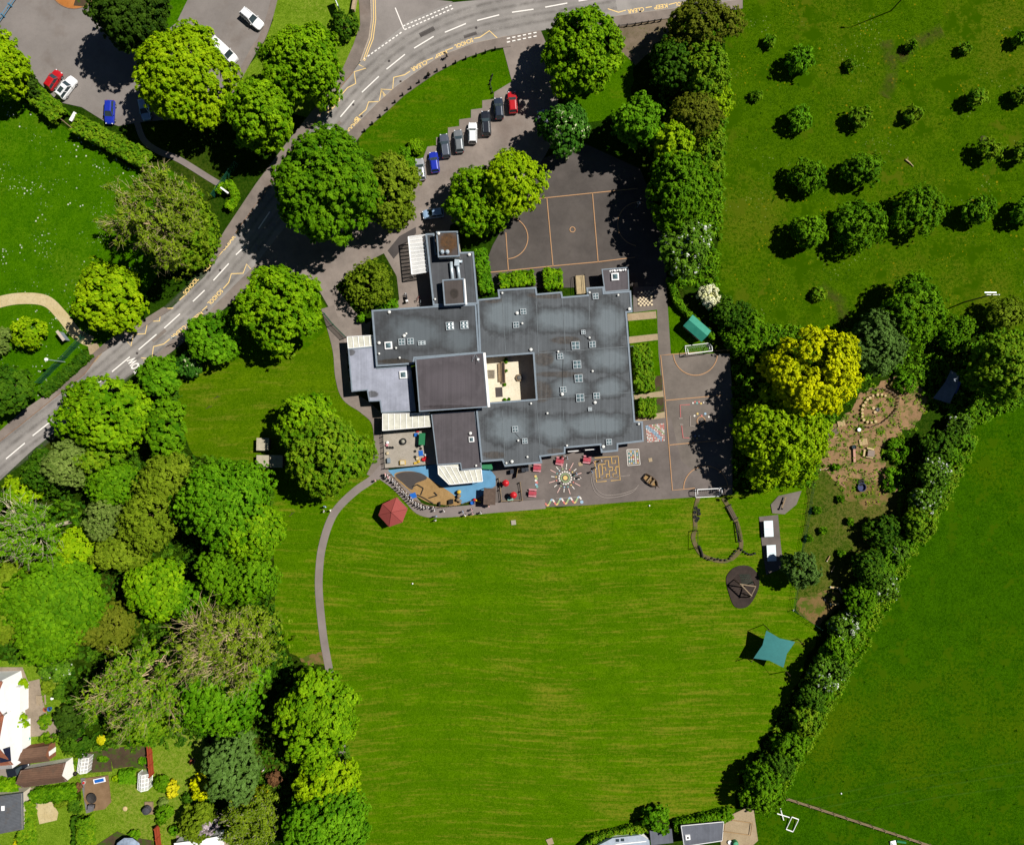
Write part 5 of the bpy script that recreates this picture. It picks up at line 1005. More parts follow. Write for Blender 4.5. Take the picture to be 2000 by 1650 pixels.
def car(label, px, py, ang, colour, L=4.2, Wd=1.8, Hh=1.5, kind='hatch', roofglass=False, group=None):
    """ang: direction of the bonnet, degrees anticlockwise from the photo's right"""
    z0 = .05; c = W(px, py, .8); t = thing("parked_car" if kind != 'van' else "parked_van", label, "van" if kind == 'van' else "car", (c.x, c.y, z0), R(ang), group)
    pm = CP[colour]; hl, hw = L / 2, Wd / 2
    rear = {'hatch': (-.47, -.40), 'suv': (-.49, -.44), 'estate': (-.485, -.43), 'van': (-.497, -.49)}[kind]; front = {'hatch': (.22, .03), 'suv': (.20, .04), 'estate': (.19, .01), 'van': (.36, .22)}[kind]
    st = [(-.5, .78, .5, .72), (-.488, .9, .34, .84), (-.44, .97, .24, .92), (-.3, 1, .22, .94), (0, 1, .22, .93), (.2, 1, .22, .92), (.34, .985, .22, .86), (.43, .94, .24, .76), (.48, .82, .3, .66), (.5, .62, .42, .56)]
    sc = Hh / 1.5; prof = []
    for x, ww, zb, zs in st:
        y = hw * ww; prof.append([(x * L, sy * yy, zz) for sy, yy, zz in ((-1, y * .9, zb), (-1, y, zb + .2), (-1, y * .985, (zs * sc) - .1), (-1, y * .9, zs * sc), (-1, y * .5, zs * sc + .035), (1, y * .5, zs * sc + .035), (1, y * .9, zs * sc), (1, y * .985, zs * sc - .1), (1, y, zb + .2), (1, y * .9, zb))])
    m = MB(); vs = [v for p in prof for v in p]; n = 10
    m.add(vs, [((i + 1) * n + k, (i + 1) * n + (k + 1) % n, i * n + (k + 1) % n, i * n + k) for i in range(len(prof) - 1) for k in range(n)] + [tuple(range(n)), tuple((len(prof) - 1) * n + k for k in range(n - 1, -1, -1))])
    zs = .91 * sc; xr0, xr1, xf1, xf0 = rear[0] * L, rear[1] * L, front[1] * L, front[0] * L; bw, tw = hw * .88, hw * .70
    if kind == 'van': zs = 1.0; tw = hw * .8
    B = [(xr0, -bw, zs), (xf0, -bw, zs), (xf0, bw, zs), (xr0, bw, zs)]; T_ = [(xr1, -tw, Hh - .05), (xf1, -tw, Hh - .05), (xf1, tw, Hh - .05), (xr1, tw, Hh - .05)]
    for a, b in zip(B, T_): m.tube([a, b], .055, 5)
    for k in ((0, 1), (3, 2)):
        lo = [Vector(B[k[0]]).lerp(Vector(B[k[1]]), .5), Vector(T_[k[0]]).lerp(Vector(T_[k[1]]), .5)]; m.tube(lo, .05, 4)
    Mw = Matrix.LocRotScale(t.location, t.rotation_euler, None)
    def put(mb, name, mat, par=t, smooth=False):
        mb.v = [tuple(Mw @ Vector(v)) for v in mb.v]; return mb.build(name, mat, par, smooth)
    put(m, "body", pm, smooth=False)
    r = MB(); x0, x1 = xr1 - .04, xf1 + .03
    r.add([(x0, -tw - .02, Hh - .07), (x1, -tw - .02, Hh - .07), (x1, tw + .02, Hh - .07), (x0, tw + .02, Hh - .07), (x0 + .12, -tw * .72, Hh), (x1 - .14, -tw * .72, Hh), (x1 - .14, tw * .72, Hh), (x0 + .12, tw * .72, Hh)], [(4, 5, 6, 7), (0, 1, 5, 4), (1, 2, 6, 5), (2, 3, 7, 6), (3, 0, 4, 7), (3, 2, 1, 0)])
    rf = put(r, "roof", pm)
    if roofglass: put(MB().box(((x0 + x1) / 2 - .1, 0, Hh + .006), ((x1 - x0) * .52, tw * 1.25, .02)), "sunroof", MS['glass'], rf)
    if kind == 'estate' or kind == 'suv':
        for s in (-1, 1): put(MB().tube([(x0 + .15, s * tw * .86, Hh + .03), (x1 - .25, s * tw * .86, Hh + .03)], .022, 5), "roof_rail", MS['steel'], rf)
    put(MB().poly([B[1], B[2], T_[2], T_[1]]), "windscreen", MS['glass']); 
    if kind != 'van': put(MB().poly([B[3], B[0], T_[0], T_[3]]), "rear_window", MS['glass'])
    else:
        b2 = MB(); b2.add([B[0], (xf1 * .4, -bw, zs), (xf1 * .4, -tw, Hh - .05), T_[0], B[3], (xf1 * .4, bw, zs), (xf1 * .4, tw, Hh - .05), T_[3]], [(0, 1, 2, 3), (7, 6, 5, 4), (4, 0, 3, 7)]); put(b2, "load_box", pm)
    put(MB().poly([B[0], B[1], T_[1], T_[0]]), "side_window", MS['glass']); put(MB().poly([B[2], B[3], T_[3], T_[2]]), "side_window", MS['glass'])
    for x in (-.3, .31):
        for s in (-1, 1):
            wm = MB(); pr = [(.2, -.1), (.3, -.11), (.33, -.06), (.33, .06), (.3, .11), (.2, .1)]; k = 14; vs = []
            for rr, yy in pr: vs += [(x * L + rr * math.cos(2 * math.pi * i / k), s * hw * .9 + yy, .33 - z0 + rr * math.sin(2 * math.pi * i / k)) for i in range(k)]
            wm.add(vs, [(j * k + i, j * k + (i + 1) % k, (j + 1) * k + (i + 1) % k, (j + 1) * k + i) for j in range(5) for i in range(k)])
            wh = put(wm, "wheel", rubber); put(MB().tube([(x * L, s * hw * .9 - .09, .33 - z0), (x * L, s * hw * .9 + .09, .33 - z0)], .21, 12), "rim", rim_m, wh)
    for s in (-1, 1):
        put(MB().box((.472 * L, s * hw * .62, .66 * sc), (.16, .32, .1), s * -.5), "headlight", lampm); put(MB().box((-.488 * L, s * hw * .72, .78 * sc), (.06, .26, .16), s * .25), "tail_light", tailm)
        put(MB().box((.15 * L, s * (hw + .09), .98 * sc), (.12, .2, .13), 0, .8), "wing_mirror", pm)
    return t
PK = "cars parked nose to the school's front lawn"; NWG = "cars in the north-west car park"
car("silver hatchback ending the row beside the clipped shrub", 821, 331, 97, 'silver', 4.3, group=PK)
car("bright blue hatchback second in the row beside the silver one", 848, 317, 97, 'blue', 4.1, group=PK)
car("slate blue dark estate between the bright blue car and the grey one", 869, 285, 97, 'slate', 4.7, 1.82, 1.5, 'estate', group=PK)
car("mid-grey hatchback with a pale roof left of the white car", 896, 276, 96, 'grey', 4.5, group=PK)
car("white small car standing in the row of dark cars by the lawn", 923, 260, 90, 'white', 4.1, 1.75, 1.6, 'suv', group=PK)
car("long black estate right of the white car in the row", 949, 241, 93, 'black', 4.9, 1.88, 1.55, 'estate', group=PK)
car("black navy hatchback next to the red car in the row", 974, 212, 94, 'navy', 4.2, group=PK)
car("red car at the upper end of the row in the big tree's shade", 1001, 200, 94, 'red', 4.3, group=PK)
car("dark blue car half hidden under the flowering horse chestnut", 1062, 236, 108, 'slate', 4.3)
car("pale blue car standing crosswise under the vivid green tree", 846, 417, 188, 'pale', 4.1)
car("white hatchback in the upper car park near the yellow bay lines", 492, 37, -40, 'white', 4.9, 1.95, 1.55, 'estate', group=NWG)
car("red hatchback next to the white car with the black sunroof", 104, 156, 57, 'red', 4.1, group=NWG)
car("white car with a black glass sunroof beside the red hatchback", 130, 171, 53, 'white', 4.7, 1.95, 1.62, 'suv', True, group=NWG)
car("dark blue car at the shaded edge of the north-west car park", 214, 219, -93, 'blue', 4.6, group=NWG)
car("light blue car mostly hidden below the large yellow-green tree", 282, 214, -78, 'pale', 4.2, group=NWG)
car("white van showing through the twigs of the large yellow-green tree", 440, 102, -43, 'white', 5.4, 2.0, 2.3, 'van', group=NWG)
car("black car in the driveway beside the white house's outbuildings", 36, 1504, 14, 'black', 4.4)
# motorcycle and bicycles
c = W(795, 582); t = thing("motorcycle", "black motorcycle with a white top box by the kitchen wing", "motorcycle", (c.x, c.y, .05), R(100))
Mw = Matrix.LocRotScale(t.location, t.rotation_euler, None)
def putm(mb, name, mat, par=None, smooth=False, M_=None):
    mb.v = [tuple((M_ or Mw) @ Vector(v)) for v in mb.v]; return mb.build(name, mat, par or t, smooth)
def wheel_mb(x, r, wd, zc, k=16):
    vs = []; pr = [(r * .8, -wd), (r, -wd * .8), (r, wd * .8), (r * .8, wd)]
    for rr, yy in pr: vs += [(x + rr * math.cos(2 * math.pi * i / k), yy, zc + rr * math.sin(2 * math.pi * i / k)) for i in range(k)]
    return MB().add(vs, [(j * k + i, j * k + (i + 1) % k, ((j + 1) % 4) * k + (i + 1) % k, ((j + 1) % 4) * k + i) for j in range(4) for i in range(k)])
for x in (-.7, .7): putm(wheel_mb(x, .31, .06, .31), "wheel", rubber)
putm(MB().box((.12, 0, .78), (.6, .3, .28), 0, .75).box((0, 0, .5), (.5, .3, .3)).tube([(.7, 0, .31), (.5, 0, .95)], .04, 6), "body", CP['black']); putm(MB().box((-.4, 0, .82), (.7, .26, .1), 0, .85), "seat", MS['black'])
putm(MB().tube([(.42, -.38, 1.02), (.5, 0, 1.0), (.42, .38, 1.02)], .02, 6), "handlebar", MS['steel']); putm(MB().box((-.78, 0, 1.0), (.42, .46, .34), 0, .8), "top_box", MS['white']); putm(MB().box((.72, 0, .85), (.14, .2, .18), 0, .8), "headlight", lampm)
for i, (bx, by, cl) in enumerate(((817, 584, 'red'), (822, 592, 'steel'))):
    c = W(bx, by); t = thing("bicycle", ("red framed bicycle leaning by the kitchen wing wall", "grey framed bicycle nearest the west hall's corner")[i], "bicycle", (c.x, c.y, .05), R(60 + 20 * i), "bicycles at the kitchen wing"); Mw = Matrix.LocRotScale(t.location, t.rotation_euler, None)
    for x in (-.5, .5): putm(wheel_mb(x, .33, .02, .33), "wheel", rubber)
    fm = CP['red'] if cl == 'red' else MS['steel']
    putm(MB().tube([(-.5, 0, .33), (-.1, 0, .28), (.4, 0, .75), (-.22, 0, .75), (-.1, 0, .28)], .018, 5).tube([(-.22, 0, .75), (-.5, 0, .33)], .014, 5).tube([(.4, 0, .85), (.5, 0, .33)], .018, 5), "frame", fm)
    putm(MB().box((-.24, 0, .86), (.24, .12, .06)), "saddle", MS['black']); putm(MB().tube([(.36, -.26, .95), (.4, 0, .92), (.36, .26, .95)], .014, 5), "handlebar", MS['black'])

# ---------------------------------------------------------------- people
SK = [plain("skin_light", (.5, .32, .24, 1), .6, .08, 8), plain("skin_brown", (.26, .15, .09, 1), .6, .08, 8)]
HAIR = [plain("hair_brown", (.07, .04, .02, 1), .7, .3, 10), plain("hair_dark", (.02, .015, .012, 1), .7, .3, 10), plain("hair_fair", (.35, .24, .11, 1), .7, .3, 10)]
CL = {'white': plain("white_cloth", (.78, .78, .78, 1), .85, .05, 6), 'grey': plain("dark_grey_cloth", (.06, .06, .07, 1), .85, .15, 6), 'navy': plain("navy_cloth", (.02, .025, .06, 1), .85, .15, 6), 'pink': plain("pink_cloth", (.7, .38, .42, 1), .85, .08, 6), 'blue': plain("light_blue_cloth", (.3, .5, .72, 1), .85, .08, 6), 'red': plain("red_cloth", (.5, .03, .04, 1), .85, .1, 6), 'black': plain("black_cloth", (.015, .015, .018, 1), .85, .2, 6)}
def skin_mesh(name, verts, edges, radii, lvl=1):
    me = bpy.data.meshes.new(name); me.from_pydata(verts, edges, []); me.update()
    o = bpy.data.objects.new(name, me); COL.objects.link(o)
    md = o.modifiers.new("skin", 'SKIN'); md.use_smooth_shade = True
    for v, r in zip(me.skin_vertices[0].data, radii): v.radius = (r, r) if isinstance(r, float) else r
    me.skin_vertices[0].data[0].use_root = True
    sb = o.modifiers.new("sub", 'SUBSURF'); sb.levels = lvl; sb.render_levels = lvl
    bpy.context.view_layer.update()
    out = bpy.data.meshes.new_from_object(o.evaluated_get(bpy.context.evaluated_depsgraph_get()))
    bpy.data.objects.remove(o); bpy.data.meshes.remove(me); return out
def person_meshes(step, armswing, bend=0.0, seated=False):
    """figure 1.75 m tall facing +x; joints as connected vertices"""
    V = []; E = []; Rd = []
    def v(p, r, par=None):
        V.append(p); Rd.append(r)
        if par is not None: E.append((par, len(V) - 1))
        return len(V) - 1
    pel = v((0, 0, .93), (.13, .10)); wa = v((.0, 0, 1.1), (.12, .09), pel); ch = v((.01 + bend * .1, 0, 1.32), (.155, .105), wa); nb = v((.01 + bend * .16, 0, 1.47), .055, ch)
    hx = .02 + bend * .2; hd = v((hx, 0, 1.56), .075, nb); h2 = v((hx + .005, 0, 1.66), .098, hd); h3 = v((hx, 0, 1.735), .06, h2); v((hx + .105, 0, 1.63), .014, h2)
    for s in (-1, 1): v((hx, s * .1, 1.64), .015, h2)
    legs = []; arms = []
    for s in (-1, 1):
        k = step * s
        hip = v((0, s * .09, .9), .092, pel)
        if seated: kn = v((.42, s * .11, .9), .062, hip); an = v((.44, s * .11, .5), .042, kn); to = v((.6, s * .11, .46), .036, an)
        else: kn = v((.06 + k * .2, s * .1, .5), .062, hip); an = v((k * .34 - (.1 if k < 0 else 0), s * .1, .09 + max(0, -k) * .08), .042, kn); to = v((k * .34 + .16 - (.1 if k < 0 else 0), s * .11, .04 + max(0, -k) * .03), .036, an)
        legs.append((hip, kn, an, to))
        sh = v((.01 + bend * .12, s * .2, 1.42), .062, ch); a = -k * armswing
        el = v((a * .25 + .0, s * .25, 1.14), .042, sh); wr = v((a * .6 + .1, s * .26, .92), .03, el); pa = v((a * .68 + .13, s * .255, .83), .034, wr)
        arms.append((sh, el, wr))
        for j, (dx, dz, ln) in enumerate(((.03, .0, .075), (.012, .0, .085), (-.008, .0, .08), (-.026, .0, .062))):
            kx = v((V[pa][0] + dx, s * .255, V[pa][2] - ln * .55), .009, pa); v((V[kx][0] + .008, s * .247, V[kx][2] - ln * .5), .008, kx)
        th = v((V[pa][0] + .045, s * .235, V[pa][2] + .01), .010, pa); v((V[th][0] + .025, s * .228, V[th][2] - .035), .009, th)
    body = skin_mesh("body", V, E, Rd)
    def piece(idx, edges, rr):
        mp = {i: k for k, i in enumerate(idx)}; return [V[i] for i in idx], [(mp[a], mp[b]) for a, b in edges], rr
    def cloth(name, chain, up):
        idx = []; ed = []; rr = []
        for c in chain:
            for i in c:
                if i not in idx: idx.append(i); x = Rd[i]; rr.append(tuple(q + up for q in x) if isinstance(x, tuple) else x + up)
            ed += list(zip(c[:-1], c[1:]))
        vs, es, r = piece(idx, ed, rr); return skin_mesh(name, vs, es, r)
    shirt = cloth("shirt", [[pel, wa, ch], [ch, arms[0][0], arms[0][1]], [ch, arms[1][0], arms[1][1]]], .022)
    trous = cloth("trousers", [[pel, legs[0][0], legs[0][1], legs[0][2]], [pel, legs[1][0], legs[1][1], legs[1][2]]], .016)
    hm = MB(); hm.lathe((hx - .012, 0, 1.60), [(.085, -.06), (.108, 0), (.112, .07), (.09, .135), (.04, .165)], 12)
    hm.v = [(x if z > 1.68 or x < hx + .04 else x - .08, y, z) for x, y, z in hm.v]
    hair = bpy.data.meshes.new("hair"); hair.from_pydata(hm.v, [], hm.f); hair.update(); hair.polygons.foreach_set("use_smooth", [True] * len(hair.polygons))
    return {"body": body, "shirt": shirt, "trousers": trous, "hair": hair}
POSE = [person_meshes(0.0, .2), person_meshes(.75, .8), person_meshes(.45, .5, .5), person_meshes(0, .3, .6, True)]
pcount = [0]
def person(label, px, py, ang, h=1.3, shirt='white', legs='grey', pose=0, skin=0, hair=0, group=None, z=.06):
    c = W(px, py, h * .6); s = h / 1.75
    t = thing("person", label, "person", (c.x, c.y, z - (.46 * s - .45 if pose == 3 else 0)), R(ang), group); t.scale = (s * 1.06, s * 1.06, s)
    for nm, mt in (("body", SK[skin]), ("shirt", CL[shirt]), ("trousers", CL[legs]), ("hair", HAIR[hair])):
        me = POSE[pose][nm]; o = bpy.data.objects.new(nm, me); COL.objects.link(o); o.parent = t
        if not me.materials: me.materials.append(mt)
        o.material_slots[0].link = 'OBJECT'; o.material_slots[0].material = mt
    return t
QG = "children queueing along the play area fence"; rp = random.Random(11)
QP = catmull([(754, 929), (768, 939), (780, 954), (793, 966), (806, 979), (822, 989), (836, 992)], 40)
nq = 36
for i in range(nq):
    x, y = QP[int(i * (len(QP) - 1) / (nq - 1))]; o = (1.6 if i % 2 else -2.0) + rp.uniform(-.8, .8)
    person("child in a white shirt standing in the long queue along the play area fence", x + o * .6, y - o * .75, rp.uniform(110, 170), rp.uniform(1.22, 1.38), 'white', rp.choice(('grey', 'grey', 'navy', 'black')), rp.choice((0, 0, 2)), rp.choice((0, 0, 0, 1)), rp.choice((0, 0, 1, 2)), QG)
for a in (("adult in pink leading the head of the queue by the yard corner", 753, 926, 200, 1.68, 'pink', 'navy', 0, 0, 2), ("adult in a light pink top next to the queue's head", 758, 931, 180, 1.66, 'pink', 'grey', 1, 0, 0), ("lone child walking on the path junction west of the queue", 733, 938, 190, 1.35, 'pink', 'grey', 1, 0, 0),
          ("adult in light blue on the grass west of the field path", 635, 989, 250, 1.7, 'blue', 'black', 0, 0, 1), ("child in white beside the adult on the west grass", 633, 998, 150, 1.3, 'white', 'black', 1, 0, 1), ("child in white nearest the field path on the west grass", 645, 997, 30, 1.3, 'white', 'white', 2, 0, 2),
          ("person in blue stepping onto the field edge below the queue", 851, 1008, 280, 1.65, 'blue', 'black', 0, 0, 1), ("child in white on the field edge beside the person in blue", 850, 1016, 260, 1.3, 'white', 'grey', 1, 0, 0), ("child walking behind the queue's tail, nearest the timber wall", 846, 991, 150, 1.35, 'white', 'navy', 1, 0, 1),
          ("child in a pale shirt just past the queue's tail", 849, 996, 170, 1.35, 'white', 'grey', 1, 1, 1), ("child alone on the path right of the queue", 867, 997, 200, 1.35, 'white', 'black', 1, 0, 0), ("leftmost child of the small group on the path below the play posts", 904, 999, 190, 1.3, 'blue', 'grey', 1, 0, 0),
          ("child stepping off the path in the small group", 908, 1006, 210, 1.35, 'white', 'grey', 1, 0, 2), ("child in pink at the top of the small path group", 921, 995, 190, 1.35, 'pink', 'black', 1, 0, 1), ("child in pale pink below the pink one in the path group", 923, 1003, 200, 1.3, 'pink', 'grey', 1, 0, 0),
          ("rightmost child of the small group on the path", 939, 1001, 200, 1.35, 'white', 'black', 1, 1, 1), ("person in pink walking by the timber shelter", 954, 987, 200, 1.6, 'pink', 'grey', 1, 0, 2), ("child sitting at the red picnic table by the school wall", 1098, 893, 200, 1.3, 'red', 'black', 0, 0, 1),
          ("child in white by the left end of the picnic table at the school wall", 1102, 890, 250, 1.3, 'white', 'grey', 0, 0, 0), ("child in pale blue right of the red picnic table", 1108, 894, 180, 1.3, 'blue', 'grey', 1, 0, 2), ("child running across the top of the yellow maze", 1174, 899, 200, 1.3, 'white', 'black', 1, 0, 0),
          ("child standing at the maze's left edge in pale pink", 1159, 903, 200, 1.3, 'pink', 'navy', 1, 0, 1), ("child on the left edge of the yellow maze, middle", 1164, 913, 190, 1.3, 'white', 'black', 1, 1, 1), ("child left of the maze's lower corner", 1156, 921, 200, 1.3, 'blue', 'black', 1, 0, 0),
          ("child on the sunburst's upper right rays", 1126, 925, 190, 1.35, 'blue', 'navy', 1, 0, 0), ("child on the sunburst's right rays in white", 1133, 932, 200, 1.3, 'white', 'grey', 1, 0, 2), ("child on the sunburst's lower left rays", 1098, 942, 200, 1.3, 'black', 'grey', 1, 0, 1),
          ("small figure on the roadside footway above the knee rail", 872, 108, 200, 1.7, 'black', 'black', 1, 0, 1), ("person on the footway by the metal posts near the lawn", 838, 145, 220, 1.7, 'black', 'navy', 1, 0, 0), ("small figure in white in the garden near the field path", 514, 1503, 120, 1.6, 'white', 'grey', 0, 0, 2)):
    person(*a)
# ---------------------------------------------------------------- playground and school grounds
def T0(name, label, cat, px, py, rz=0, group=None, z=.1):
    c = W(px, py); t = thing(name, label, cat, (c.x, c.y, z), R(rz), group); t["_m"] = 0; del t["_m"]
    return t
def L(t, mb, name, mat, par=None, smooth=False):
    Mi = Matrix.LocRotScale(t.location, t.rotation_euler, None); mb.v = [tuple(Mi @ Vector(v)) for v in mb.v]; return mb.build(name, mat, par or t, smooth)
def dup(t, px, py, rz, label, z=None):
    c = W(px, py); r = t.copy(); COL.objects.link(r); r.location = (c.x, c.y, t.location.z if z is None else z); r.rotation_euler = (0, 0, R(rz)); r["label"] = label
    for ch in list(t.children):
        d = ch.copy(); COL.objects.link(d); d.parent = r
        for g in list(ch.children): e = g.copy(); COL.objects.link(e); e.parent = d
    return r
redp = plain("pink_red_plastic", C(214, 84, 100), .5, .1, 3); pinkp = plain("pale_pink_plastic", C(240, 160, 168), .5, .1, 3); bluep = plain("blue_plastic", C(40, 120, 220), .45, .1, 3); yellowp = plain("yellow_plastic", C(244, 200, 60), .45, .1, 3); greenp = plain("green_plastic", C(60, 150, 100), .5, .12, 3); redpl = plain("red_plastic", C(228, 40, 48), .45, .1, 3)
greenroof = N("green_roof_sheet"); p_ = greenroof.pos(local=True)
greenroof = greenroof.out(greenroof.mix(greenroof.rng(greenroof.noise(p_, 1.2, 4), .3, .7), C(50, 158, 132), C(70, 178, 150)), .55, .3)
# picnic tables: slatted top, two benches, crossed legs
def picnic(label, px, py, rz, group="red picnic tables on the playground"):
    t = T0("picnic_table", label, "table", px, py, rz, group)
    m = MB()
    for k in range(4): m.box((-.27 + k * .18, 0, .74), (.16, 1.5, .05))
    L(t, m, "tabletop", redp)
    for s in (-1, 1): L(t, MB().box((s * .62, 0, .44), (.26, 1.5, .05)), "bench_seat", pinkp)
    for y in (-.5, .5): L(t, MB().box((0, y, .4), (1.4, .06, .08)).tube([(-.6, y, 0), (-.2, y, .72)], .04, 4).tube([(.6, y, 0), (.2, y, .72)], .04, 4), "leg_frame", redp)
    return t
pt = picnic("red picnic table left of the caterpillar numbers by the roof corner", 1049, 913, 86)
dup(pt, 1040, 962, 86, "red picnic table nearest the rainbow snake marking"); dup(pt, 1093, 900, 80, "red picnic table with children against the school wall"); dup(pt, 1146, 897, 82, "red picnic table beside the yellow maze")
# goals
def goal(label, px, py, rz, wd, dp, ht=1.6, thick=.09, group="white goal frames"):
    t = T0("football_goal", label, "goal", px, py, rz, group); w2 = wd / 2
    L(t, MB().tube([(-w2, 0, 0), (-w2, 0, ht), (w2, 0, ht), (w2, 0, 0)], thick, 8), "goal_frame", MS['white'])
    L(t, MB().tube([(-w2, 0, ht), (-w2, -dp * .5, ht), (-w2, -dp, .05), (w2, -dp, .05), (w2, -dp * .5, ht), (w2, 0, ht)], thick * .8, 6).tube([(-w2, 0, .05), (-w2, -dp, .05)], thick * .8, 6).tube([(w2, 0, .05), (w2, -dp, .05)], thick * .8, 6), "back_frame", MS['white'])
    m = MB()
    for i in range(13): x = -w2 + wd * i / 12; m.tube([(x, 0, ht), (x, -dp * .5, ht), (x, -dp, .05)], .008, 3)
    for j in range(1, 5): m.tube([(-w2, -dp * .5 - dp * .5 * j / 5, ht * (1 - j / 5)), (w2, -dp * .5 - dp * .5 * j / 5, ht * (1 - j / 5))], .008, 3)
    L(t, m, "net", plain("net_cord", (.4, .4, .4, 1), .9, .1, 3)); return t
goal("white football goal at the southern edge of the east court", 1381, 953, 3, 4.7, 1.7); goal("white football goal standing on grass below the green roofed shed", 1363, 690, 187 + 0, 4.7, 1.7)
# green roofed shed
t = T0("garden_shed", "shed with a green ridged roof beside the curved hedge", "shed", 1356, 644, -41)
L(t, MB().box((0, 0, 1.0), (4.2, 2.3, 2.0)), "wall", MS['timber'])
rf = MB(); hl, hw = 2.35, 1.4; rf.add([(-hl, -hw, 1.9), (hl, -hw, 1.9), (hl, 0, 2.6), (-hl, 0, 2.6), (hl, hw, 1.9), (-hl, hw, 1.9), (-hl, -hw, 1.82), (hl, -hw, 1.82), (hl, hw, 1.82), (-hl, hw, 1.82)], [(0, 1, 2, 3), (3, 2, 4, 5), (6, 7, 1, 0), (8, 9, 5, 4), (0, 3, 5), (1, 4, 2)]); L(t, rf, "roof", greenroof)
L(t, MB().box((0, -1.17, .95), (.9, .06, 1.8)), "door", MS['dark_timber'])
# gazebo
gz = [(774, 971), (796, 994), (786, 1020), (760, 1029), (739, 1006), (747, 984)]; cg = W(766, 999, 2.6)
t = thing("gazebo", "hexagonal gazebo with a faded red roof on the field corner", "gazebo", (cg.x, cg.y, 0))
P = ccw([tuple(W(x, y, 2.3)[:2]) for x, y in gz]); m = MB(); m.add([(x, y, 2.3) for x, y in P] + [(cg.x, cg.y, 3.5)] + [(x, y, 2.18) for x, y in P], [(i, (i + 1) % 6, 6) for i in range(6)] + [(7 + i, 7 + (i + 1) % 6, (i + 1) % 6, i) for i in range(6)] + [tuple(range(12, 6, -1))])
gr = m.build("roof", plain("faded_red_shingle", C(176, 84, 78), .8, .08, 4), t)
m = MB()
for x, y in P: m.tube([(x, y, 2.32), (cg.x, cg.y, 3.53)], .045, 4)
m.lathe((cg.x, cg.y, 3.5), [(.12, 0), (.1, .1), (.03, .2)], 6); m.build("ridge_cap", plain("dull_red_ridge", C(158, 72, 68), .8, .1, 4), gr)
for x, y in P:
    q = Vector((x, y, 0)).lerp(Vector((cg.x, cg.y, 0)), .12); MB().box((q.x, q.y, 1.1), (.14, .14, 2.2)).build("post", MS['timber'], t)
m = MB(); Pi = [Vector((x, y, 0)).lerp(Vector((cg.x, cg.y, 0)), .14) for x, y in P]
for i in range(5): m.tube([Pi[i] + Vector((0, 0, .8)), Pi[i + 1] + Vector((0, 0, .8))], .05, 4); m.tube([Pi[i] + Vector((0, 0, .3)), Pi[i + 1] + Vector((0, 0, .3))], .05, 4)
m.build("railing", MS['timber'], t)
# boat-shaped sand box
t = T0("boat_sandpit", "boat shaped timber play frame standing on the tarmac", "play boat", 1270, 938, -38)
hull = [(-1.5, -.55), (-.2, -.75), (1.0, -.6), (1.75, 0), (1.0, .6), (-.2, .75), (-1.5, .55)]
L(t, MB().tube([(x, y, .45) for x, y in hull + hull[:1]], .11, 6).tube([(x * .96, y * .96, .12) for x, y in hull + hull[:1]], .11, 6), "hull", MS['dark_timber'])
L(t, MB().prism([(x * .92, y * .9) for x, y in hull], .02, .1), "floor", M['sand']); L(t, MB().box((-.4, 0, .5), (.3, 1.3, .08)), "bench", MS['timber']); L(t, MB().box((.5, 0, .5), (.3, 1.1, .08)), "bench", MS['timber']); L(t, MB().tube([(1.7, 0, .45), (2.1, -.1, .8)], .06, 6), "bowsprit", MS['dark_timber'])
L(t, MB().box((.05, 0, .75), (.1, .6, .6)), "cabin_panel", MS['dark_timber'])
# table tennis tables
tw = plain("pale_tabletop", C(226, 240, 244, 1.4), .45, .05, 2)
t = T0("table_tennis_table", "upper white outdoor table tennis table on the tarmac strip", "table tennis table", 1498, 1031, 93, "outdoor table tennis tables")
L(t, MB().box((0, 0, .76), (3.1, 1.75, .06)), "tabletop", tw); L(t, MB().box((0, 0, .86), (.03, 1.8, .14)), "net", MS['steel'])
for x in (-.9, .9): L(t, MB().box((x, 0, .36), (.14, 1.2, .72)), "leg", MS['steel'])
dup(t, 1503.5, 1078, 93, "lower white outdoor table tennis table on the tarmac strip")
# climbing frame of crossed logs with a net, on bark
t = T0("jungle_gym", "timber log climbing frame with a green net on the bark pad", "climbing frame", 1448, 1148, 0)
lg = plain("pale_log", C(170, 150, 122), .9, .2, 3)
for a, b in (((-1.1, 1.3, 2.2), (1.9, .9, 2.4)), ((-.9, 1.2, 2.4), (1.2, -1.0, 2.2)), ((1.9, .9, 2.3), (1.0, -1.3, 1.9))): L(t, MB().tube([a, b], .13, 8), "beam", lg)
for a, b in (((-1.1, 1.3, 2.2), (-1.5, 1.7, 0)), ((1.9, .9, 2.3), (2.3, 1.3, 0)), ((1.1, -1.1, 2.1), (.8, -1.8, 0)), ((1.1, -1.1, 2.1), (-.2, -.9, 0))): L(t, MB().tube([a, b], .11, 8), "post", MS['dark_timber'])
m = MB()
for i in range(7): m.tube([(-.7 + i * .35, 1.4 - i * .02, 2.2), (-.5 + i * .33, 2.8, .4)], .018, 4)
for j in range(6): m.tube([(-.7 + j * .03, 1.5 + j * .25, 2.0 - j * .3), (1.6 - j * .02, 1.4 + j * .26, 2.0 - j * .3)], .018, 4)
L(t, m, "net", plain("green_rope", C(60, 110, 90), .9, .2, 4))
m = MB()
for i in range(5): m.tube([(-1.2 + i * .3, 0.6 - i * .45, 1.4 - i * .1), (-.6 + i * .35, .8 - i * .4, 1.6)], .05, 5)
L(t, m, "rung", MS['dark_timber'])
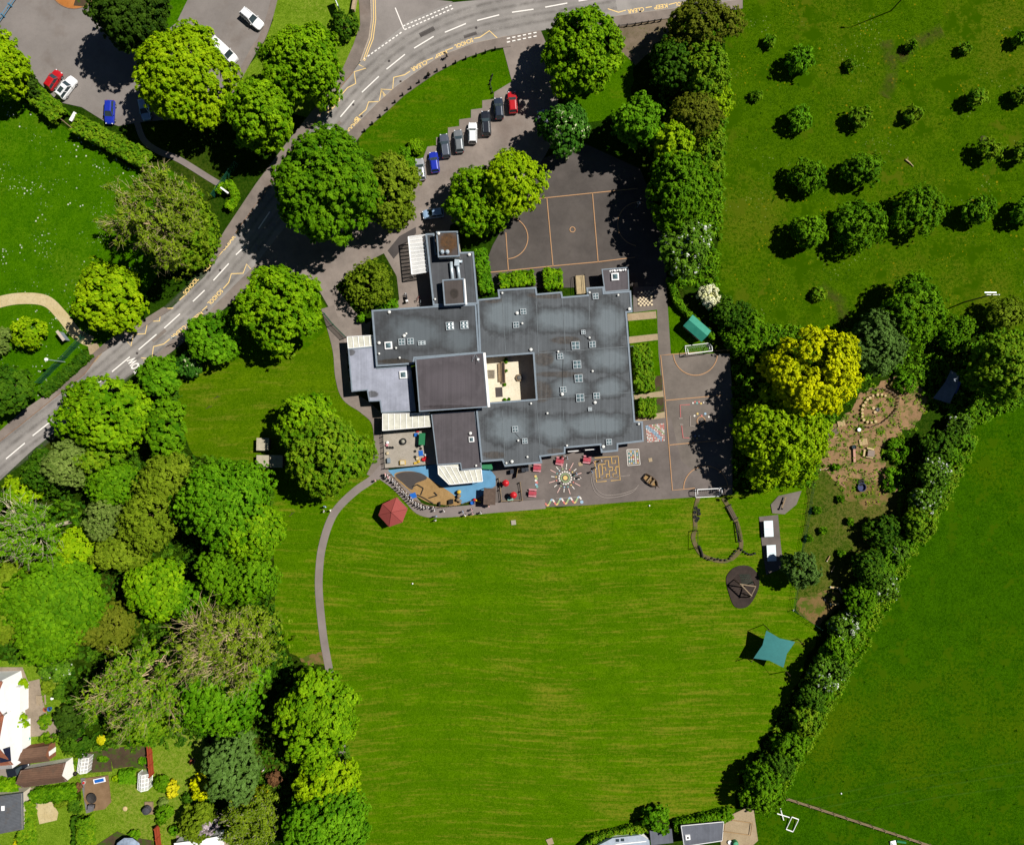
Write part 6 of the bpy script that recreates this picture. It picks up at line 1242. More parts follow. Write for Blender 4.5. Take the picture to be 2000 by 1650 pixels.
# shade sail
sq = [(1497, 1231, 3.2), (1553, 1253, 2.6), (1530, 1303, 3.2), (1472, 1285, 2.6)]; Q = [W(*q) for q in sq]; cs = sum(Q, Vector()) / 4
t = thing("shade_sail", "teal fabric shade sail stretched between four dark posts", "shade sail", (cs.x, cs.y, 0))
n = 14; vs = []
for i in range(n + 1):
    for j in range(n + 1):
        u, v = i / n, j / n; uu = u + (.5 - u) * .0; p = (Q[0] * (1 - u) + Q[1] * u) * (1 - v) + (Q[3] * (1 - u) + Q[2] * u) * v
        pull = .17 * ((1 - abs(2 * u - 1)) * (abs(2 * v - 1)) ** 2.2 + (1 - abs(2 * v - 1)) * (abs(2 * u - 1)) ** 2.2) ; vs.append(p.lerp(cs, min(.45, pull)))
m = MB().add(vs, [(i * (n + 1) + j, (i + 1) * (n + 1) + j, (i + 1) * (n + 1) + j + 1, i * (n + 1) + j + 1) for i in range(n) for j in range(n)]); m.f = [f[::-1] for f in m.f]
m.build("sail", plain("teal_fabric", C(62, 140, 138), .75, .08, 1.2), t, True)
for (x, y), q in zip(((1491, 1219), (1558, 1247), (1533, 1311), (1457, 1284)), Q):
    b = Vector(((x - 1000) / 10, (825 - y) / 10, 0)); m = MB().tube([b, Vector((b.x, b.y, q.z + .2)).lerp(Vector((q.x, q.y, q.z + .2)), .25)], .08, 8).tube([Vector((b.x, b.y, q.z + .15)).lerp(Vector((q.x, q.y, q.z + .15)), .25), q], .03, 5); m.build("post", MS['dark_timber'], t)
# trim trail
blk = plain("tarred_timber", C(52, 50, 48), .85, .25, 4)
tg = "tyres of the stepping tyre group on the trim trail"
proto = None
for i, (x, y) in enumerate(((1359, 992), (1364, 996), (1357, 1000), (1365, 1003), (1357, 1009), (1363, 1012), (1360, 1016))):
    c = W(x, y)
    if proto is None:
        m = MB(); m.lathe((c.x, c.y, .02), [(.18, 0), (.33, 0), (.36, .1), (.33, .2), (.18, .2), (.16, .1)], 14); proto = m.build("tyre", rubber); o = proto; o.location = (0, 0, 0); o.data.transform(Matrix.Translation((-c.x, -c.y, 0))); o.location = (c.x, c.y, .02)
    else: o = proto.copy(); COL.objects.link(o); o.location = (c.x, c.y, .02)
    tag(o, "black tyre lying in the stepping tyre cluster of the trim trail", "tyre", tg)
t = T0("pull_up_bars", "dark metal pull up bars beside the trim trail track", "bars", 1349, 1046, 0)
for y0 in (1.5, -1.9): L(t, MB().tube([(.9, y0 - .3, 0), (.9, y0 - .3, 1.7)], .06, 6), "post", blk)
L(t, MB().tube([(.9, 1.2, 1.7), (.9, -2.2, 1.7)], .05, 6), "bar", blk)
for y0 in (1.5, -1.9): L(t, MB().tube([(.9, y0 - .3, 1.65), (-.4, y0 - .6, .05)], .05, 6), "brace", blk)
t = T0("balance_beam", "long dark balance beam frame on the trim trail's right side", "balance beam", 1440, 1038, -80)
for s in (-1, 1): L(t, MB().box((0, s * .22, .3), (4.0, .12, .14), s * .05), "rail", blk)
for x in (-1.9, 0, 1.9): L(t, MB().box((x, 0, .12), (.16, .7, .24)), "crossbar", blk)
t = T0("climbing_planks", "broad timber ramp with dark crossbars on the trim trail", "ramp", 1428, 1000, -62)
for k in range(3): L(t, MB().box((0, -.3 + k * .3, .35), (2.8, .24, .06)), "plank", plain("grey_plank", C(112, 98, 82), .9, .2, 3))
for x in (-1.45, 1.45): L(t, MB().box((x, 0, .3), (.16, 1.3, .3)), "crossbar", blk)
lgg = "dark stepping logs of the trim trail"
proto = None
for i, (x, y) in enumerate(((1378, 1089), (1384, 1092), (1390, 1089), (1396, 1092), (1402, 1091), (1408, 1093), (1416, 1093), (1424, 1090), (1428, 1085), (1432, 1080), (1436, 1075), (1443, 1070), (1448, 1073), (1453, 1077), (1458, 1080), (1463, 1082), (1468, 1082), (1473, 1080))):
    c = W(x, y)
    if proto is None: proto = MB().lathe((c.x, c.y, 0), [(.2, 0), (.2, .38), (.17, .42)], 9).build("stepping_log", blk); proto.data.transform(Matrix.Translation((-c.x, -c.y, 0))); o = proto
    else: o = proto.copy(); COL.objects.link(o)
    o.location = (c.x, c.y, 0); tag(o, "dark stepping log in the curved row at the trim trail's bottom", "log", lgg)
t = T0("log_beam", "thick dark log lying on the trim trail's left corner", "log", 1368, 1076, -72); L(t, MB().tube([(-1.2, 0, .22), (0, .1, .26), (1.2, 0, .2)], [.18, .22, .17], 8), "trunk", blk)
for x in (-.8, .8): L(t, MB().box((x, 0, .08), (.14, .5, .16)), "support", blk)
# early-years yard
t = T0("play_house", "small green roofed play house in the early years yard", "play house", 826, 857, -3); L(t, MB().box((0, 0, .6), (.9, 2.0, 1.2)), "wall", MS['timber']); L(t, MB().add([(-.6, -1.15, 1.15), (.6, -1.15, 1.25), (.6, 1.15, 1.25), (-.6, 1.15, 1.15), (-.6, -1.15, 1.23), (.6, -1.15, 1.45), (.6, 1.15, 1.45), (-.6, 1.15, 1.23)], [(3, 2, 1, 0), (4, 5, 6, 7), (0, 1, 5, 4), (1, 2, 6, 5), (2, 3, 7, 6), (3, 0, 4, 7)]), "roof", greenp)
t = T0("play_boulder", "dark rounded tyre planter in the middle of the early years yard", "planter", 788, 862); L(t, MB().lathe((0, 0, 0), [(.5, 0), (.68, .2), (.62, .45), (.4, .5)], 10), "tyre", rubber); L(t, MB().lathe((0, 0, .3), [(.42, 0), (.36, .4), (.1, .6)], 8), "stones", plain("pale_stone", C(190, 186, 170), .9, .3, 5))
for i, (lb, x, y, sx, sy, h, mt, rz) in enumerate((("blue play mat under the yard's awning shade", 822, 885, 9, 11, .08, bluep, 5), ("blue box beside the green play house", 813, 849, 7, 7, .4, bluep, 0), ("yellow topped sand tray near the yard's south fence", 787, 903, 11, 9, .5, yellowp, 3), ("dark edged toy rack on the yard's west fence", 760, 899, 6, 10, .6, MS['trim'], 4),
                                                   ("small red toy crate by the yard's north-east corner", 816, 842, 5, 4, .35, redpl, 10), ("yellow toy box at the yard's corner pile", 816, 895, 6, 5, .4, yellowp, 30), ("red toy box at the yard's corner pile", 828, 897, 7, 6, .45, redpl, -20), ("orange yellow toy tray near the south fence", 812, 904, 7, 4, .25, yellowp, 10))):
    t = T0("play_mat" if h < .1 else "toy_box", lb, "mat" if h < .1 else "box", x, y, rz); L(t, MB().box((0, 0, h / 2), (sx / 10, sy / 10, h), 0, .92), "body", mt); L(t, MB().box((0, 0, h + .015), (sx / 13, sy / 13, .03)), "lid", plain("pale_lid", C(236, 226, 200), .6, .1, 4) if i in (2, 5) else mt)
ty = "small tyres and toys around the early years yard"
for lb, x, y in (("black toy tyre nearest the blue mat", 815, 872), ("black toy tyre beside the green play house's corner", 822, 876), ("black toy tyre lowest by the yard's corner pile", 811, 881), ("black toy tyre by the yard's west fence, left", 757, 874), ("black toy tyre by the yard's west fence, middle", 762, 874), ("black toy tyre by the yard's west fence, right", 767, 874), ("dark toy tyre at the toy pile's left", 811, 892)):
    c = W(x, y); o = proto = MB().lathe((0, 0, 0), [(.1, 0), (.24, 0), (.27, .08), (.24, .16), (.1, .16), (.09, .08)], 12).build("tyre", rubber); o.location = (c.x, c.y, .12); tag(o, lb, "tyre", ty)
for lb, x, y, mt in (("yellow ride-on toy in the yard's corner pile", 818, 901, yellowp), ("red ride-on toy in the yard's corner pile", 832, 893, redpl), ("white toy basin under the yard's east awning", 832, 888, MS['white']), ("white toys heaped at the yard's west fence", 757, 864, MS['white']), ("pink toy by the yard's west fence", 756, 869, pinkp), ("cream toy stack lower on the yard's west fence", 757, 885, plain("cream_plastic", C(236, 214, 170), .6, .1, 4))):
    t = T0("ride_on_toy" if "ride-on" in lb else "toy", lb, "toy", x, y, x * 7 % 90); L(t, MB().lathe((0, 0, .05), [(.2, 0), (.32, .12), (.26, .3), (.1, .38)], 8), "body", mt); L(t, MB().tube([(.1, 0, .35), (.2, 0, .55)], .04, 5), "handle", MS['black'])
def post_fence(name, label, pts, h, postm, railm, n=3, step=20, cat="fence", thick=.05, group=None, solid=None):
    c = W(*pts[0]); t = thing(name, label, cat, (c.x, c.y, 0), 0, group); m = MB()
    for a, b in zip(pts[:-1], pts[1:]):
        d = math.hypot(b[0] - a[0], b[1] - a[1]); k = max(1, round(d / step)); A, B = W(*a), W(*b)
        for i in range(k + (1 if b == pts[-1] else 0)):
            q = A.lerp(B, i / k); MB().box((q.x, q.y, (h + .1) / 2), (thick * 2.2, thick * 2.2, h + .1)).build("post", postm, t)
        for j in range(n): z = h * (j + 1) / n - .06; m.tube([A + Vector((0, 0, z)), B + Vector((0, 0, z))], thick * .7, 4)
        if solid is not None:
            nn = Vector((-(B - A).y, (B - A).x, 0)).normalized() * .03
            MB().add([A - nn + Vector((0, 0, .08)), B - nn + Vector((0, 0, .08)), B - nn + Vector((0, 0, h)), A - nn + Vector((0, 0, h)), A + nn + Vector((0, 0, .08)), B + nn + Vector((0, 0, .08)), B + nn + Vector((0, 0, h)), A + nn + Vector((0, 0, h))], [(0, 1, 2, 3), (7, 6, 5, 4), (3, 2, 6, 7), (0, 3, 7, 4), (1, 5, 6, 2), (0, 4, 5, 1)]).build("panel", solid, t)
    m.build("rail", railm, t); return t
ms_ = N("green_weld_mesh"); ms_.b.inputs["Base Color"].default_value = (.015, .12, .06, 1); tr = ms_.n("ShaderNodeBsdfTransparent"); mx = ms_.n("ShaderNodeMixShader")
br = ms_.n("ShaderNodeTexChecker"); ms_.l(ms_.pos(), br.inputs[0]); br.inputs["Scale"].default_value = 12; mx.inputs[0].default_value = .3
ms_.l(tr.outputs[0], mx.inputs[1]); ms_.l(ms_.b.outputs[0], mx.inputs[2]); ms_.l(mx.outputs[0], ms_.t.nodes["Material Output"].inputs[0]); meshm = ms_.m
gm = plain("green_coated_steel", C(30, 84, 66), .6, .15, 4)
post_fence("picket_fence", "dark picket fence closing the early years yard on its west and south sides", [(748, 842), (752, 914), (792, 911), (834, 907)], 1.0, blk, blk, 3, 10)
post_fence("log_fence", "low timber fence between the queue and the sand pit", [(765, 926), (778, 940), (792, 958), (808, 974), (830, 985), (860, 990), (895, 986), (925, 976)], .8, MS['dark_timber'], MS['timber'], 2, 9)
for i, pts in enumerate(([(806, 950), (815, 946), (827, 953), (822, 966)], [(815, 966), (828, 972), (846, 983)], [(838, 972), (854, 967), (848, 961)])):
    t = thing("sandpit_timber", ("bent dark timber edge in the upper sand pit", "longest dark timber edge along the lower sand pit", "short hooked timber edge at the right of the sand pit")[i], "timber edge", tuple(W(*pts[0]))); m = MB()
    for a, b in zip(pts[:-1], pts[1:]): m.tube([W(*a) + Vector((0, 0, .2)), W(*b) + Vector((0, 0, .2))], .12, 5)
    m.build("beam", blk, t)
for i, (x, y) in enumerate(((859, 984), (878, 980), (881, 979), (884, 979))):
    o = MB().box((0, 0, .3), (.3, .9, .6), 0, .9).build("play_stump", blk); o.location = tuple(W(x, y, .12)); tag(o, "short dark upright timber in the play area's lower fence", "timber post", "upright timbers in the play area")
for i, (x, y, r, h, mt) in enumerate(((897, 960, .38, .9, yellowp), (897, 968, .36, .8, MS['timber']), (895, 975, .34, .7, MS['timber']), (899, 978, .3, .6, plain("grey_stone2", C(150, 140, 120), .9, .3, 4)))):
    o = MB().lathe((0, 0, 0), [(r, 0), (r * 1.1, h * .5), (r * .9, h), (r * .4, h * 1.1)], 9).build("play_totem", mt); o.location = tuple(W(x, y, .12)); tag(o, ("yellow topped play totem on the blue surface", "timber play totem below the yellow one", "timber play totem third in the row on the blue surface", "grey stone stump at the foot of the totem row")[i], "play totem")
t = T0("water_tray", "bright blue water tray beside the queue at the sand pit", "water tray", 808, 967, 20); L(t, MB().box((0, 0, .45), (1.1, .9, .3), 0, 1.1), "tray", bluep); L(t, MB().box((0, 0, .15), (.8, .6, .3)), "stand", MS['black'])
t = T0("water_tray", "round blue bowl standing by the lower end of the blue surface", "bowl", 923, 981, 0); L(t, MB().lathe((0, 0, .1), [(.2, 0), (.4, .35), (.36, .35), (.18, .08)], 10), "bowl", bluep); L(t, MB().cyl((0, 0, 0), .12, .15, 8), "foot", MS['black'])
t = T0("play_slide", "small yellow and red slide toy by the timber shelter", "slide", 932, 977, -25); L(t, MB().box((.2, 0, .35), (1.2, .3, .06), 0), "chute", yellowp); L(t, MB().box((-.5, 0, .35), (.4, .4, .7)), "tower", redpl)
t = T0("timber_shelter", "brown timber shelter roof at the end of the blue surface", "shelter", 957, 967, -2); L(t, MB().box((0, 0, 2.05), (2.3, 3.2, .12)), "roof", plain("brown_boarding", C(112, 94, 82), .85, .25, 1.5))
for x in (-1, 1):
    for y in (-1.4, 1.4): L(t, MB().box((x, y, 1), (.12, .12, 2)), "post", MS['dark_timber'])
t = T0("storage_bench", "green storage box in the shade under the school roof edge", "storage box", 952, 910, -4); L(t, MB().box((0, 0, .4), (2.0, 1.0, .8)), "box", greenp); L(t, MB().box((0, 0, .84), (2.1, 1.1, .08)), "lid", greenp)
for lb, x, y in (("red round parasol table on the fenced deck, upper", 988, 942), ("red round parasol table on the fenced deck, lower", 1003, 965)):
    t = T0("parasol_table", lb, "parasol", x, y, 0, "red parasols on the fenced deck"); L(t, MB().lathe((0, 0, 1.5), [(.68, 0), (.4, .22), (.06, .36), (.02, .42)], 8), "canopy", redpl); L(t, MB().tube([(0, 0, 0), (0, 0, 1.7)], .03, 6), "pole", MS['white']); L(t, MB().cyl((0, 0, .55), .45, .05, 12), "tabletop", MS['white'])
t = T0("toy_bench", "pale mint bench beside the lower red parasol", "bench", 997, 973, 0); L(t, MB().box((0, 0, .4), (1.1, .8, .1)), "seat", plain("mint_plastic", C(150, 200, 184), .6, .08, 3)); L(t, MB().box((0, 0, .18), (.8, .5, .36)), "base", MS['white'])
post_fence("deck_fence", "cream topped low wall fence round the parasol deck", [(975, 934), (980, 978), (1020, 976), (1016, 942)], .8, MS['timber'], MS['timber'], 2, 22, thick=.09)
t = T0("timber_gate", "short timber gate panel by the dark bins under the roof edge", "gate", 1010, 923, 80); L(t, MB().box((0, 0, .6), (1.8, .08, 1.0)), "panel", MS['timber']); L(t, MB().box((.95, 0, .65), (.14, .14, 1.3)), "post", MS['dark_timber'])
for i, (x, y) in enumerate(((1000, 920), (1022, 917), (1029, 916))):
    t = T0("wheelie_bin", ("dark bin left of the timber gate panel", "dark bin right of the timber gate panel", "dark bin nearest the first picnic table")[i], "bin", x, y, 5 * i, "dark bins under the roof edge"); L(t, MB().box((0, 0, .5), (.55, .65, .95), 0, 1.12), "body", MS['black']); L(t, MB().box((0, 0, 1.02), (.64, .76, .06)), "lid", plain("dark_lid", (.03, .035, .045, 1), .5, .2, 4))
# ramp / bench by the court and other small items
t = T0("ramp", "cream timber ramp with handrails against the school's north wall", "ramp", 1133, 557, 4); L(t, MB().box((0, 0, .3), (1.8, 3.6, .12)), "deck", plain("cream_deck", C(206, 184, 142), .85, .15, 2))
for s in (-1, 1): L(t, MB().tube([(s * .9, -1.8, .3), (s * .9, -1.8, 1.2), (s * .9, 1.8, 1.2), (s * .9, 1.8, .3)], .04, 5).tube([(s * .9, -1.8, .8), (s * .9, 1.8, .8)], .03, 5), "handrail", blk)
for i, (x, y) in enumerate(((519, 867), (519, 900), (545, 900))):
    t = T0("play_cabin", ("upper pale square topped cabin in the tree shade on the west lawn", "lower pale square topped cabin in the tree shade on the west lawn", "pale square topped cabin mostly hidden under the olive crown")[i], "cabin", x, y, -1, "pale topped cabins on the west lawn", z=0); L(t, MB().box((0, 0, .75), (2.1, 2.1, 1.5)), "wall", MS['dark_timber']); L(t, MB().box((0, 0, 1.56), (2.4, 2.4, .12)), "roof", plain("pale_roof_board", C(206, 196, 170), .85, .2, 1.2))
for i, (x, y, rz) in enumerate(((424, 776, 20), (408, 796, 25), (570, 1004, 40))):
    t = T0("fallen_branch", ("upper fallen branch on the west lawn", "lower fallen branch on the west lawn", "fallen branch on the grass west of the field path")[i], "branch", x, y, rz, z=.02); L(t, MB().tube([(-.6, 0, .06), (0, .06, .08), (.7, -.02, .05)], [.05, .06, .03], 6).tube([(0, .06, .08), (.3, .3, .12)], .03, 5), "limb", BK['brown'])
# knee rail posts along the footway
proto = None
for i, (x, y) in enumerate(((713, 257), (728, 243), (743, 229), (757, 215), (772, 201), (787, 187), (803, 174), (819, 162), (836, 149), (854, 140), (871, 132), (890, 124), (910, 116), (930, 110), (948, 104), (967, 98))):
    c = W(x, y)
    if proto is None: proto = MB().box((0, 0, .45), (.3, .3, .9), 0, .9).build("bollard", blk); o = proto
    else: o = proto.copy(); COL.objects.link(o)
    o.location = (c.x, c.y, .02); tag(o, "short dark timber bollard in the row between footway and front lawn", "bollard", "bollards along the front lawn")
# fences, gates, lamp posts, signs
post_fence("mesh_fence", "green mesh fence beside the hedge strip left of the road", [(82, 748), (132, 698), (184, 642)], 2.0, gm, gm, 2, 26, solid=meshm)
post_fence("mesh_fence", "green mesh fence panel in the dark corner under the trees", [(420, 386), (443, 354), (466, 322)], 2.0, gm, gm, 2, 20, solid=meshm)
post_fence("mesh_gate", "green mesh gate across the path at the school's west corner", [(635, 613), (652, 634), (677, 659)], 1.8, gm, gm, 2, 26, solid=meshm, cat="gate")
post_fence("wire_fence", "thin dark wire fence between the field and the rough grass", [(1586, 942), (1578, 1000), (1564, 1075), (1548, 1190), (1600, 1226)], 1.3, gm, gm, 3, 22, thick=.035)
post_fence("timber_fence", "long pale topped timber fence at the pasture's lower edge", [(1532, 1555), (1600, 1577), (1700, 1610), (1840, 1656), (1900, 1678)], 1.1, MS['timber'], MS['timber'], 3, 24, thick=.09)
post_fence("field_gate", "small timber gate closing the gap in the clipped hedge", [(126, 238), (147, 255)], 1.2, MS['timber'], MS['timber'], 4, 22, cat="gate")
post_fence("verge_fence", "low dark timber rail along the bare verge by the road", [(1208, 54), (1240, 50), (1290, 42)], .7, blk, blk, 1, 13, thick=.09)
post_fence("log_edge", "dead wood edging on the front lawn in the big tree's shade", [(962, 148), (957, 165), (962, 182)], .4, blk, blk, 1, 9, thick=.1)
post_fence("barrier_gate", "light blue steel height barrier at the car park's left edge", [(-4, 54), (38, -6)], 1.0, plain("light_blue_steel", C(96, 156, 190), .5, .1, 3), plain("light_blue_steel", C(96, 156, 190), .5, .1, 3), 2, 22, cat="barrier", thick=.1)
t = T0("street_lamp", "tall dark street lamp at the top edge of the meadow", "lamp post", 1740, 22, 0, z=0); L(t, MB().tube([(0, 0, 0), (0, 0, 5), (0, 0, 10)], [.12, .1, .07], 8), "column", MS['black']); L(t, MB().tube([(0, 0, 10), (-.6, 0, 10.3), (-1.2, 0, 10.3)], .05, 6), "arm", MS['black']); L(t, MB().box((-1.5, 0, 10.28), (.7, .3, .14)), "lamp_head", MS['trim'])
def pole_at(px, py, h): return W(px, py, h)
t = T0("telegraph_pole", "timber telegraph pole with a pale cross arm at the meadow corner", "pole", 1884, 590, 0, z=0); L(t, MB().tube([(0, 0, 0), (0, 0, 4), (0, 0, 7.6)], [.15, .13, .1], 8), "pole", MS['timber'])
L(t, MB().box((.1, 0, 7.4), (2.6, .12, .14)), "cross_arm", MS['white']); L(t, MB().box((0, .5, 7.0), (2.2, .1, .12)), "cross_arm", MS['steel'])
for x in (-1.1, 0, 1.1): L(t, MB().lathe((x, 0, 7.47), [(.06, 0), (.08, .1), (.03, .18)], 8), "insulator", MS['white'])
t = T0("street_lamp", "white headed lamp post in the hedge left of the road", "lamp post", 127, 707, 0, z=0); L(t, MB().tube([(0, 0, 0), (0, 0, 5)], .07, 8), "column", MS['steel']); L(t, MB().lathe((0, 0, 5), [(.2, 0), (.34, .2), (.26, .45), (.1, .5)], 8), "lamp_head", MS['white'])
t = T0("road_sign", "road sign on a thin post beside the CLEAR lettering, casting a square shadow", "sign", 358, 664, 30, z=.1); L(t, MB().tube([(0, 0, 0), (0, 0, 4)], .05, 6), "post", MS['steel']); L(t, MB().box((0, 0, 3.6), (.8, .05, .8)), "plate", MS['white'])
t = T0("notice_board", "pale topped notice board standing on the lawn inside the sandy path", "notice board", 131, 658, -53, z=0); L(t, MB().box((0, 0, 1.0), (2.0, .14, 1.7)), "panel", MS['trim']); L(t, MB().box((0, 0, 1.9), (2.3, .55, .1)), "roof", plain("cream_roof", C(226, 210, 190), .8, .1, 2))
for x in (-.9, .9): L(t, MB().box((x, 0, .9), (.14, .1, 1.8)), "post", MS['timber'])
t = T0("school_sign", "large teal and white sign board on posts by the footway corner", "sign", 662, 16, -68, z=0); teal = plain("teal_sign_face", C(80, 170, 168), .5, .1, 2); L(t, MB().box((0, 0, 1.6), (2.4, .12, 1.7)), "board", MS['white']); L(t, MB().box((0, .09, 1.6), (2.2, .04, 1.5)), "face", teal)
for x in (-1, 1): L(t, MB().box((x, -.1, 1.2), (.12, .1, 2.4)), "post", MS['steel'])
t = T0("stone_wall", "short pale stone wall end beside the footway at the top", "wall", 694, 10, 80, z=0); L(t, MB().box((0, 0, .5), (3.0, .5, 1.0), 0, .95), "wall", plain("cream_stone", C(206, 182, 146), .9, .2, 2)); L(t, MB().box((0, 0, 1.04), (3.1, .6, .1)), "coping", plain("cream_stone", C(206, 182, 146), .9, .2, 2))
for i, (x, y, rz, ln) in enumerate(((145, 230, 60, 1.9), (165, 235, 55, 1.0))):
    t = T0("stone_bench", ("longer white stone slab beside the hedge gate", "shorter white stone slab beside the hedge gate")[i], "bench", x, y, rz, z=0); L(t, MB().box((0, 0, .4), (ln, .6, .16)), "seat", MS['white']); L(t, MB().box((0, 0, .16), (ln * .7, .4, .32)), "base", plain("cream_stone", C(206, 182, 146), .9, .2, 2))
t = T0("bench", "thin white bench on the hedge hoop in the dark corner", "bench", 446, 378, -36, z=0); L(t, MB().box((0, 0, 1.75), (1.9, .3, .08)), "seat", MS['white']); L(t, MB().box((0, 0, .85), (1.5, .1, 1.7)), "base", MS['timber'])
t = T0("basketball_hoop", "white netball hoop on a post in the belt's shade at the court edge", "hoop", 1244, 406, 180, z=.1); L(t, MB().tube([(0, 0, 0), (0, 0, 3)], .05, 8), "post", MS['steel']); L(t, MB().tube([(.1 + .22 + .22 * math.cos(k * math.pi / 6), .22 * math.sin(k * math.pi / 6), 3) for k in range(13)], .025, 5), "ring", MS['white']); L(t, MB().lathe((0, 0, 2.95), [(.1, 0), (.14, .08), (.05, .16)], 8), "cap", MS['white'])
for i, (x, y) in enumerate(((1268, 987), (1549, 1191), (806, 1139), (1642, 1548))):
    o = MB().lathe((0, 0, 0), [(.03, 0), (.13, .05), (.16, .16), (.13, .27), (.03, .32)], 10).build("ball", MS['white'], None, True); o.location = tuple(W(x, y, .02)); tag(o, ("white ball on the grass edge below the maze", "white post cap ball at the wire fence corner", "white ball lying on the mown field near the path", "white ball in the pasture above the timber fence")[i], "ball")
# ---------------------------------------------------------------- forest school clearing
lgm = plain("cut_log_pale", C(232, 204, 150), .85, .12, 6); lgd = plain("cut_log", C(206, 170, 122), .85, .18, 4)
proto = None
for i, (x, y) in enumerate(((1703, 773), (1712, 771), (1720, 771), (1727, 773), (1697, 777), (1692, 780), (1688, 786), (1684, 792), (1682, 800), (1682, 807), (1682, 813), (1685, 820), (1692, 824), (1700, 825), (1708, 823))):
    c = W(x, y)
    if proto is None: proto = MB().lathe((0, 0, 0), [(.27, 0), (.28, .4), (.26, .44)], 10).build("log_stool", lgm); o = proto
    else: o = proto.copy(); COL.objects.link(o)
    o.location = (c.x, c.y, .05); o.scale = (.85 + .3 * (i * 37 % 10) / 10,) * 2 + (1,); tag(o, "pale cut log stump seat in the ring around the clearing's fire spot", "log seat", "log seats around the fire spot")
for i, (x, y) in enumerate(((1705, 797), (1708, 805))):
    o = proto.copy(); COL.objects.link(o); o.location = tuple(W(x, y, .05)); o.scale = (1.1, 1.1, .6); tag(o, ("larger pale log inside the log ring by the fire spot", "lower pale log inside the log ring by the fire spot")[i], "log seat", "logs inside the log ring")
t = T0("fire_pit", "small dark fire pit in the middle of the log ring", "fire pit", 1713, 800, z=.05); L(t, MB().lathe((0, 0, 0), [(.4, 0), (.42, .2), (.3, .2), (.26, .05)], 10), "ring", MS['black']); L(t, MB().lathe((0, 0, .02), [(.25, 0), (.15, .1), (.05, .14)], 7), "ash", plain("ash_grey", C(170, 168, 160), .95, .2, 6))
post_fence("woven_fence", "low woven twig fence curving round the log ring", [(1690, 766), (1705, 760), (1722, 758), (1740, 766), (1754, 778), (1750, 798), (1738, 812), (1720, 826), (1700, 834), (1682, 832)], .6, MS['timber'], MS['timber'], 2, 7, thick=.07)
def pallet(label, px, py, rz, s=1.2, group=None, z=.06):
    t = T0("pallet", label, "pallet", px, py, rz, group, z); m = MB()
    for k in range(6): m.box((0, -s * .42 + k * s * .168, .18), (s * 1.3, s * .11, .03))
    L(t, m, "boards", lgm); L(t, MB().box((-s * .55, 0, .1), (.1, s, .12)).box((s * .55, 0, .1), (.1, s, .12)).box((0, 0, .1), (.1, s, .12)), "bearer", lgd); return t
pallet("slatted cream pallet lying on the clearing's dirt", 1685, 863, 10); pallet("white pallet beside the yellow-green tree at the clearing", 1642, 827, 12, 1.1)
t = T0("outdoor_table", "grey square table between two short benches in the clearing", "table", 1698, 885, -6, z=.05); L(t, MB().box((0, 0, .6), (1.3, 1.2, .1)), "tabletop", plain("grey_tabletop", C(168, 150, 136), .85, .15, 3)); L(t, MB().box((0, 0, .28), (.7, .7, .56)), "base", MS['timber'])
for i, (x, y, rz) in enumerate(((1686, 884, 82), (1696, 892, -10), (1698, 876, -14))):
    t = T0("short_bench", ("short pale bench left of the grey clearing table", "short pale bench below the grey clearing table", "short pale bench above the grey clearing table")[i], "bench", x, y, rz, z=.05); L(t, MB().box((0, 0, .35), (1.4, .35, .08)), "seat", lgm); L(t, MB().box((0, 0, .15), (1.0, .2, .3)), "base", lgd)
t = T0("plank_table", "long pink plank lying beside a dark bucket in the clearing", "plank", 1667, 889, 92, z=.05); L(t, MB().box((0, 0, .3), (2.6, .45, .08)), "plank", plain("pinkish_plank", C(226, 172, 148), .85, .12, 3)); L(t, MB().box((-.9, 0, .13), (.1, .4, .26)).box((.9, 0, .13), (.1, .4, .26)), "support", lgd)
t = T0("bucket", "dark grey round tub at the upper end of the pink plank", "tub", 1666, 873, z=.05); L(t, MB().lathe((0, 0, 0), [(.35, 0), (.45, .45), (.4, .45), (.3, .1)], 12), "tub", plain("dark_tub", C(74, 76, 82), .6, .2, 3)); L(t, MB().lathe((0, 0, .3), [(.36, 0), (.2, .05)], 10), "water", MS['glass'])
t = T0("tree_stump", "white topped round stump on the clearing near the log ring", "stump", 1676, 839, z=.05); L(t, MB().lathe((0, 0, 0), [(.45, 0), (.38, .4)], 10), "bark", BK['brown']); L(t, MB().lathe((0, 0, .4), [(.36, 0), (.1, .02)], 10), "cut_face", MS['white'])
t = T0("paddling_pool", "dark blue tub and dark wheel on the worn grass below the clearing", "tub", 1681, 951, z=.05); L(t, MB().lathe((0, 0, 0), [(.8, 0), (.85, .5), (.75, .5), (.7, .1)], 14), "tub", plain("navy_plastic", C(40, 54, 110), .5, .15, 3)); L(t, MB().lathe((0, .9, 0), [(.35, 0), (.62, 0), (.66, .14), (.6, .26), (.35, .26), (.3, .13)], 14), "tyre", rubber)
t = T0("log_pile", "grey heap of sticks at the base of the yellow-green tree", "log pile", 1622, 842, 20, z=.02); m = MB(); rr = random.Random(9)
for k in range(12): x, y, a = rr.uniform(-.6, .6), rr.uniform(-.8, .8), rr.uniform(-.6, .6); m.tube([(x - math.cos(a) * .9, y - math.sin(a) * .9, .1 + .03 * k), (x + math.cos(a) * .9, y + math.sin(a) * .9, .12 + .03 * k)], .06, 5)
L(t, m, "sticks", plain("grey_wood", C(150, 136, 122), .9, .2, 4)); L(t, MB().tube([(-1.2, -1.2, .15), (1.2, -1.5, .12)], .14, 7), "log", lgd)
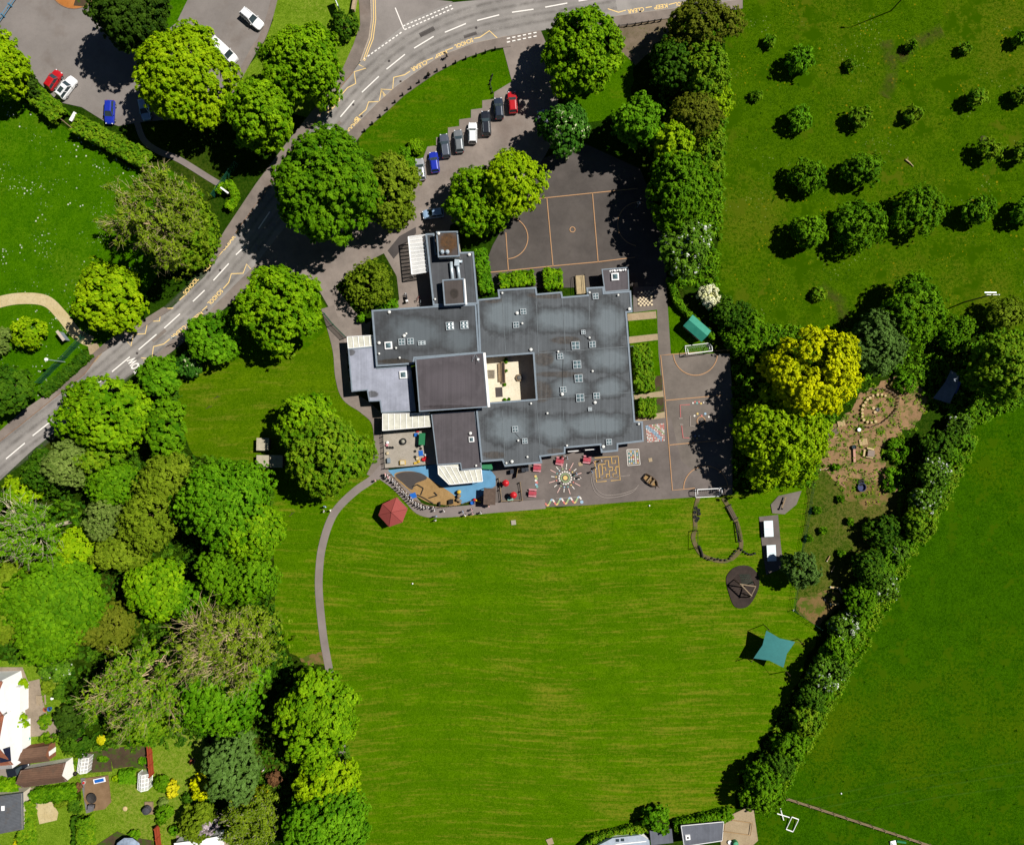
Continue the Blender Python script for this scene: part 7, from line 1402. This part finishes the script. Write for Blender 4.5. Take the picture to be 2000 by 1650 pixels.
for i, (x, y, rz, ln) in enumerate(((1629, 1147, -8, 1.7), (1641, 1153, -62, 1.1), (1629, 1179, 2, 1.6), (1617, 1090, 60, 1.2), (1626, 1110, 62, 1.2), (1606, 916, 15, 1.1), (1616, 914, 30, .9))):
    t = T0("log", ("pale log at the top of the hedgerow seating corner", "short pale log turned beside the top seating log", "pale log at the bottom of the hedgerow seating corner", "upper grey plank lying in the rough grass", "lower grey plank lying in the rough grass", "pale log at the clearing's tree edge, left", "pale log at the clearing's tree edge, right")[i], "log", x, y, rz, z=.02)
    L(t, MB().tube([(-ln / 2, 0, .2), (ln / 2, 0, .2)], .2 if i < 3 else .12, 8), "trunk", lgm if i < 3 else lgd); L(t, MB().tube([(-ln / 2 - .02, 0, .2), (-ln / 2 + .05, 0, .2)], .205 if i < 3 else .125, 8), "cut_end", MS['white'])
t = T0("tyre_stack", "small dark tyre lying in the hedgerow seating corner", "tyre", 1611, 1170, z=.02); L(t, MB().lathe((0, 0, 0), [(.15, 0), (.3, 0), (.33, .1), (.3, .2), (.15, .2), (.12, .1)], 12), "tyre", rubber); L(t, MB().lathe((0, 0, .02), [(.12, 0), (.05, .03)], 8), "soil", M['bark'])
t = T0("tarpaulin_shelter", "grey blue tarpaulin shelter lying in the long tree shadow", "shelter", 1842, 757, -25, z=0)
tm = plain("grey_blue_tarpaulin", C(140, 150, 162), .7, .15, 1.2); L(t, MB().add([(-1.7, -3.1, 1.4), (1.9, -2.6, 1.0), (1.6, .6, 1.5), (1.2, 3.2, 1.1), (-.9, 3.2, 1.5), (-1.2, .3, 1.9), (.2, .2, 1.9)], [(0, 1, 6, 5), (1, 2, 6), (6, 2, 3, 4), (5, 6, 4)]), "tarpaulin", tm); L(t, MB().add([(1.5, -.4, 1.2), (2.6, -.2, .6), (2.4, 2.2, .6), (1.5, 2.0, 1.2)], [(0, 1, 2, 3)]), "flap", plain("blue_tarpaulin", C(60, 84, 150), .7, .15, 1.5))
for x, y in ((-1.6, -3), (1.8, -2.5), (1.1, 3.1), (-.9, 3.1)): L(t, MB().tube([(x, y, 0), (x, y, 1.4)], .06, 6), "pole", MS['timber'])
t = T0("digger_bench", "small dark seesaw on the tarmac patch by the tree", "seesaw", 1528, 982, 70, z=.1); L(t, MB().box((0, 0, .5), (2.6, .25, .1)), "plank", MS['timber']); L(t, MB().box((0, 0, .22), (.5, .4, .44), 0, .6), "pivot", blk); L(t, MB().box((-1.1, 0, .6), (.3, .4, .12)), "seat", blk)
t = T0("dug_soil", "brown heap of dug soil beside an orchard tree", "soil heap", 1920, 273, z=0); L(t, MB().lathe((0, 0, 0), [(.8, 0), (.7, .2), (.35, .34), (.1, .38)], 9), "heap", M['bed'])
t = T0("fallen_branch", "pale fallen trunk on the meadow between orchard rows", "branch", 1775, 319, -40, z=0); L(t, MB().tube([(-1.0, 0, .2), (0, .05, .2), (1.1, 0, .12)], [.13, .12, .06], 7).tube([(-.6, 0, .2), (-1.0, .5, .5)], .04, 5), "trunk", BK['tan'])
# ---------------------------------------------------------------- houses and gardens at the bottom
def tile(name, a, b):
    g = N(name); p = g.pos(); wv = g.n("ShaderNodeTexWave", wave_type='BANDS', bands_direction='Y'); g.l(g.pos(rot=R(-6), scale=(1, 1, 1)), wv.inputs[0]); wv.inputs["Scale"].default_value = 1.1; wv.inputs["Distortion"].default_value = .6
    c = g.mix(g.rng(g.noise(p, 1.1, 5, .8), .35, .65), C(*a), C(*b)); c = g.mix(g.rng(wv.outputs["Fac"], .7, 1, 0, .4), c, C(*[x * .6 for x in a])); c = g.mix(g.rng(g.noise(p, .6, 3), .55, .7, 0, .5), c, C(104, 92, 78)); return g.out(c, .85, .2)
red_tile = tile("red_roof_tile", (176, 104, 76), (198, 126, 94)); brown_tile = tile("brown_roof_tile", (126, 96, 78), (146, 112, 90)); slate = tile("slate_roof", (94, 98, 104), (112, 116, 122)); grey_felt = roof_felt("grey_shed_felt", (116, 120, 130), [], None, None, (), streak=.15, seed=9, z=3)
def gable(t, P, zw, zr, mat, along=True, over=.25, wallm=None, label_wall="wall"):
    """P: four ground corners (world xy, in order); ridge runs parallel to the P0-P1 side"""
    P = [Vector((p[0], p[1], 0)) for p in P]; Z = Vector((0, 0, 1)); c = sum(P, Vector()) / 4
    MB().add([p for p in P] + [p + Z * zw for p in P], [(i, (i + 1) % 4, 4 + (i + 1) % 4, 4 + i) for i in range(4)]).build(label_wall, wallm or MS['white'], t)
    r0, r1 = (P[0] + P[3]) / 2, (P[1] + P[2]) / 2
    MB().add([P[0] + Z * zw, P[3] + Z * zw, r0 + Z * (zr - .05), P[1] + Z * zw, P[2] + Z * zw, r1 + Z * (zr - .05)], [(0, 2, 1), (3, 4, 5)]).build("gable", wallm or MS['white'], t)
    E = [c + (p - c) * (1 + over / (p - c).length) for p in P]; u = (P[1] - P[0]).normalized() * over; s0, s1 = r0 - u, r1 + u; zo = zw - .12
    m = MB(); a, b = [e + Z * zo for e in E], [e + Z * (zo - .12) for e in E]; r = [s0 + Z * zr, s1 + Z * zr, s0 + Z * (zr - .14), s1 + Z * (zr - .14)]
    m.add(a + b + r, [(0, 1, 9, 8), (2, 3, 8, 9), (4, 10, 11, 5), (6, 11, 10, 7), (0, 4, 5, 1), (2, 6, 7, 3), (0, 8, 10, 4), (8, 3, 7, 10), (1, 5, 11, 9), (9, 11, 6, 2)])
    rf = m.build("roof", mat, t); m = MB(); m.tube([s0 + Z * (zr + .02), s1 + Z * (zr + .02)], .09, 6); m.build("ridge_tile", mat, rf); return rf
def gp(px): return [(W(*q)[0], W(*q)[1]) for q in px]
c = W(-10, 1420); t = thing("white_house", "white walled house with red tiled roofs at the left edge", "house", (c.x, c.y, 0))
# main body stands mostly outside the frame: eaves at 5 m, its east wall seen from above
H5 = lambda x, y, z=5.0: tuple(W(x, y, z)[:2])
body = [H5(-120, 1332), H5(4, 1328), H5(14, 1392), H5(10, 1395), H5(24, 1500), H5(-120, 1512)]
MB().walls(body, 0, 5.0).build("wall", MS['white'], t)
gable(t, [H5(-130, 1325), H5(2, 1332), H5(2, 1396), H5(-130, 1392)], 5.02, 7.2, red_tile, over=.3, wallm=MS['white'])
gable(t, [H5(-130, 1405), H5(4, 1400), H5(22, 1492), H5(-130, 1505)], 5.04, 7.6, red_tile, over=.3, wallm=MS['white'])
dk = plain("solar_panel", (.012, .014, .03, 1), .15, .15, 3, spec=.6)
a, b, c2, d = (W(x, y, z) for x, y, z in ((0, 1462, 6.15), (22, 1458, 5.6), (24, 1484, 5.3), (2, 1488, 5.75))); MB().add([a + Vector((0, 0, .25)), b + Vector((0, 0, .25)), c2 + Vector((0, 0, .25)), d + Vector((0, 0, .25))], [(0, 3, 2, 1)]).build("solar_panel", dk, t)
for y in (1350, 1440): q = W(17, y, 3.5); MB().box((q.x + .12, q.y, 3.6), (.16, 1.4, 1.3)).build("window", MS['glass'], t)
q = W(40, 1445, 1.3); MB().box((q.x, q.y, 1.25), (2.2, 7.5, 2.5)).build("side_extension", MS['white'], t); q = W(30, 1365, 2); MB().box((q.x, q.y, 1.3), (2.4, 5.0, 2.6)).build("side_extension", MS['white'], t)
c = W(74, 1466); t = thing("outbuilding", "smaller brown tiled outbuilding beside the white house", "outbuilding", (c.x, c.y, 0)); gable(t, gp([(47, 1455), (108, 1446), (110, 1474), (46, 1482)]), 2.3, 3.4, brown_tile, wallm=plain("red_brick", C(160, 104, 76), .9, .2, 2)); MB().box((W(107, 1462)[0] + .2, W(107, 1462)[1], 1), (.1, .9, 1.9)).build("door", MS['white'], t)
c = W(100, 1500); t = thing("garage", "long brown tiled garage with a white gable end", "garage", (c.x, c.y, 0)); gable(t, gp([(60, 1492), (142, 1478), (146, 1512), (64, 1524)]), 2.5, 3.9, brown_tile, wallm=plain("white_brick", C(236, 232, 224, 1.6), .9, .06, 2)); MB().box((W(61, 1508)[0] - .05, W(61, 1508)[1], 1.1), (.1, 2.4, 2.1), R(10)).build("door", MS['trim'], t)
c = W(10, 1588); t = thing("grey_outbuilding", "dark grey ridged roof building with one skylight at the left edge", "outbuilding", (c.x, c.y, 0)); rf = gable(t, [tuple(W(x, y, 2.5)[:2]) for x, y in ((-30, 1622), (-30, 1554), (42, 1550), (43, 1618))][0:4], 2.5, 3.3, slate, wallm=MS['cream'])
q = W(3, 1578, 3.25); MB().box((q.x, q.y, 3.15), (1.0, .9, .2)).build("skylight", MS['white'], t)
# greenhouses: white frame, glass panes
def greenhouse(label, px, py, rz, sx, sy, h=2.2):
    t = T0("greenhouse", label, "greenhouse", px, py, rz, None, 0); x, y = sx / 2, sy / 2; e = h * .7
    m = MB(); n = 4
    for i in range(n + 1):
        yy = -y + sy * i / n; m.tube([(-x, yy, 0), (-x, yy, e), (0, yy, h), (x, yy, e), (x, yy, 0)], .05, 4)
    for a, b in (((-x, -y, e), (-x, y, e)), ((x, -y, e), (x, y, e)), ((0, -y, h), (0, y, h)), ((-x, -y, .05), (-x, y, .05)), ((x, -y, .05), (x, y, .05)), ((-x / 2, -y, (e + h) / 2), (-x / 2, y, (e + h) / 2)), ((x / 2, -y, (e + h) / 2), (x / 2, y, (e + h) / 2))): m.tube([a, b], .05, 4)
    f = L(t, m, "frame", MS['white'])
    L(t, MB().add([(-x, -y, 0), (-x, y, 0), (-x, y, e), (-x, -y, e), (0, y, h), (0, -y, h), (x, y, e), (x, -y, e), (x, y, 0), (x, -y, 0)], [(0, 3, 2, 1), (3, 5, 4, 2), (5, 7, 6, 4), (7, 9, 8, 6), (0, 9, 7, 5, 3), (1, 2, 4, 6, 8)]), "pane", MS['clear'], f)
    L(t, MB().box((-x * .55, 0, .5), (.5, sy * .85, .1)).box((x * .55, 0, .5), (.5, sy * .85, .1)), "bench", MS['timber']); return t
greenhouse("white framed greenhouse beside the vegetable beds", 172, 1485, -8, 1.9, 2.9); greenhouse("white framed greenhouse against the red fence", 288, 1518, -3, 2.0, 3.1)
rfence = plain("red_stained_fence", C(178, 76, 44), .8, .15, 2)
post_fence("garden_fence", "red stained fence between the two gardens, upper run", [(296, 1448), (301, 1508)], 1.8, rfence, rfence, 2, 20, solid=rfence, thick=.1)
post_fence("garden_fence", "red stained fence between the two gardens, lower run", [(311, 1608), (318, 1670)], 1.8, rfence, rfence, 2, 20, solid=rfence, thick=.1)
deck = N("brown_decking"); wv = deck.n("ShaderNodeTexWave", wave_type='BANDS', bands_direction='X', wave_profile='SAW'); deck.l(deck.pos(), wv.inputs[0]); wv.inputs["Scale"].default_value = 2.2
deck = deck.out(deck.mix(deck.rng(wv.outputs["Fac"], .88, 1, 0, .7), deck.mix(deck.rng(deck.noise(deck.pos(), .8, 4), .3, .7), C(146, 116, 84), C(168, 136, 102)), C(90, 70, 52)), .8, .2)
c = W(190, 1548); t = thing("garden_deck", "brown timber garden deck with cut corner and grey edge", "deck", (c.x, c.y, 0)); MB().prism(gp([(168, 1518), (212, 1512), (218, 1565), (206, 1578), (178, 1582), (166, 1560)]), 0, .3).build("deck_boards", deck, t); MB().prism(gp([(159, 1518), (168, 1517.5), (178, 1584), (170, 1586)]), 0, .26).build("stone_edge", plain("grey_edge", C(140, 136, 134), .9, .15, 2), t)
t = T0("fire_bowl", "round dark fire bowl standing on the garden deck", "fire bowl", 185, 1553, z=.3); L(t, MB().lathe((0, 0, .4), [(.3, 0), (1.0, .3), (.95, .3), (.3, .08)], 16), "bowl", plain("rusty_black", C(72, 68, 64), .7, .2, 3)); L(t, MB().cyl((0, 0, 0), .25, .42, 8), "stand", MS['black'])
t = T0("barbecue", "grey barbecue box next to the fire bowl on the deck", "barbecue", 184, 1571, -6, z=.3); L(t, MB().box((0, 0, .8), (1.0, 1.1, .5), 0, .9), "hood", plain("grey_enamel", C(128, 126, 130), .5, .1, 3)); L(t, MB().box((0, 0, .28), (.8, .8, .55)), "base", MS['black'])
t = T0("sun_lounger", "blue and white sun lounger on the garden deck", "lounger", 198, 1520, 12, z=.3); L(t, MB().box((0, 0, .32), (2.3, .9, .1)), "frame", MS['white']); L(t, MB().box((0, 0, .41), (1.8, .6, .08)), "cushion", bluep)
t = T0("patio_heater", "small white and red item in the corner of the garden deck", "pot", 168, 1524, z=.3); L(t, MB().lathe((0, 0, 0), [(.25, 0), (.35, .4), (.3, .45)], 10), "pot", plain("pale_pot", C(220, 206, 196), .8, .1, 4)); L(t, MB().lathe((0, 0, .4), [(.25, 0), (.2, .2), (.05, .25)], 8), "plant", redpl)
t = T0("egg_chair", "dark grey egg seat on a timber base by the red fence", "seat", 292, 1576, 0, z=0); L(t, MB().box((0, 0, .15), (1.6, 2.4, .3)), "base", MS['timber']); L(t, MB().lathe((0, 0, .3), [(.5, 0), (.85, .4), (.7, 1.1), (.2, 1.3)], 12), "shell", plain("dark_wicker", C(84, 84, 90), .8, .2, 4))
t = T0("garden_stone", "pale round stone on the lawn below the deck", "stone", 245, 1578, z=0); L(t, MB().lathe((0, 0, 0), [(.45, 0), (.48, .18), (.3, .3), (.08, .32)], 9), "stone", lgm)
t = T0("chiminea", "terracotta pot on the long garden lawn", "pot", 376, 1485, z=0); L(t, MB().lathe((0, 0, 0), [(.3, 0), (.45, .4), (.3, .8), (.2, 1.0)], 10), "pot", plain("terracotta", C(206, 110, 70), .8, .15, 4)); L(t, MB().cyl((0, 0, 0), .6, .05, 10), "base_slab", M['slab'])
t = T0("picnic_bench", "grey weathered picnic bench on the white house patio", "picnic bench", 84, 1364, 3, z=.1); gw = plain("grey_weathered_wood", C(186, 166, 138), .9, .2, 3); m = MB()
for k in range(4): m.box((-.33 + k * .22, 0, .74), (.2, 1.9, .05))
L(t, m, "tabletop", gw)
for s in (-1, 1): L(t, MB().box((s * .8, 0, .44), (.28, 1.9, .05)), "bench_seat", gw)
for y in (-.6, .6): L(t, MB().box((0, y, .36), (1.7, .08, .1)).tube([(-.7, y, 0), (-.25, y, .72)], .04, 4).tube([(.7, y, 0), (.25, y, .72)], .04, 4), "leg_frame", gw)
t = T0("garden_ornament", "white bird shaped ornament by the patio picnic bench", "ornament", 104, 1362, 30, z=0); L(t, MB().lathe((0, 0, 0), [(.12, 0), (.3, .3), (.22, .55), (.05, .65)], 9), "body", MS['white']); L(t, MB().tube([(.1, 0, .5), (.35, 0, .8), (.5, 0, .75)], .06, 6), "neck", MS['white'])
for i, (x, y, mt) in enumerate(((100, 1382, bluep), (58, 1440, plain("aqua_plastic", C(110, 200, 196), .5, .1, 3)), (150, 1508, MS['black']), (92, 1383, plain("terracotta", C(206, 110, 70), .8, .15, 4)))):
    t = T0("plant_pot", ("blue pot beside the patio lawn edge", "aqua tub against the white house's lower wall", "black bin at the garage's white gable", "clay pot beside the blue one on the patio")[i], "pot", x, y, z=.1); L(t, MB().lathe((0, 0, 0), [(.28, 0), (.42, .5), (.36, .5), (.3, .3)], 10), "pot", mt); L(t, MB().lathe((0, 0, .3), [(.32, 0), (.1, .06)], 8), "soil", M['bark'])
# bottom edge: caravan-like white roofs, grey sheds, decking with a frame, goal frames
c = W(1365, 1628); t = thing("garden_room", "long grey roofed garden building with a white roof light at the bottom edge", "garden building", (c.x, c.y, 0)); B2 = [tuple(W(x, y, 2.6)[:2]) for x, y in ((1330, 1612), (1413, 1604), (1410, 1641), (1336, 1652))]
MB().walls(inset(B2, .15), 0, 2.4).build("wall", MS['timber'], t); MB().prism(B2, 2.4, 2.6).build("roof", grey_felt, t); m = MB(); r = [Vector((x, y, 2.64)) for x, y in ccw(B2)]
for a, b in zip(r, r[1:] + r[:1]): m.tube([a, b], .07, 4)
m.build("roof_trim", MS['white'], t); q = W(1343, 1634, 2.6); f = MB().box((q.x, q.y, 2.7), (1.0, 1.0, .24), .1, .85).build("roof_light", MS['white'], t); MB().box((q.x, q.y, 2.83), (.35, .35, .04)).build("vent", MS['black'], f)
c = W(1292, 1636); t = thing("garden_shed", "plain grey roofed shed left of the long garden building", "shed", (c.x, c.y, 0)); B2 = [tuple(W(x, y, 2.2)[:2]) for x, y in ((1269, 1622), (1312, 1618), (1315, 1645), (1272, 1650))]; MB().walls(inset(B2, .12), 0, 2.05).build("wall", MS['dark_timber'], t); MB().prism(B2, 2.05, 2.2).build("roof", grey_felt, t)
c = W(1222, 1640); t = thing("conservatory", "white framed curved conservatory roof at the bottom edge", "conservatory", (c.x, c.y, 0)); B2 = [tuple(W(x, y, 2.4)[:2]) for x, y in ((1165, 1652), (1196, 1636), (1250, 1630), (1268, 1640), (1272, 1670), (1180, 1690))]; MB().walls(inset(B2, .1), 0, 2.3).build("wall", MS['white'], t); MB().prism(B2, 2.3, 2.42).build("roof", plain("pale_blue_panel", C(200, 212, 226), .4, .12, 1.5), t)
for x, y in ((1206, 1640), (1216, 1639)): q = W(x, y, 2.42); MB().box((q.x, q.y, 2.46), (.6, .5, .1)).build("roof_light", MS['glass'], t)
m = MB(); p3 = [W(x, y, 2.46) for x, y in ((1170, 1660), (1205, 1648), (1262, 1642))]; m.tube(p3, .12, 5); m.build("ridge", MS['white'], t)
c = W(1195, 1632); t = thing("pergola_deck", "brown slatted deck strip above the curved conservatory", "deck", (c.x, c.y, 0)); MB().prism(gp([(1148, 1650), (1192, 1622), (1250, 1612), (1256, 1626), (1196, 1634), (1160, 1654)]), 0, .4).build("deck_boards", deck, t); MB().box((W(1193, 1630)[0], W(1193, 1630)[1], .7), (.12, 1.4, .6)).build("post", blk, t)
t = T0("patio_chair", "dark chair on the deck above the conservatory", "chair", 1238, 1624, 30, z=.4); L(t, MB().box((0, 0, .42), (.6, .6, .08)), "seat", MS['black']); L(t, MB().box((-.28, 0, .7), (.06, .6, .6)), "backrest", MS['black'])
for x in (-.25, .25):
    for y in (-.25, .25): L(t, MB().box((x, y, .2), (.05, .05, .4)), "leg", MS['black'])
t = T0("pergola", "pale timber frame lying over the garden decking by the hedgerow", "frame", 1440, 1612, -8, z=.2); m = MB(); fr_ = [(-2.6, -1.2, .3), (2.6, -1.2, .3), (2.6, 1.2, .3), (-2.6, 1.2, .3)]
for a, b in zip(fr_, fr_[1:] + fr_[:1]): L(t, MB().tube([a, b], .08, 4), "rail", lgd)
t = T0("water_butt", "round green lidded water butt by the bottom decking", "water butt", 1434, 1642, z=0); L(t, MB().lathe((0, 0, 0), [(.5, 0), (.58, .5), (.52, 1.0), (.3, 1.08)], 12), "barrel", greenp); L(t, MB().lathe((0, 0, 1.05), [(.45, 0), (.1, .06)], 12), "lid", plain("mint_green_lid", C(110, 200, 150), .5, .1, 3))
t = T0("plant_pot", "white round pot left of the green water butt", "pot", 1424, 1642, z=0); L(t, MB().lathe((0, 0, 0), [(.3, 0), (.42, .4), (.36, .45)], 10), "pot", MS['white']); L(t, MB().lathe((0, 0, .35), [(.33, 0), (.1, .05)], 8), "soil", M['bark'])
t = T0("small_goal", "small white goal frame lying beside the white cross frame", "goal", 1546, 1607, -20, z=.05, group="white frames on the bottom lawn"); m = MB(); q = [(-.7, -1.4, .1), (.7, -1.4, .1), (.7, 1.4, .5), (-.7, 1.4, .5)]
for a, b in zip(q, q[1:] + q[:1]): L(t, MB().tube([a, b], .1, 6), "bar", MS['white'])
t = T0("crossed_poles", "white crossed poles lying on the bottom lawn", "frame", 1527, 1587, 0, z=.05, group="white frames on the bottom lawn"); L(t, MB().tube([(-1.1, .15, .4), (1.3, -.6, .4)], .1, 6), "pole", MS['white']); L(t, MB().tube([(-.5, 1.3, .3), (.2, -1.2, .3)], .1, 6), "pole", MS['white'])
t = T0("folded_sheet", "crumpled white sheet on the bottom lawn by the fence", "sheet", 1743, 1645, 15, z=.02); L(t, MB().add([(-.6, -.5, .1), (.5, -.6, .3), (.7, .4, .1), (-.5, .6, .35), (0, 0, .5)], [(0, 1, 4), (1, 2, 4), (2, 3, 4), (3, 0, 4)]), "cloth", MS['white']); L(t, MB().box((1.6, -.1, .2), (1.8, .3, .3), -.4), "roll", greenp)
c = W(395, 1650); t = thing("white_roof_building", "white flat roofed lean-to at the bottom beside the red fence", "lean-to", (c.x, c.y, 0)); B2 = [tuple(W(x, y, 2.4)[:2]) for x, y in ((340, 1646), (385, 1640), (428, 1632), (430, 1690), (345, 1700))]; MB().walls(inset(B2, .1), 0, 2.3).build("wall", MS['white'], t); MB().prism(B2, 2.3, 2.44).build("roof", MS['white'], t)
c = W(262, 1648); t = thing("patterned_parasol", "pale blue patterned parasol cut by the bottom edge", "parasol", (c.x, c.y, 0)); L(t, MB().lathe((0, 0, 2.0), [(2.6, 0), (1.6, .35), (.1, .7)], 10), "canopy", plain("patterned_fabric", C(168, 184, 206), .8, .3, 1.6)); L(t, MB().tube([(0, 0, 0), (0, 0, 2.6)], .04, 6), "pole", MS['white'])
